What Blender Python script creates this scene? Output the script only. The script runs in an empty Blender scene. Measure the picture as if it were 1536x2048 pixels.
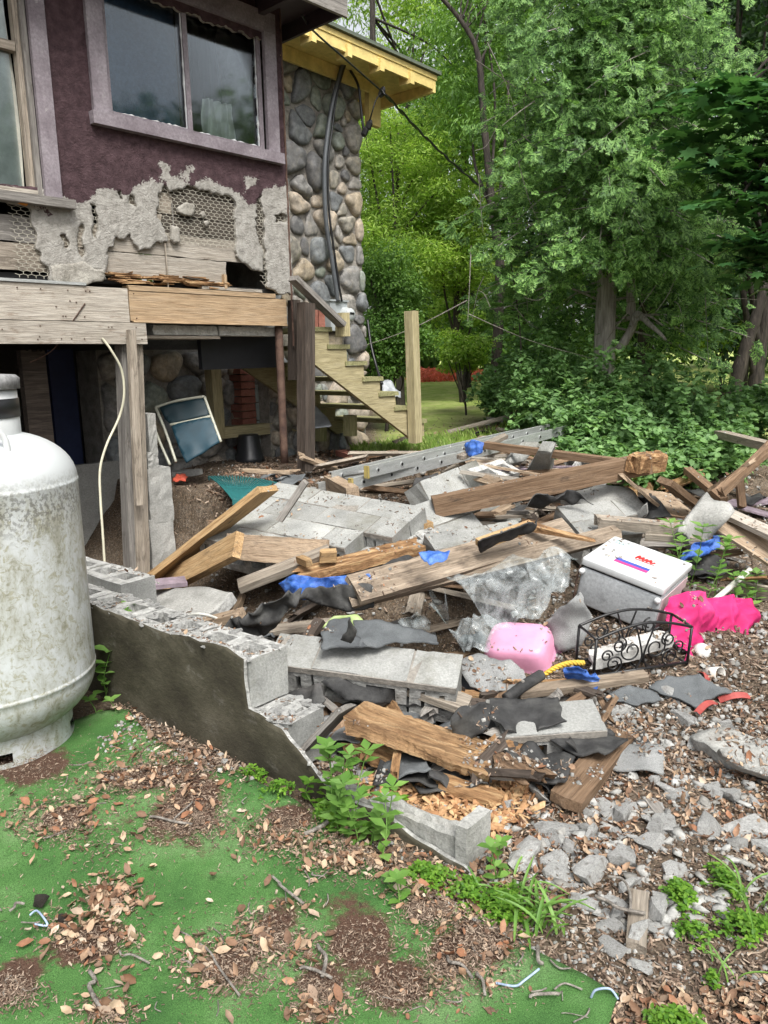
import bpy, bmesh, math, random
import numpy as np
from mathutils import Vector, Matrix
S = bpy.context.scene
COL = S.collection
PI = math.pi
rnd = random.Random(7)
rng = np.random.default_rng(7)
# ---------------------------------------------------------------- camera
PITCH, ROLL, FPX, CAMH = math.radians(11.2), 0.02, 1540.0, 1.5
cF = np.array([0, math.cos(PITCH), -math.sin(PITCH)])
u0 = np.array([0, math.sin(PITCH), math.cos(PITCH)]); r0 = np.array([1.0, 0, 0])
cR = math.cos(ROLL) * r0 - math.sin(ROLL) * u0
cU = math.sin(ROLL) * r0 + math.cos(ROLL) * u0
CAM = np.array([0, 0, CAMH])
cam = bpy.data.cameras.new('camera'); camo = bpy.data.objects.new('camera', cam); COL.objects.link(camo)
cam.sensor_fit = 'VERTICAL'; cam.sensor_height = 24.0; cam.lens = 24.0 * FPX / 2048.0
cam.clip_start = 0.05; cam.clip_end = 400
camo.matrix_world = Matrix([[cR[0], cU[0], -cF[0], CAM[0]], [cR[1], cU[1], -cF[1], CAM[1]], [cR[2], cU[2], -cF[2], CAM[2]], [0, 0, 0, 1]])
S.camera = camo
# ---------------------------------------------------------------- sky and sun (bright overcast)
SUN_EL, SUN_AZ = math.radians(55), math.radians(162)     # azimuth from +Y towards +X
w = bpy.data.worlds.new('World'); S.world = w; w.use_nodes = True
nt = w.node_tree; bg = nt.nodes['Background']
sky = nt.nodes.new('ShaderNodeTexSky'); sky.sky_type = 'NISHITA'; sky.sun_disc = False
sky.sun_elevation = SUN_EL; sky.sun_rotation = SUN_AZ; sky.air_density = 1.0; sky.dust_density = 4.0
hs = nt.nodes.new('ShaderNodeHueSaturation'); hs.inputs['Saturation'].default_value = 0.22
nt.links.new(sky.outputs[0], hs.inputs['Color']); nt.links.new(hs.outputs[0], bg.inputs['Color'])
bg.inputs['Strength'].default_value = 0.135
sl = bpy.data.lights.new('sun', 'SUN'); sl.energy = 1.9; sl.angle = math.radians(24); sl.color = (1, 0.965, 0.91)
so = bpy.data.objects.new('sun', sl); COL.objects.link(so)
sd = Vector((math.sin(SUN_AZ) * math.cos(SUN_EL), math.cos(SUN_AZ) * math.cos(SUN_EL), math.sin(SUN_EL)))
so.rotation_euler = sd.to_track_quat('Z', 'Y').to_euler(); so.location = (0, 0, 20)
S.view_settings.view_transform = 'Standard'; S.view_settings.look = 'None'
S.view_settings.exposure = 1.02; S.view_settings.gamma = 1; S.view_settings.use_curve_mapping = False
S.render.engine = 'CYCLES'
S.cycles.max_bounces = 7; S.cycles.transparent_max_bounces = 12; S.cycles.use_denoising = True
S.cycles.caustics_reflective = False; S.cycles.caustics_refractive = False
# ---------------------------------------------------------------- maths helpers
def ray(px, py):
    d = cF + cR * ((px - 768) / FPX) + cU * ((1024 - py) / FPX)
    return d
def g(px, py, z):                     # the point of height z seen at a place of the photograph
    d = ray(px, py); t = (z - CAMH) / d[2]; return CAM + d * t
def at(px, py, Y):                    # the point at distance Y
    d = ray(px, py); return CAM + d * (Y / d[1])
TH = math.radians(47)
Dv = np.array([math.cos(TH), math.sin(TH), 0]); Nv = np.array([math.sin(TH), -math.cos(TH), 0])
HC = at(577, 560, 6.2); HC[2] = 0
def W(px, py, n=0.0):                 # point on the plane parallel to the house front, n metres in front, in house coordinates
    d = ray(px, py); t = (n - (CAM - HC) @ Nv) / (d @ Nv); P = CAM + d * t - HC
    return np.array([P @ Dv, -n, P[2]])
def vnoise(P, scale=1.0, seed=0):     # value noise, -1..1
    P = np.asarray(P, float) * scale + seed * 17.13
    i = np.floor(P).astype(np.int64); f = P - i; f = f * f * (3 - 2 * f)
    out = 0
    for dx in (0, 1):
        for dy in (0, 1):
            for dz in (0, 1):
                a, b, c = i[..., 0] + dx, i[..., 1] + dy, i[..., 2] + dz
                h = (a * 374761393 + b * 668265263 + c * 2147483647 + 974711 * (a ^ (b << 3)) ) & 0xFFFFFFFF
                h = (h ^ (h >> 13)) * 1274126177 & 0xFFFFFFFF; h = (h ^ (h >> 16)) & 0xFFFF
                wt = (f[..., 0] if dx else 1 - f[..., 0]) * (f[..., 1] if dy else 1 - f[..., 1]) * (f[..., 2] if dz else 1 - f[..., 2])
                out = out + wt * h / 65535.0
    return out * 2 - 1
def fbm(P, scale=1.0, seed=0, oct=4):
    s, a, o = 0, 1.0, 0
    for k in range(oct):
        s = s + a * vnoise(P, scale * 2 ** k, seed + k * 3.7); o += a; a *= 0.5
    return s / o
def sstep(a, b, x):
    t = np.clip((x - a) / (b - a), 0, 1); return t * t * (3 - 2 * t)
def inside(poly, X, Y):
    r = np.zeros(X.shape, bool); n = len(poly)
    for i in range(n):
        x1, y1 = poly[i]; x2, y2 = poly[(i + 1) % n]
        if y1 == y2: continue
        c = ((y1 > Y) != (y2 > Y)) & (X < (x2 - x1) * (Y - y1) / (y2 - y1) + x1)
        r ^= c
    return r
# ---------------------------------------------------------------- mesh and object helpers
def mk(name, V, F, mat=None, smooth=False, mats=None, mi=None):
    me = bpy.data.meshes.new(name)
    V = np.asarray(V, np.float32)
    if isinstance(F, np.ndarray):
        k = F.shape[1]; n = len(F)
        me.vertices.add(len(V)); me.vertices.foreach_set('co', V.ravel())
        me.loops.add(n * k); me.loops.foreach_set('vertex_index', F.astype(np.int32).ravel())
        me.polygons.add(n); me.polygons.foreach_set('loop_start', np.arange(0, n * k, k, dtype=np.int32))
        me.update(calc_edges=True)
    else:
        me.from_pydata([tuple(map(float, v)) for v in V], [], [tuple(map(int, f)) for f in F]); me.update()
    for m in (mats or ([mat] if mat else [])): me.materials.append(m)
    if mi is not None: me.polygons.foreach_set('material_index', np.asarray(mi, np.int32))
    if smooth: me.polygons.foreach_set('use_smooth', np.ones(len(me.polygons), bool))
    return me
def obj(name, me, parent=None, M=None, kind=None):
    o = bpy.data.objects.new(name, me); COL.objects.link(o)
    if parent is not None: o.parent = parent
    if M is not None: o.matrix_local = M
    if kind: o['kind'] = kind
    return o
def tag(o, label, cat, group=None, kind=None):
    o['label'] = label; o['category'] = cat
    if group: o['group'] = group
    if kind: o['kind'] = kind
    return o
def frame(c, X, Y, Z):
    return Matrix([[X[0], Y[0], Z[0], c[0]], [X[1], Y[1], Z[1], c[1]], [X[2], Y[2], Z[2], c[2]], [0, 0, 0, 1]])
def nrm(v):
    v = np.asarray(v, float); return v / (np.linalg.norm(v) + 1e-12)
def empty(name, loc=(0, 0, 0), M=None, parent=None):
    o = bpy.data.objects.new(name, None); COL.objects.link(o); o.empty_display_size = 0.1
    if parent is not None: o.parent = parent
    if M is not None: o.matrix_local = M
    else: o.location = tuple(map(float, loc))
    return o
class MB:                             # collects shapes for ONE mesh
    def __init__(s): s.V = []; s.F = []; s.n = 0
    def add(s, V, F):
        s.V.append(np.asarray(V, float)); s.F += [tuple(int(i) + s.n for i in f) for f in F]; s.n += len(V); return s
    def box(s, a, b, j=0, rot=None):
        a = np.array(a, float); b = np.array(b, float)
        V = np.array([[(a, b)[i][0], (a, b)[k][1], (a, b)[l][2]] for i in (0, 1) for k in (0, 1) for l in (0, 1)])
        if j: V = V + rng.normal(0, j, V.shape)
        return s.add(V, [(0, 1, 3, 2), (4, 6, 7, 5), (0, 4, 5, 1), (2, 3, 7, 6), (0, 2, 6, 4), (1, 5, 7, 3)])
    def tube(s, pts, r, seg=6, cap=True):
        V, F = tube(pts, r, seg, cap); return s.add(V, F)
    def make(s, name, mat, parent=None, M=None, smooth=False, kind=None):
        return obj(name, mk(name, np.concatenate(s.V), s.F, mat, smooth), parent, M, kind)
def tube(pts, r, seg=6, cap=True):
    pts = np.asarray(pts, float); n = len(pts); r = np.broadcast_to(np.asarray(r, float), (n,))
    V = []; T = np.gradient(pts, axis=0); up = np.array([0, 0, 1.0])
    t0 = nrm(T[0]); a = np.cross(t0, up); a = nrm(a) if np.linalg.norm(a) > .05 else nrm(np.cross(t0, [1, 0, 0]))
    for i in range(n):
        t = nrm(T[i]); a = nrm(a - t * (a @ t)); b = np.cross(t, a)
        for k in range(seg):
            q = 2 * PI * k / seg; V.append(pts[i] + r[i] * (a * math.cos(q) + b * math.sin(q)))
    F = [(i * seg + k, i * seg + (k + 1) % seg, (i + 1) * seg + (k + 1) % seg, (i + 1) * seg + k) for i in range(n - 1) for k in range(seg)]
    if cap: F += [tuple(range(seg))[::-1], tuple((n - 1) * seg + k for k in range(seg))]
    return np.array(V), F
def lathe(prof, seg=48):
    V = []; F = []; n = len(prof)
    for i, (r, z) in enumerate(prof):
        for k in range(seg):
            q = 2 * PI * k / seg; V.append((r * math.cos(q), r * math.sin(q), z))
    for i in range(n - 1):
        for k in range(seg): F.append((i * seg + k, i * seg + (k + 1) % seg, (i + 1) * seg + (k + 1) % seg, (i + 1) * seg + k))
    return np.array(V), F
def spline(pts, n=20):
    P = np.asarray(pts, float); m = len(P); out = []
    for i in range(m - 1):
        p0 = P[max(i - 1, 0)]; p1 = P[i]; p2 = P[i + 1]; p3 = P[min(i + 2, m - 1)]
        for k in range(n):
            t = k / n
            out.append(0.5 * ((2 * p1) + (-p0 + p2) * t + (2 * p0 - 5 * p1 + 4 * p2 - p3) * t * t + (-p0 + 3 * p1 - 3 * p2 + p3) * t ** 3))
    out.append(P[-1]); return np.array(out)
# ---------------------------------------------------------------- materials
def nodes(name):
    m = bpy.data.materials.new(name); m.use_nodes = True; t = m.node_tree; b = t.nodes['Principled BSDF']; return m, t, b
def L(t, a, b): t.links.new(a, b)
def ramp(t, cols, fac=None, lo=0.3, hi=0.7, interp='LINEAR'):
    r = t.nodes.new('ShaderNodeValToRGB'); e = r.color_ramp.elements; n = len(cols); r.color_ramp.interpolation = interp
    while len(e) < n: e.new(0.5)
    for i, c in enumerate(cols):
        e[i].position = lo + (hi - lo) * i / max(n - 1, 1); e[i].color = (*c, 1)
    if fac is not None: L(t, fac, r.inputs[0])
    return r
def coords(t, stretch=(1, 1, 1), off=True):
    tc = t.nodes.new('ShaderNodeTexCoord'); mp = t.nodes.new('ShaderNodeMapping'); mp.inputs['Scale'].default_value = stretch
    L(t, tc.outputs['Object'], mp.inputs['Vector'])
    if off:
        oi = t.nodes.new('ShaderNodeObjectInfo'); mu = t.nodes.new('ShaderNodeMath'); mu.operation = 'MULTIPLY'; mu.inputs[1].default_value = 37.0
        L(t, oi.outputs['Random'], mu.inputs[0]); L(t, mu.outputs[0], mp.inputs['Location'])
    return mp.outputs[0]
def noise(t, vec, scale, detail=6, rough=0.6, dist=0):
    n = t.nodes.new('ShaderNodeTexNoise'); n.inputs['Scale'].default_value = scale; n.inputs['Detail'].default_value = detail
    n.inputs['Roughness'].default_value = rough; n.inputs['Distortion'].default_value = dist; L(t, vec, n.inputs['Vector']); return n.outputs['Fac']
def mix(t, a, b, fac, mode='MIX'):
    m = t.nodes.new('ShaderNodeMix'); m.data_type = 'RGBA'; m.blend_type = mode
    for s, v in ((m.inputs[6], a), (m.inputs[7], b), (m.inputs[0], fac)):
        if hasattr(v, 'is_output'): L(t, v, s)
        elif isinstance(v, (int, float)): s.default_value = v
        else: s.default_value = (*v, 1)
    return m.outputs[2]
def bumpn(t, b, hs_, dist=0.01, strength=0.6):
    bn = t.nodes.new('ShaderNodeBump'); bn.inputs['Distance'].default_value = dist; bn.inputs['Strength'].default_value = strength
    L(t, hs_, bn.inputs['Height']); L(t, bn.outputs[0], b.inputs['Normal']); return bn
def mat(name, cols, scale=6, stretch=(1, 1, 1), rough=0.85, bump=0.006, bscale=60, spots=None, spotscale=3, spotlo=.5, spothi=.62, metal=0, spec=0.3, var=0.0, detail=8, lo=.3, hi=.7, fine=None):
    m, t, b = nodes(name); v = coords(t, stretch)
    n = noise(t, v, scale, detail); c = ramp(t, cols, n, lo, hi).outputs[0]
    if spots is not None:
        sn = noise(t, v, spotscale, 8, .7); f = ramp(t, [(0, 0, 0), (1, 1, 1)], sn, spotlo, spothi).outputs[0]; c = mix(t, c, spots, f)
    n2 = noise(t, v, bscale, 5, .7)
    gr = ramp(t, [(.62, .62, .62), (1.2, 1.2, 1.2)], n2, .3, .7).outputs[0]; c = mix(t, c, gr, .8 if fine is None else fine, 'MULTIPLY')
    if var:
        oi = t.nodes.new('ShaderNodeObjectInfo'); vr = ramp(t, [(1 - var,) * 3, (1 + var,) * 3], oi.outputs['Random'], 0, 1).outputs[0]
        c = mix(t, c, vr, 1.0, 'MULTIPLY')
    L(t, c, b.inputs['Base Color']); b.inputs['Roughness'].default_value = rough; b.inputs['Metallic'].default_value = metal
    b.inputs['Specular IOR Level'].default_value = spec
    if bump:
        ad = t.nodes.new('ShaderNodeMath'); ad.operation = 'ADD'; L(t, n, ad.inputs[0]); L(t, n2, ad.inputs[1])
        bumpn(t, b, ad.outputs[0], bump, .8)
    return m
def woodmat(name, cols, rough=0.8, knot=True, dirt=(.06, .045, .035), dirtlo=.56, dirthi=.75, bump=.004, var=.15):
    m, t, b = nodes(name); v = coords(t, (1.2, 14, 14))
    n = noise(t, v, 2.2, 8, .65, 1.2); c = ramp(t, cols, n, .25, .75).outputs[0]
    v2 = coords(t, (3, 60, 60)); n2 = noise(t, v2, 2.5, 4, .7); gr = ramp(t, [(.5, .5, .5), (1.15, 1.15, 1.15)], n2, .32, .6).outputs[0]
    c = mix(t, c, gr, .75, 'MULTIPLY')
    v3 = coords(t, (2, 5, 5)); n3 = noise(t, v3, 3.5, 8, .7); f = ramp(t, [(0, 0, 0), (1, 1, 1)], n3, dirtlo, dirthi).outputs[0]
    c = mix(t, c, dirt, f)
    if var:
        oi = t.nodes.new('ShaderNodeObjectInfo'); vr = ramp(t, [(1 - var,) * 3, (1 + var,) * 3], oi.outputs['Random'], 0, 1).outputs[0]; c = mix(t, c, vr, 1.0, 'MULTIPLY')
    L(t, c, b.inputs['Base Color']); b.inputs['Roughness'].default_value = rough; b.inputs['Specular IOR Level'].default_value = .25
    ad = t.nodes.new('ShaderNodeMath'); ad.operation = 'ADD'; L(t, n, ad.inputs[0]); L(t, n2, ad.inputs[1]); bumpn(t, b, ad.outputs[0], bump, 1)
    return m
def leafmat(name, cols, transl=.45, rough=.5, big=2.0):
    m, t, b = nodes(name); ge = t.nodes.new('ShaderNodeNewGeometry')
    c = ramp(t, cols, ge.outputs['Random Per Island'], 0, 1).outputs[0]
    tc = t.nodes.new('ShaderNodeTexCoord'); n = noise(t, tc.outputs['Object'], big, 3); gr = ramp(t, [(.55, .6, .6), (1.35, 1.3, 1.1)], n, .3, .7).outputs[0]
    c = mix(t, c, gr, .8, 'MULTIPLY')
    L(t, c, b.inputs['Base Color']); b.inputs['Roughness'].default_value = rough; b.inputs['Specular IOR Level'].default_value = .35
    if transl:
        tr = t.nodes.new('ShaderNodeBsdfTranslucent'); L(t, mix(t, c, (1.3, 1.35, .7), .7, 'MULTIPLY'), tr.inputs[0]); ms = t.nodes.new('ShaderNodeMixShader'); ms.inputs[0].default_value = transl
        L(t, b.outputs[0], ms.inputs[1]); L(t, tr.outputs[0], ms.inputs[2]); L(t, ms.outputs[0], t.nodes['Material Output'].inputs[0])
    return m
def islandmat(name, cols, rough=.85, bumps=0):
    m, t, b = nodes(name); ge = t.nodes.new('ShaderNodeNewGeometry'); c = ramp(t, cols, ge.outputs['Random Per Island'], 0, 1).outputs[0]
    v = coords(t, off=False); n = noise(t, v, 45, 4, .7); c = mix(t, c, ramp(t, [(.6,) * 3, (1.25,) * 3], n, .3, .7).outputs[0], .8, 'MULTIPLY')
    L(t, c, b.inputs['Base Color']); b.inputs['Roughness'].default_value = rough; b.inputs['Specular IOR Level'].default_value = .25
    if bumps: bumpn(t, b, n, bumps, .8)
    return m
def plain(name, col, rough=.6, metal=0, spec=.5, bump=0, bs=80, var=.12):
    m, t, b = nodes(name); v = coords(t); n = noise(t, v, 14, 6, .65)
    c = mix(t, col, ramp(t, [(1 - var * 2,) * 3, (1 + var,) * 3], n, .3, .7).outputs[0], 1.0, 'MULTIPLY')
    L(t, c, b.inputs['Base Color']); b.inputs['Roughness'].default_value = rough; b.inputs['Metallic'].default_value = metal; b.inputs['Specular IOR Level'].default_value = spec
    if bump: bumpn(t, b, noise(t, v, bs, 4), bump, .8)
    return m
MT = {}
MT['concrete'] = mat('concrete', [(.20, .20, .185), (.34, .34, .32), (.42, .415, .39)], 5, bump=.005, bscale=90, spots=(.16, .15, .13), spotscale=2.5, spotlo=.52, spothi=.7, var=.12)
MT['block'] = mat('block_face', [(.21, .215, .205), (.31, .315, .30), (.39, .395, .375)], 4, bump=.004, bscale=110, spots=(.17, .165, .13), spotscale=3, spotlo=.5, spothi=.75, var=.2)
MT['blockbroken'] = mat('broken_concrete', [(.22, .22, .21), (.42, .42, .40), (.58, .58, .56)], 22, bump=.014, bscale=70, var=.1)
MT['parge'] = mat('stained_parging', [(.028, .024, .016), (.06, .054, .036), (.11, .10, .072)], 3, (1, 1.6, 1), bump=.004, bscale=60, spots=(.19, .18, .155), spotscale=5, spotlo=.58, spothi=.74)
MT['stucco_grey'] = mat('bare_stucco', [(.24, .225, .19), (.36, .34, .30), (.44, .42, .37)], 9, bump=.012, bscale=70)
MT['weathered'] = woodmat('weathered_wood', [(.16, .13, .10), (.30, .26, .21), (.42, .37, .31)])
MT['greywood'] = woodmat('grey_wood', [(.13, .12, .11), (.24, .225, .205), (.36, .34, .31)])
MT['planky'] = woodmat('dirty_plank', [(.14, .11, .08), (.27, .215, .16), (.40, .335, .26)], dirtlo=.5, var=.2)
MT['golden'] = woodmat('golden_wood', [(.24, .14, .065), (.41, .27, .135), (.54, .39, .22)], dirtlo=.56)
MT['tan'] = woodmat('tan_wood', [(.22, .155, .10), (.35, .265, .185), (.47, .375, .275)], dirtlo=.55)
MT['brownwood'] = woodmat('brown_wood', [(.10, .06, .035), (.20, .13, .08), (.30, .21, .14)])
MT['darkwood'] = woodmat('dark_wood', [(.03, .025, .02), (.07, .055, .045), (.13, .105, .085)])
MT['treated'] = woodmat('treated_wood', [(.25, .21, .11), (.38, .33, .19), (.47, .41, .26)], dirtlo=.62, dirt=(.12, .1, .05))
MT['beamwood'] = woodmat('beam_wood', [(.32, .21, .12), (.43, .31, .19), (.50, .38, .26)], dirtlo=.66)
MT['palewood'] = woodmat('pale_board', [(.25, .22, .18), (.37, .335, .285), (.47, .435, .38)], dirtlo=.56, dirt=(.15, .10, .065))
MT['rotten'] = mat('rotten_wood', [(.09, .045, .02), (.30, .17, .08), (.52, .36, .19)], 9, (1, 5, 5), bump=.012, bscale=26)
MT['purple'] = plain('purple_paint', (.27, .215, .25), .6, bump=.002, var=.25)
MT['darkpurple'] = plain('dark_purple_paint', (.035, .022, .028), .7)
MT['yellow'] = plain('yellow_paint', (.74, .58, .22), .6, bump=.002)
MT['white'] = plain('white_paint', (.60, .62, .62), .35, var=.06)
MT['felt'] = mat('roofing_felt', [(.018, .018, .018), (.04, .04, .04), (.085, .085, .08)], 7, bump=.006, bscale=30, spots=(.16, .15, .14), spotscale=2.2, spotlo=.55, spothi=.8, rough=.75)
MT['shingle'] = mat('asphalt_shingle', [(.075, .08, .085), (.12, .13, .135), (.17, .18, .185)], 6, bump=.004, bscale=260, fine=1.0, rough=.9)
MT['shingle_pale'] = mat('pale_shingle', [(.16, .165, .165), (.24, .245, .24), (.31, .315, .31)], 6, bump=.004, bscale=230, fine=1.0, rough=.9)
MT['black'] = plain('black_metal', (.012, .012, .013), .4)
MT['blackplastic'] = plain('black_plastic', (.02, .021, .024), .35)
MT['rust'] = mat('rusty_metal', [(.05, .03, .025), (.10, .06, .045), (.14, .09, .065)], 14, bump=.003)
MT['alu'] = mat('aluminium', [(.42, .44, .43), (.56, .58, .57), (.63, .65, .64)], 6, (1, 6, 6), rough=.42, bump=.001, metal=.55, spots=(.28, .27, .24), spotscale=6, spotlo=.55, spothi=.8)
MT['tarp'] = mat('blue_tarp', [(.02, .07, .30), (.05, .15, .50), (.16, .29, .62)], 9, bump=.012, bscale=35, rough=.45, spec=.5)
MT['pinkcloth'] = mat('pink_fabric', [(.38, .015, .10), (.55, .025, .15), (.68, .07, .22)], 5, bump=.002, bscale=200, rough=.75, fine=.25)
MT['pinktub'] = plain('pink_plastic', (.66, .30, .44), .4, var=.06)
MT['bark'] = mat('bark', [(.12, .105, .09), (.27, .245, .215), (.40, .365, .32)], 5, (8, 8, .8), bump=.02, bscale=9)
MT['cedarbark'] = mat('cedar_bark', [(.20, .18, .155), (.40, .37, .33), (.56, .52, .47)], 5, (8, 8, .8), bump=.02, bscale=9)
MT['darkbark'] = mat('dark_bark', [(.02, .017, .014), (.05, .042, .035), (.09, .075, .06)], 5, (6, 6, 1), bump=.02, bscale=12)
MT['brick'] = mat('red_brick', [(.18, .07, .05), (.28, .11, .08), (.34, .15, .11)], 12, bump=.004, var=.15)
MT['stone'] = None
def stonemat():
    m, t, b = nodes('field_stone'); oi = t.nodes.new('ShaderNodeObjectInfo')
    c = ramp(t, [(.13, .13, .13), (.25, .235, .20), (.17, .185, .19), (.33, .28, .21), (.21, .205, .195), (.36, .31, .25), (.16, .17, .175), (.28, .265, .24), (.21, .235, .20), (.20, .165, .13)], oi.outputs['Random'], 0, 1, 'CONSTANT').outputs[0]
    v = coords(t); n = noise(t, v, 22, 8, .7); n4 = noise(t, v, 7, 5, .7, 1.5); c = mix(t, c, ramp(t, [(.55, .55, .55), (1.0, 1.0, 1.0), (1.45, 1.35, 1.2)], n4, .3, .7).outputs[0], .8, 'MULTIPLY'); c = mix(t, c, ramp(t, [(.5,) * 3, (1.5,) * 3], n, .3, .7).outputs[0], .9, 'MULTIPLY')
    L(t, c, b.inputs['Base Color']); b.inputs['Roughness'].default_value = .7; bumpn(t, b, n, .006, .7); return m
MT['stone'] = stonemat()
MT['mortar'] = mat('mortar', [(.17, .16, .14), (.27, .25, .22), (.33, .31, .275)], 12, bump=.01, bscale=50)
def glassmat(name, tint, tr=.8, rough=.05):
    m, t, b = nodes(name); gl = t.nodes.new('ShaderNodeBsdfGlossy'); gl.inputs['Roughness'].default_value = rough
    tp = t.nodes.new('ShaderNodeBsdfTransparent'); tp.inputs[0].default_value = (*tint, 1)
    fr = t.nodes.new('ShaderNodeFresnel'); fr.inputs[0].default_value = 1.5; m1 = t.nodes.new('ShaderNodeMixShader')
    L(t, fr.outputs[0], m1.inputs[0]); L(t, tp.outputs[0], m1.inputs[1]); L(t, gl.outputs[0], m1.inputs[2]); L(t, m1.outputs[0], t.nodes['Material Output'].inputs[0]); return m
MT['glass'] = glassmat('window_glass', (.85, .9, .92))
def plasticmat():
    m, t, b = nodes('clear_plastic_sheet'); v = coords(t, off=False); n = noise(t, v, 9, 6, .7, 1.5)
    b.inputs['Base Color'].default_value = (.72, .76, .77, 1); b.inputs['Roughness'].default_value = .16; b.inputs['Specular IOR Level'].default_value = .9
    tp = t.nodes.new('ShaderNodeBsdfTransparent'); tp.inputs[0].default_value = (.9, .93, .93, 1); ms = t.nodes.new('ShaderNodeMixShader')
    L(t, ramp(t, [(.04,) * 3, (.30,) * 3], n, .38, .72).outputs[0], ms.inputs[0]); L(t, tp.outputs[0], ms.inputs[1]); L(t, b.outputs[0], ms.inputs[2]); L(t, ms.outputs[0], t.nodes['Material Output'].inputs[0])
    bumpn(t, b, noise(t, v, 7, 2, .5, .6), .008, .5); return m
MT['plastic'] = plasticmat()
# ---------------------------------------------------------------- sheets, planks, blocks
def patch(name, pts, mt, cell=.02, thick=.004, rag=.0, wr=0.0, wrs=6, seed=0, holes=(), parent=None, M0=None, attr=None, smooth=True, lat=0.0, ragsc=14, kind=None, world=True, tmat=None, dome=0.0, domew=.08, off=None, fold=0.0, fang=.6, fsc=7.0):
    """an irregular sheet whose outline passes through 3D points; real thickness, folds and torn edges"""
    P = np.asarray(pts, float); c = P.mean(0); u, s_, vt = np.linalg.svd(P - c); a, b_, n = vt[0], vt[1], vt[2]
    if world:
        if n[2] < 0: n = -n
    else:
        a, b_, n = np.array([1., 0, 0]), np.array([0, 0, 1.]), np.array([0, -1., 0])
    if world: b_ = np.cross(n, a)
    def rough(Q3):
        q = np.stack([(Q3 - c) @ a, (Q3 - c) @ b_], 1); out = []
        for i in range(len(q)):
            p, r = q[i], q[(i + 1) % len(q)]; k = max(1, int(np.linalg.norm(r - p) / (cell * 1.1))) if rag else 1
            for j in range(k): out.append(p + (r - p) * j / k)
        out = np.array(out)
        if rag:
            z = np.zeros(len(out)); o3 = np.stack([out[:, 0], out[:, 1], z + seed], 1)
            out = out + rag * np.stack([fbm(o3, ragsc, seed), fbm(o3, ragsc, seed + 9)], 1) * 1.6
        return out
    q = rough(P); hq = [rough(np.asarray(h, float)) for h in holes]
    res = (P - c) @ n; q0 = np.stack([(P - c) @ a, (P - c) @ b_], 1)
    mn, mx = q.min(0) - cell, q.max(0) + cell
    xs = np.arange(mn[0], mx[0] + cell, cell); ys = np.arange(mn[1], mx[1] + cell, cell)
    GX, GY = np.meshgrid(xs, ys, indexing='ij'); cx, cy = (GX[:-1, :-1] + cell / 2), (GY[:-1, :-1] + cell / 2)
    keep = inside(q, cx, cy)
    for h in hq: keep &= ~inside(h, cx, cy)
    I, J = np.nonzero(keep); nyv = len(ys)
    if len(I) == 0: return None
    F = np.stack([I * nyv + J, (I + 1) * nyv + J, (I + 1) * nyv + J + 1, I * nyv + J + 1], 1)
    ids, inv = np.unique(F.ravel(), return_inverse=True); F = inv.reshape(-1, 4)
    XY = np.stack([GX.ravel()[ids], GY.ravel()[ids]], 1)
    E = {}
    for f in F:
        for k in range(4): E[(int(f[k]), int(f[(k + 1) % 4]))] = 1
    be = [e for e in E if (e[1], e[0]) not in E]; bv = np.array(sorted({i for e in be for i in e}))
    segs = [(r, np.roll(r, -1, 0)) for r in [q] + hq]; A = np.concatenate([s[0] for s in segs]); B = np.concatenate([s[1] for s in segs])
    p = XY[bv]; d = B - A; tt = np.clip(((p[:, None] - A) * d).sum(-1) / ((d * d).sum(-1) + 1e-12), 0, 1)
    near = A + d * tt[..., None]; dd = ((near - p[:, None]) ** 2).sum(-1); k = dd.argmin(1); npnt = near[np.arange(len(bv)), k]; ok = dd[np.arange(len(bv)), k] < (1.1 * cell) ** 2
    XY[bv[ok]] = npnt[ok]
    wgt = 1 / (((XY[:, None] - q0) ** 2).sum(-1) + 1e-4) ** 1.5; H = (wgt * res).sum(1) / wgt.sum(1)
    p3 = np.stack([XY[:, 0], XY[:, 1], np.full(len(XY), seed * 3.3)], 1)
    if wr: H = H + wr * fbm(p3, wrs, seed + 1) + wr * .6 * (1 - np.abs(vnoise(p3, wrs * 1.7, seed + 5)) * 2)
    if fold:
        ca, sa = math.cos(fang), math.sin(fang); fx = XY[:, 0] * ca + XY[:, 1] * sa; fy = -XY[:, 0] * sa + XY[:, 1] * ca; wx = fbm(p3, 5, seed + 3, 3); rg_ = 1 - np.abs(vnoise(np.stack([fx * fsc * .25 + wx, fy * fsc + wx * 2.2, p3[:, 2]], 1), 1, seed)) * 2; rg2 = 1 - np.abs(vnoise(np.stack([fx * fsc * 1.1 + wx, fy * fsc * 1.9 - wx * 2, p3[:, 2] + 5], 1), 1, seed + 2)) * 2; H = H + fold * (rg_ + .4 * rg2)
    if dome:
        dm = np.sqrt(((XY[:, None] - q[None]) ** 2).sum(-1)).min(1); H = H + dome * (1 - np.exp(-(dm / domew) ** 2))
    if lat: XY = XY + lat * np.stack([fbm(p3, wrs, seed + 21), fbm(p3, wrs, seed + 31)], 1)
    V = np.stack([XY[:, 0], XY[:, 1], H], 1); nv = len(V)
    V2 = V.copy(); V2[:, 2] -= thick
    Fa = np.concatenate([F, F[:, ::-1] + nv, np.array([(e[1], e[0], e[0] + nv, e[1] + nv) for e in be])])
    mi = np.zeros(len(Fa), int); mi[2 * len(F):] = 1
    me = mk(name, np.concatenate([V, V2]), Fa, mats=[mt, tmat or mt], mi=mi)
    if smooth:
        sm = np.ones(len(Fa), bool); sm[2 * len(F):] = False; me.polygons.foreach_set('use_smooth', sm)
    if attr:
        vals = attr(c + V[:, :1] * a + V[:, 1:2] * b_ + V[:, 2:] * n); at_ = me.attributes.new('mask', 'FLOAT', 'POINT')
        at_.data.foreach_set('value', np.concatenate([vals, vals]).astype(np.float32))
    return obj(name, me, parent, frame(c if off is None else c - off, a, b_, n), kind)
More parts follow.
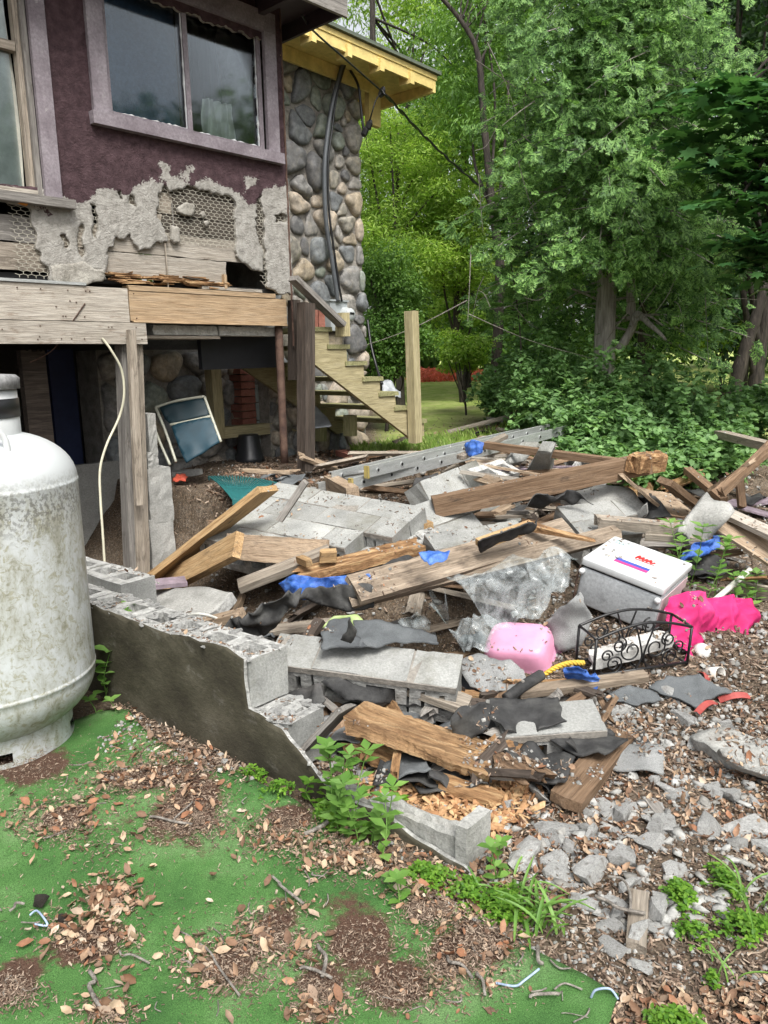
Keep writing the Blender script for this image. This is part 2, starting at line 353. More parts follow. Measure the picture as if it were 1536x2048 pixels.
def pboard(L_, w_, t_, seg=6, jag=.0, rough=.0, cseg=2, taper=0, warp=0, seed=0):
    """a board along x with worn edges; jag = torn ends, rough = eaten sides"""
    if rough > .1: seg = max(seg, int(L_ / .022)); cseg = max(cseg, 5)
    r = np.random.default_rng(seed); V = []; ring = 2 * (cseg + 1)
    for i in range(seg + 1):
        f = i / seg; x = -L_ / 2 + L_ * f; s = 1 - taper * f
        for side in (1, -1):
            for k in range(cseg + 1):
                y = (-w_ / 2 + w_ * k / cseg) * side * -1; z = t_ / 2 * side
                e = jag if i in (0, seg) else 0
                rg = min(rough, .05); V.append((x + e * r.uniform(-1, 1), y * s + rg * w_ * r.uniform(-.5, .5) * (1 if k in (0, cseg) else .3), z * s + rg * t_ * r.uniform(-.6, .3) + warp * math.sin(f * PI)))
    if rough > .1:
        V = np.array(V); Q = V * [4, 38, 38] + seed; e = np.abs(V[:, 0]) / (L_ / 2)
        V[:, 2] += t_ * rough * (fbm(Q, 1, 1) * 1.6 - .3) * np.where(V[:, 2] > 0, 1, .3); V[:, 1] += w_ * rough * fbm(Q, 1, 2) * .7; V[:, 0] += np.where(e > .93, 1, 0) * np.sign(V[:, 0]) * fbm(V * [0, 55, 55] + seed, 1, 4) * .05; V = V.tolist()
    F = []
    for i in range(seg):
        for k in range(ring): a = i * ring + k; b = i * ring + (k + 1) % ring; F.append((a, b, b + ring, a + ring))
    F.append(tuple(range(ring))[::-1]); F.append(tuple(seg * ring + k for k in range(ring)))
    return V, F
NB = [0]
def plank(name, p0, p1, w_, t_, mt, tilt=0, label=None, cat='plank', group=None, parent=None, jag=.008, rough=.03, seg=6, cseg=2, taper=0, warp=0, up=None):
    p0 = np.asarray(p0, float); p1 = np.asarray(p1, float); X = nrm(p1 - p0); Z = nrm(np.array([0, 0, 1.]) if up is None else up); Y = nrm(np.cross(Z, X)); Z = np.cross(X, Y)
    q = math.radians(tilt); Y, Z = Y * math.cos(q) + Z * math.sin(q), Z * math.cos(q) - Y * math.sin(q)
    NB[0] += 1; V, F = pboard(np.linalg.norm(p1 - p0), w_, t_, seg, jag, rough, cseg, taper, warp, NB[0])
    o = obj(name, mk(name, V, F, mt), parent, frame((p0 + p1) / 2, X, Y, Z))
    if label: tag(o, label, cat, group)
    return o
def cmu_mesh(lx=.39, ly=.19, lz=.19, j=.002, seed=0, tops=True):
    """hollow block, cores run along y; face up is x-y"""
    r = np.random.default_rng(seed); xs = [0, .045, lx / 2 - .028, lx / 2 + .028, lx - .045, lx]; zs = [0, .052, lz - .052, lz]; V = []; F = []; mi = []
    for y in (0, ly):
        for x in xs:
            for z in zs: V.append((x - lx / 2, y - ly / 2, z - lz / 2))
    V = np.array(V) + r.normal(0, j, (48, 3)); idx = lambda s, i, k: s * 24 + i * 4 + k
    for i in range(5):
        for k in range(3):
            if i in (1, 3) and k == 1: continue
            F += [(idx(0, i, k), idx(0, i + 1, k), idx(0, i + 1, k + 1), idx(0, i, k + 1)), (idx(1, i, k), idx(1, i, k + 1), idx(1, i + 1, k + 1), idx(1, i + 1, k))]; mi += [1, 1]
    for i in range(5):
        F += [(idx(0, i, 0), idx(1, i, 0), idx(1, i + 1, 0), idx(0, i + 1, 0)), (idx(0, i, 3), idx(0, i + 1, 3), idx(1, i + 1, 3), idx(1, i, 3))]; mi += [0, 0]
    for k in range(3):
        F += [(idx(0, 0, k), idx(0, 0, k + 1), idx(1, 0, k + 1), idx(1, 0, k)), (idx(0, 5, k), idx(1, 5, k), idx(1, 5, k + 1), idx(0, 5, k + 1))]; mi += [0, 0]
    for i in (1, 3):
        F += [(idx(0, i, 1), idx(0, i + 1, 1), idx(1, i + 1, 1), idx(1, i, 1)), (idx(0, i, 2), idx(1, i, 2), idx(1, i + 1, 2), idx(0, i + 1, 2)),
              (idx(0, i, 1), idx(1, i, 1), idx(1, i, 2), idx(0, i, 2)), (idx(0, i + 1, 1), idx(0, i + 1, 2), idx(1, i + 1, 2), idx(1, i + 1, 1))]; mi += [1] * 4
    return mk('block', V, F, mats=[MT['block'], MT['blockbroken']], mi=mi)
CMU = [cmu_mesh(seed=k) for k in range(3)]
CMUH = [cmu_mesh(lx=.19, seed=9)]
def cmu_slab(name, o_, px_, py_, rows, label, cat='fallen wall', group=None, z_=None):
    """a fallen piece of block wall: o_ one corner, px_ direction of the courses, py_ direction from course to course"""
    X = nrm(px_); Y = np.asarray(py_, float); Y = nrm(Y - X * (Y @ X)); Z = np.cross(X, Y)
    if Z[2] < 0: Z = -Z; X = -X; flip = -1
    else: flip = 1
    e = empty(name, M=frame(o_, X, Y, Z)); tag(e, label, cat, group); mb = MB()
    for r_, rw in enumerate(rows):
        a, b = rw[:2]; x = a; k = 0; hf = len(rw) > 2
        while x < b - .1:
            full = b - x > .3 and not (hf and k == 0); l = .4 if full else .2
            me = (CMU if full else CMUH)[(r_ + k) % (3 if full else 1)]
            obj('block', me, e, Matrix.Translation((flip * (x + l / 2), .2 * r_ + .1, -.095 + rnd.uniform(-.002, .002))) @ Matrix.Rotation(rnd.uniform(-.003, .003), 4, 'Z')); x += l; k += 1
        xa, xb = sorted((flip * a, flip * b)); mb.box((xa + .006, .2 * r_ + .007, -.03), (xb - .006, .2 * r_ + .2, -.003))
    mb.make('mortar', MT['mortar'], e)
    return e
def chunkmesh(seed, flat=1.0):
    r = np.random.default_rng(seed); bm = bmesh.new()
    for p in r.normal(0, 1, (14, 3)):
        p = nrm(p) * r.uniform(.7, 1); q = np.clip(p * 1.25, -.8, .8); bm.verts.new((q[0], q[1] * .8, q[2] * flat))
    res = bmesh.ops.convex_hull(bm, input=bm.verts[:])
    for v in [v for v in bm.verts if not v.link_faces]: bm.verts.remove(v)
    me = bpy.data.meshes.new('chunk'); bm.to_mesh(me); bm.free(); me.materials.append(MT['blockbroken'] if seed % 3 else MT['concrete']); return me
CH = [chunkmesh(k, .55) for k in range(8)] + [chunkmesh(20 + k, .28) for k in range(8)]

def pxof(P_):
    d = np.asarray(P_, float) - CAM; z = d @ cF; return 768 + FPX * (d @ cR) / z, 1024 - FPX * (d @ cU) / z
LMK = [('white mini fridge', 1270, 1150), ('pink tub', 1040, 1300), ('black scroll rack', 1275, 1300), ('pale stepped block slab', 670, 1030), ('broken wall top', 400, 1260), ('front hollow block piece', 730, 1310), ('rotted golden beam', 840, 1480), ('draped hollow block', 1060, 1440), ('aluminium ladder', 880, 915), ('long brown beam', 1080, 980), ('clear plastic sheeting', 960, 1210), ('hot pink cloth', 1430, 1240), ('golden joist', 430, 1080), ('wavy tan board', 550, 1100), ('tilted plywood sheet', 1500, 940), ('tall weed', 1390, 1110), ('dark curling shingle', 1390, 1385), ('brown plank on the dirt', 1185, 1540), ('low end of the broken wall', 920, 1700), ('turf corner', 1220, 1980), ('grassy weed clump', 1060, 1810), ('clover patch at right', 1370, 1800), ('tilted slab at the right edge', 1500, 1510), ('tan plywood flap', 1320, 985), ('blue mesh ball', 870, 1112), ('big leaf heap on the turf', 200, 1850), ('leaf heap at the wall foot', 690, 1720), ('base of the white tank', 90, 1450), ('turf seam', 450, 1540), ('bottom leaf heap on the turf', 430, 1940), ('brown soil patch on the turf', 760, 1900), ('upper leaf heap on the turf', 300, 1550), ('weathered stake', 1275, 1845), ('triangular grey shard', 1112, 1665), ('round clover patch', 1362, 1800), ('white mortar lump on the dirt', 1345, 1585), ('wedge shaped slab piece', 1490, 1660)]
USED = {}
def where(Pw, lead, tail=''):
    px, py = pxof(Pw); best = sorted(LMK, key=lambda l: (l[1] - px) ** 2 + ((l[2] - py) * 1.3) ** 2)
    for l in best[:3]:
        dx, dy = px - l[1], py - l[2]; d = math.hypot(dx, dy)
        rel = ('right of' if dx > 0 else 'left of') if abs(dx) > abs(dy) * 1.2 else ('in front of' if dy > 0 else 'behind')
        for q in ((['just', '', 'well'] if d < 90 else ['', 'well', 'just']) if rel[0] in 'rl' else ['', 'close', 'farther']):
            t = ' '.join(f'{lead} {q} {rel} the {l[0]}'.split())
            if t not in USED and (q != 'well' or d > 60): USED[t] = 1; return t
    for l in best[:4]:
        for q in ('next to', 'a little away from', 'between other bits near', 'lowest of those near', 'topmost of those near', 'partly hidden near'):
            t = f'{lead} {q} the {l[0]}'
            if t not in USED: USED[t] = 1; return t
    return ' '.join(f'{lead} near the {best[0][0]}'.split())
COLN = {'weathered': 'weathered', 'brownwood': 'brown', 'darkwood': 'dark', 'rotten': 'rotten', 'tan': 'tan', 'greywood': 'grey', 'palewood': 'pale', 'purple': 'lilac', 'felt': 'black', 'shingle': 'dark grey', 'shingle_pale': 'pale grey', 'golden': 'golden'}
# ================================================================ ground
BK = np.array([-.45, 5.9])
def hs_s(x, y): return (x - HC[0]) * Dv[0] + (y - HC[1]) * Dv[1]
def hs_n(x, y): return (x - HC[0]) * Nv[0] + (y - HC[1]) * Nv[1]
def terr(x, y, fine=True):
    x = np.asarray(x, float); y = np.asarray(y, float)
    low = np.interp(y, [-60, 2.9, 4, 5, 6, 7, 8, 17, 22, 60], [0, 0, .10, .22, .34, .46, .57, .80, .95, 1.6])
    s = hs_s(x, y); n = hs_n(x, y)
    base = sstep(-1.35, -.95, s) + sstep(.9, 1.6, n) * 0; low = low * np.where(y < 9, np.clip(base, 0, 1), 1)
    d = -(n - .43) + .06 * vnoise(np.stack([x, y, x * 0], -1), 3, 5); up = sstep(-.16, .10, d) * sstep(-1.03, -.93, s) * (y > 4.6)
    z = np.maximum(low, .585 * up)
    z = z + .09 * np.exp(-((x - .6) / .9) ** 2 - ((y - 4.9) / .5) ** 2) * (1 - up)
    z = z - .50 * np.exp(-((x - .15) / .5) ** 4 - ((y - 3.95) / .3) ** 4) - .16 * np.exp(-((x - .32) / .22) ** 2 - ((y - 2.72) / .12) ** 2)
    wl = (x + 1.17) * .682 + (y - 3.11) * .731         # beyond the retaining wall
    rub = sstep(.1, .4, wl) * (1 - sstep(7, 8.5, y))
    P = np.stack([x, y, x * 0], -1)
    z = z + fbm(P, 1.6, 2) * (.006 + .05 * rub) + (fbm(P, 9, 3) * (.002 + .02 * sstep(-.1, .3, wl)) if fine else 0)
    return z
def terr1(x, y): return float(terr(np.array([x]), np.array([y]))[0])
def hit(PX, PY, far=30):
    PX = np.asarray(PX, float); PY = np.asarray(PY, float)
    D_ = cF + cR * ((PX[:, None] - 768) / FPX) + cU * ((1024 - PY[:, None]) / FPX); t = np.full(len(PX), 1.2); done = np.zeros(len(PX), bool)
    for k in range(260):
        P = CAM + D_ * t[:, None]; h = P[:, 2] - terr(P[:, 0], P[:, 1], False); done |= h < .004
        t = np.where(done | (t > far), t, t + np.maximum(h * .35, .006))
    P = CAM + D_ * t[:, None]; P[:, 2] = terr(P[:, 0], P[:, 1]); return P[done]
def h1(px, py, dz=0):
    p = hit([px], [py])[0]; p[2] += dz; return p
xs = np.concatenate([np.arange(-60, -4, 4), np.arange(-4, 5.5, .032), np.arange(5.5, 12, .4), np.arange(12, 61, 4)])
ys = np.concatenate([np.arange(-40, 0, 4), np.arange(0, 1, .25), np.arange(1, 8.5, .032), np.arange(8.5, 16, .25), np.arange(16, 62, 2)])
GX, GY = np.meshgrid(xs, ys, indexing='ij'); GZ = terr(GX, GY)
V = np.stack([GX.ravel(), GY.ravel(), GZ.ravel()], 1); I, J = np.meshgrid(np.arange(len(xs) - 1), np.arange(len(ys) - 1), indexing='ij'); I, J = I.ravel(), J.ravel(); n_ = len(ys)
F = np.stack([I * n_ + J, (I + 1) * n_ + J, (I + 1) * n_ + J + 1, I * n_ + J + 1], 1)
def groundmat():
    m, t, b = nodes('ground_soil'); v = coords(t, off=False); n = noise(t, v, 3, 9, .7)
    c = ramp(t, [(.05, .038, .028), (.11, .088, .068), (.18, .155, .13)], n, .3, .7).outputs[0]
    n2 = noise(t, v, 70, 6, .75); c = mix(t, c, ramp(t, [(.3, .3, .3), (1.7, 1.6, 1.45)], n2, .34, .66).outputs[0], 1, 'MULTIPLY')
    vo = t.nodes.new('ShaderNodeTexVoronoi'); vo.inputs['Scale'].default_value = 75; L(t, v, vo.inputs['Vector'])
    fr = ramp(t, [(1, 1, 1), (0, 0, 0)], vo.outputs['Distance'], .18, .3).outputs[0]
    vc = ramp(t, [(.08, .05, .03), (.2, .12, .07), (.3, .23, .16), (.26, .25, .23), (.06, .04, .03)], vo.outputs['Color'], 0, 1).outputs[0]; c = mix(t, c, vc, fr)
    at_ = t.nodes.new('ShaderNodeAttribute'); at_.attribute_name = 'grass'
    gc = ramp(t, [(.18, .25, .05), (.32, .40, .11), (.48, .45, .22)], noise(t, v, 2.2, 9, .7), .3, .7).outputs[0]; c = mix(t, c, gc, at_.outputs['Fac'])
    L(t, c, b.inputs['Base Color']); b.inputs['Roughness'].default_value = .95; b.inputs['Specular IOR Level'].default_value = .15
    bumpn(t, b, n2, .012, .9); return m
gm = mk('ground', V, F, groundmat(), True)
pn = fbm(V, .9, 4); gx, gy = V[:, 0], V[:, 1]
path = np.exp(-((gx - (1.15 + .05 * (gy - 8))) / .45) ** 2) * (1 - sstep(10.5, 13, gy))
gr = sstep(7.4, 8.2, gy + pn * .6) * (1 - .75 * path) * (1 - .5 * sstep(.1, .5, pn))
gr = gr * sstep(-.3, .1, gx - .1)
a_ = gm.attributes.new('grass', 'FLOAT', 'POINT'); a_.data.foreach_set('value', gr.astype(np.float32))
obj('ground', gm, kind='structure')
# ---------------------------------------------------------------- artificial turf carpet
DIRT = [(60, 1540, 110, 40), (720, 1900, 90, 60), (800, 1990, 90, 40), (900, 1940, 60, 40), (380, 1650, 60, 26), (470, 1960, 90, 45), (190, 1890, 80, 45), (400, 1620, 70, 50), (640, 1990, 60, 36), (30, 1990, 60, 40), (850, 1830, 50, 26), (700, 1690, 60, 40), (300, 1560, 120, 40), (370, 1655, 90, 40), (560, 1650, 60, 30), (130, 1650, 60, 40), (960, 1890, 50, 40), (540, 1890, 60, 50)]
dg = [(g(a, b, 0), c, d) for a, b, c, d in DIRT]
def dirtmask(P):
    v = np.zeros(len(P)); dn = fbm(P, 7, 8, 5)
    for q, rx, ry in dg:
        k = (q[1]) / FPX * .9; ax = rx * k; ay = ry * k * 2.0
        r = ((P[:, 0] - q[0]) / ax) ** 2 + ((P[:, 1] - q[1]) / ay) ** 2; v = np.maximum(v, np.exp(-r * .9) * .85 + dn * .62)
    return np.clip(v, 0, 1)
def turfmat():
    m, t, b = nodes('green_turf'); v = coords(t, off=False); at_ = t.nodes.new('ShaderNodeAttribute'); at_.attribute_name = 'mask'
    n = noise(t, v, 2.5, 6, .6); c = ramp(t, [(.034, .10, .026), (.075, .18, .048), (.16, .27, .11)], n, .3, .7).outputs[0]
    n2 = noise(t, v, 330, 3, .8); c = mix(t, c, ramp(t, [(.35, .35, .35), (1.6, 1.6, 1.6)], n2, .33, .67).outputs[0], .9, 'MULTIPLY')
    n3 = noise(t, v, 28, 8, .75); ad = t.nodes.new('ShaderNodeMath'); ad.operation = 'MULTIPLY_ADD'; L(t, n3, ad.inputs[0]); ad.inputs[1].default_value = .9; L(t, at_.outputs['Fac'], ad.inputs[2])
    f = ramp(t, [(0, 0, 0), (1, 1, 1)], ad.outputs[0], .80, .98).outputs[0]
    dc = ramp(t, [(.035, .018, .012), (.09, .05, .035), (.17, .11, .075)], n2, .3, .7).outputs[0]; c = mix(t, c, dc, f)
    L(t, c, b.inputs['Base Color']); b.inputs['Roughness'].default_value = .9; b.inputs['Specular IOR Level'].default_value = .2; bumpn(t, b, n2, .004, 1); return m
TM = turfmat()
def turf(name, px, z, label, seed, wr=.012):
    pts = [g(a, b, z) for a, b in px]
    o = patch(name, pts, TM, cell=.03, thick=.006, rag=.004, wr=wr, wrs=2.2, seed=seed, attr=dirtmask); tag(o, label, 'carpet'); return o
cp1 = turf('turf_carpet', [(-700, 1900), (-300, 1640), (60, 1490), (150, 1440), (200, 1422), (258, 1418), (278, 1450), (330, 1492), (415, 1537), (430, 1590), (300, 1680), (-100, 1900)], .017, 'green artificial turf strip running from the white tank to the wall foot', 3, .006)
cp2 = turf('turf_carpet', [(440, 1532), (510, 1562), (590, 1600), (650, 1650), (740, 1730), (780, 1752), (860, 1800), (960, 1850), (1080, 1905), (1170, 1950), (1238, 1990), (1215, 2060), (1150, 2200), (1100, 2500), (-900, 2500), (-700, 1820), (-100, 1640), (200, 1590), (330, 1575)], .03, 'large green artificial turf sheet covered in brown leaves and soil', 4, .008)
CARP = [[tuple(g(a, b, .01)[:2]) for a, b in [(440, 1532), (590, 1600), (740, 1730), (960, 1850), (1238, 1990), (1150, 2200), (1100, 2500), (-900, 2500), (-700, 1900), (-300, 1640), (150, 1440), (258, 1418), (330, 1492), (415, 1537)]]]
def zc(x, y): return np.where(inside(CARP[0], np.asarray(x), np.asarray(y)), .036, terr(x, y))
# ================================================================ house
HOUSE = empty('house', M=Matrix.Translation(Vector(HC)) @ Matrix.Rotation(TH, 4, 'Z'))
tag(HOUSE, 'run-down purple house with crumbling stucco, posts below and a cobblestone end wall', 'house')
def hp(pxs, n=0): return [W(a, b, n) for a, b in pxs]
def wbox(name, a, b, n0, n1, mt, parent=HOUSE, pad=0, j=.001):      # box between two picture corners on the wall, from n0 to n1
    A = W(*a, n1); B = W(*b, n1); x0, x1 = sorted((A[0], B[0])); z0, z1 = sorted((A[2], B[2]))
    L_ = x1 - x0; c = np.array([(x0 + x1) / 2, -(n0 + n1) / 2, (z0 + z1) / 2])
    NB[0] += 1
    if L_ >= (z1 - z0): V, F = pboard(L_, z1 - z0, n1 - n0, 8, .004, .012, 2, 0, 0, NB[0]); X, Y, Z = (1, 0, 0), (0, 0, 1), (0, -1, 0)
    else: V, F = pboard(z1 - z0, L_, n1 - n0, 8, .004, .012, 2, 0, 0, NB[0]); X, Y, Z = (0, 0, 1), (-1, 0, 0), (0, -1, 0)
    return obj(name, mk(name, V, F, mt), parent, frame(c, X, Y, Z))
# stucco skin: painted above, bare and ragged below, wire and boards showing through holes
def paintmask(P):                      # 1 = purple paint still on
    Q = P.copy(); q = W(300, 345)[2]; Q[:, 1] = 0; line = np.interp(P[:, 0], [W(0, 380)[0], W(140, 400)[0], W(250, 380)[0], W(330, 335)[0], W(400, 350)[0], W(470, 375)[0], W(520, 385)[0], W(575, 385)[0]], [W(0, 380)[2], W(140, 400)[2] , W(250, 382)[2], W(330, 350)[2], W(400, 358)[2], W(470, 375)[2], W(520, 385)[2], W(575, 375)[2]])
    return np.clip((P[:, 2] - line) * 9 + fbm(Q, 7, 3, 5) * 2.4 + .5, 0, 1)
def stuccomat():
    m, t, b = nodes('purple_stucco'); v = coords(t, off=False); at_ = t.nodes.new('ShaderNodeAttribute'); at_.attribute_name = 'mask'
    n = noise(t, v, 18, 8, .7); n2 = noise(t, v, 75, 5, .7)
    pc = ramp(t, [(.034, .018, .021), (.064, .036, .041), (.10, .060, .067)], n, .3, .7).outputs[0]
    gc = ramp(t, [(.17, .16, .14), (.34, .325, .295), (.47, .455, .42)], n, .25, .75).outputs[0]
    ad = t.nodes.new('ShaderNodeMath'); ad.operation = 'MULTIPLY_ADD'; L(t, n2, ad.inputs[0]); ad.inputs[1].default_value = 1.1; L(t, at_.outputs['Fac'], ad.inputs[2])
    f = ramp(t, [(0, 0, 0), (1, 1, 1)], ad.outputs[0], .94, 1.0).outputs[0]; c = mix(t, gc, pc, f)
    L(t, c, b.inputs['Base Color']); b.inputs['Roughness'].default_value = .8; b.inputs['Specular IOR Level'].default_value = .3
    a2 = t.nodes.new('ShaderNodeMath'); a2.operation = 'ADD'; L(t, n, a2.inputs[0]); L(t, n2, a2.inputs[1]); bumpn(t, b, a2.outputs[0], .012, 1); return m
MT['stucco'] = stuccomat()
x_l = -4.2; zt = 4.15
# outline (house coords) : top edge, right edge, ragged bottom from the photograph
bot = hp([(583, 590), (555, 588), (532, 578), (528, 500), (524, 480), (528, 440), (520, 420), (518, 385), (512, 395), (508, 440), (512, 470), (522, 500), (524, 540), (505, 540), (470, 515), (470, 470), (466, 430), (468, 405), (455, 392), (420, 385), (400, 380), (385, 375), (345, 380), (320, 378), (312, 405), (308, 430), (325, 460), (332, 485), (300, 490), (293, 500), (277, 500), (262, 485), (258, 470), (232, 478), (226, 470), (225, 490), (213, 495), (212, 525), (205, 540), (206, 560), (170, 568), (100, 568), (97, 540), (80, 520), (72, 500), (62, 440), (55, 415), (20, 408), (0, 402), (-60, 400)])
outl = [np.array([0, -.02, zt])] + [np.array([p[0], -.02, p[2]]) for p in bot] + [np.array([x_l, -.02, bot[-1][2]]), np.array([x_l, -.02, zt])]
def rect_h(pxa, pxb, n=.02):
    A = W(*pxa, n); B = W(*pxb, n); return [np.array([A[0], -.02, A[2]]), np.array([B[0], -.02, A[2]]), np.array([B[0], -.02, B[2]]), np.array([A[0], -.02, B[2]])]
wz0, wz1 = W(555, 330)[2], W(537, 72)[2]; wx0, wx1 = W(183, 250)[0], W(553, 325)[0]
lx1 = W(128, 390)[0]; lz0 = W(60, 392)[2]
hole1 = [np.array([a, -.02, b]) for a, b in ((wx0 + .06, wz0 + .05), (wx1 - .06, wz0 + .05), (wx1 - .06, wz1 - .05), (wx0 + .06, wz1 - .05))]
hole2 = [np.array([a, -.02, b]) for a, b in ((-3.3, lz0 + .04), (lx1 - .04, lz0 + .04), (lx1 - .04, 4.05), (-3.3, 4.05))]
cracks = [hp([(355, 408), (378, 388), (385, 412), (372, 428), (358, 425)]), ]
cr = [[np.array([p[0], -.02, p[2]]) for p in hp(q)] for q in ([(176, 402), (188, 412), (196, 448), (190, 478), (182, 462), (184, 434)], [(256, 388), (268, 392), (270, 414), (261, 410)], [(152, 455), (160, 452), (168, 500), (160, 520), (152, 490)], [(120, 470), (128, 466), (140, 492), (130, 500)], [(230, 382), (240, 380), (242, 398), (234, 400)], [(545, 430), (572, 428), (570, 444), (548, 448)], [(150, 540), (190, 536), (196, 545), (156, 552)])]
st = patch('stucco_wall', outl, MT['stucco'], cell=.014, thick=.024, rag=.020, ragsc=34, wr=.005, wrs=12, seed=2, holes=[hole1, hole2] + cr, parent=HOUSE, attr=paintmask, world=False, tmat=MT['stucco_grey'])
for k, pz in enumerate([[(100, 560), (98, 535), (120, 530), (160, 525), (185, 538), (205, 540), (202, 562), (165, 572), (110, 572)], [(350, 417), (366, 404), (370, 408), (386, 412), (384, 424), (378, 434), (362, 432), (352, 426)], [(396, 428), (402, 423), (407, 432), (401, 437)], [(402, 445), (409, 441), (414, 448), (408, 455)], [(338, 452), (352, 455), (357, 485), (345, 490), (338, 480)]]):
    q = [np.array([p[0], -.03, p[2]]) for p in hp(pz)]
    patch('stucco_flake', q, MT['stucco_grey'], cell=.012, thick=.02, rag=.008, wr=.004, wrs=14, seed=40 + k, parent=HOUSE, world=False)
# stucco at the corner return (end of the porch) and rusty corner bead
MBc = MB(); MBc.box((-.022, .0, W(580, 590)[2] + .03), (0.0, 1.9, zt)); MBc.make('end_wall', MT['stucco_grey'], HOUSE)
MBc = MB(); zz = np.linspace(W(580, 600)[2] - .35, zt, 60)
MBc.tube([(.004 + .002 * math.sin(i * 2.1), -.024 + .002 * math.cos(i * 1.7), z) for i, z in enumerate(zz)], .008, 5); MBc.make('corner_bead', MT['rust'], HOUSE)
# sheathing boards behind
zb = W(575, 575)[2]; rows_z = [zb - .01, zb + .15, zb + .30, zb + .42, zb + .56, zb + .72]
MT['shadewood'] = woodmat('shade_toned_boards', [(.04, .034, .028), (.10, .085, .07), (.19, .165, .135)])  # boards in the stucco holes, their shade put into the wood colour
mats_r = ['tan', 'weathered', 'greywood', 'greywood', 'weathered']
for r_ in range(5):
    cuts = [-4.2, -2.9 + rnd.uniform(-.2, .2), W(90 if r_ < 2 else 205, 500)[0], W(209, 500)[0] if r_ < 2 else -1.0 + rnd.uniform(-.1, .1), -.004]
    for c0, c1 in zip(cuts[:-1], cuts[1:]):
        if c1 - c0 < .05: continue
        if c0 < lx1 - .3 and rows_z[r_ + 1] > lz0: continue
        mt_ = MT['palewood'] if (r_ < 2 and c0 > W(180, 500)[0]) else MT['shadewood' if (r_ >= 2 and c0 > -1.3) else rnd.choice(['weathered', 'greywood', 'weathered'])]
        if r_ == 0 and c1 > -.1: c1 = W(455, 560)[0]
        L_ = c1 - c0 - .006; NB[0] += 1; V, F = pboard(L_, rows_z[r_ + 1] - rows_z[r_] - .007, .02, 14, .006, .05 if r_ < 2 else .03, 3, 0, 0, NB[0])
        obj('sheathing_board', mk('sheathing_board', V, F, mt_), HOUSE, frame(((c0 + c1) / 2, .012 + rnd.uniform(0, .006), (rows_z[r_] + rows_z[r_ + 1]) / 2), (1, 0, 0), (0, 0, 1), (0, -1, 0)))
# rotten splinters along the lowest board
mb = MB()
for k in range(60):
    x = rnd.uniform(W(215, 560)[0], W(450, 570)[0]); z = W(330, 562)[2] + rnd.uniform(-.03, .035); l = rnd.uniform(.05, .22); t_ = rnd.uniform(.004, .010)
    mb.box((x - l / 2, -.02 - t_, z - t_ / 2), (x + l / 2, .0, z + t_ / 2), j=.004)
o = mb.make('splintered_wood', MT['rotten'], HOUSE); o['kind'] = 'stuff'
wbox('batten', (330, 487), (338, 577), .012, .024, MT['weathered'])
for px_ in (345, 90, 470): wbox('batten', (px_, 405), (px_ + 4, 480), .0, .012, MT['greywood'])
wbox('fascia_splice', (448, 548), (455, 577), .0, .03, MT['beamwood'])
# chicken wire over the holes
MT['wire'] = plain('galvanised_wire', (.42, .40, .33), .6)
def hexwire(polys, name):
    mb = MB(); c = .028; W_ = math.sqrt(3) * c / 2
    for poly in polys:
        P = hp(poly); q = [(p[0], p[2]) for p in P]; x0 = min(a for a, b in q); x1 = max(a for a, b in q); z0 = min(b for a, b in q); z1 = max(b for a, b in q)
        r_ = 0; z = z0
        while z < z1:
            x = x0 + (W_ if r_ % 2 else 0)
            while x < x1:
                ok = inside(q, np.array([x]), np.array([z]))[0]
                if ok:
                    A = (x, z); s3 = c * .5
                    pts = [(x, z), (x, z + s3), (x + W_, z + s3 * 1.5), (x - W_, z + s3 * 1.5)]
                    for a, b in ((0, 1), (1, 2), (1, 3)):
                        (ax, az), (bx, bz) = pts[a], pts[b]; dpt = -.008 + .004 * math.sin(x * 20 + z * 13)
                        mb.tube([(ax, dpt, az), (bx, dpt, bz)], .0015 if a else .0021, 3, False)
                x += 2 * W_
            z += c * .75; r_ += 1
    return mb.make(name, MT['wire'], HOUSE, kind='stuff')
hexwire([[(308, 375), (345, 378), (455, 390), (472, 420), (470, 500), (400, 498), (330, 490), (300, 450)], [(505, 385), (525, 385), (530, 580), (520, 560)], [(20, 408), (62, 415), (90, 520), (100, 560), (30, 562), (25, 480)], [(515, 425), (575, 425), (575, 450), (515, 450)], [(150, 380), (275, 380), (275, 420), (200, 500), (200, 560), (110, 560), (110, 460), (150, 440)]], 'wire_mesh')
# main window
wb = lambda name, x0, x1, z0, z1, n0, n1, mt_, par, jj=.01: obj(name, mk(name, *pboard(max(x1 - x0, z1 - z0), min(x1 - x0, z1 - z0), n1 - n0, 8, .003, jj, 1, 0, 0, int(abs(x0 * 999 + z0 * 77))), mt_), par, frame(((x0 + x1) / 2, -(n0 + n1) / 2, (z0 + z1) / 2), *(((1, 0, 0), (0, 0, 1), (0, -1, 0)) if x1 - x0 > z1 - z0 else ((0, 0, 1), (-1, 0, 0), (0, -1, 0)))))
MT['purplewood'] = mat('worn_mauve_paint', [(.15, .125, .14), (.235, .205, .225), (.29, .26, .28)], 5, bump=.003, bscale=60, spots=(.42, .40, .39), spotscale=11, spotlo=.60, spothi=.72)
WIN = empty('window', parent=HOUSE); WIN['label'] = 'wide sliding window with worn lilac trim'
tw = .105
wb('frame', wx0, wx0 + tw, wz0 + .07, wz1, .02, .05, MT['purplewood'], WIN); wb('frame', wx1 - tw, wx1, wz0 + .07, wz1, .02, .05, MT['purplewood'], WIN)
wb('frame', wx0, wx1, wz1, wz1 + .13, .02, .052, MT['purplewood'], WIN); wb('sill', wx0 - .02, wx1 + .02, wz0 - .005, wz0 + .068, .0, .075, MT['purplewood'], WIN)
ix0, ix1, iz0, iz1 = wx0 + tw, wx1 - tw, wz0 + .068, wz1
xm = W(368, 100)[0]
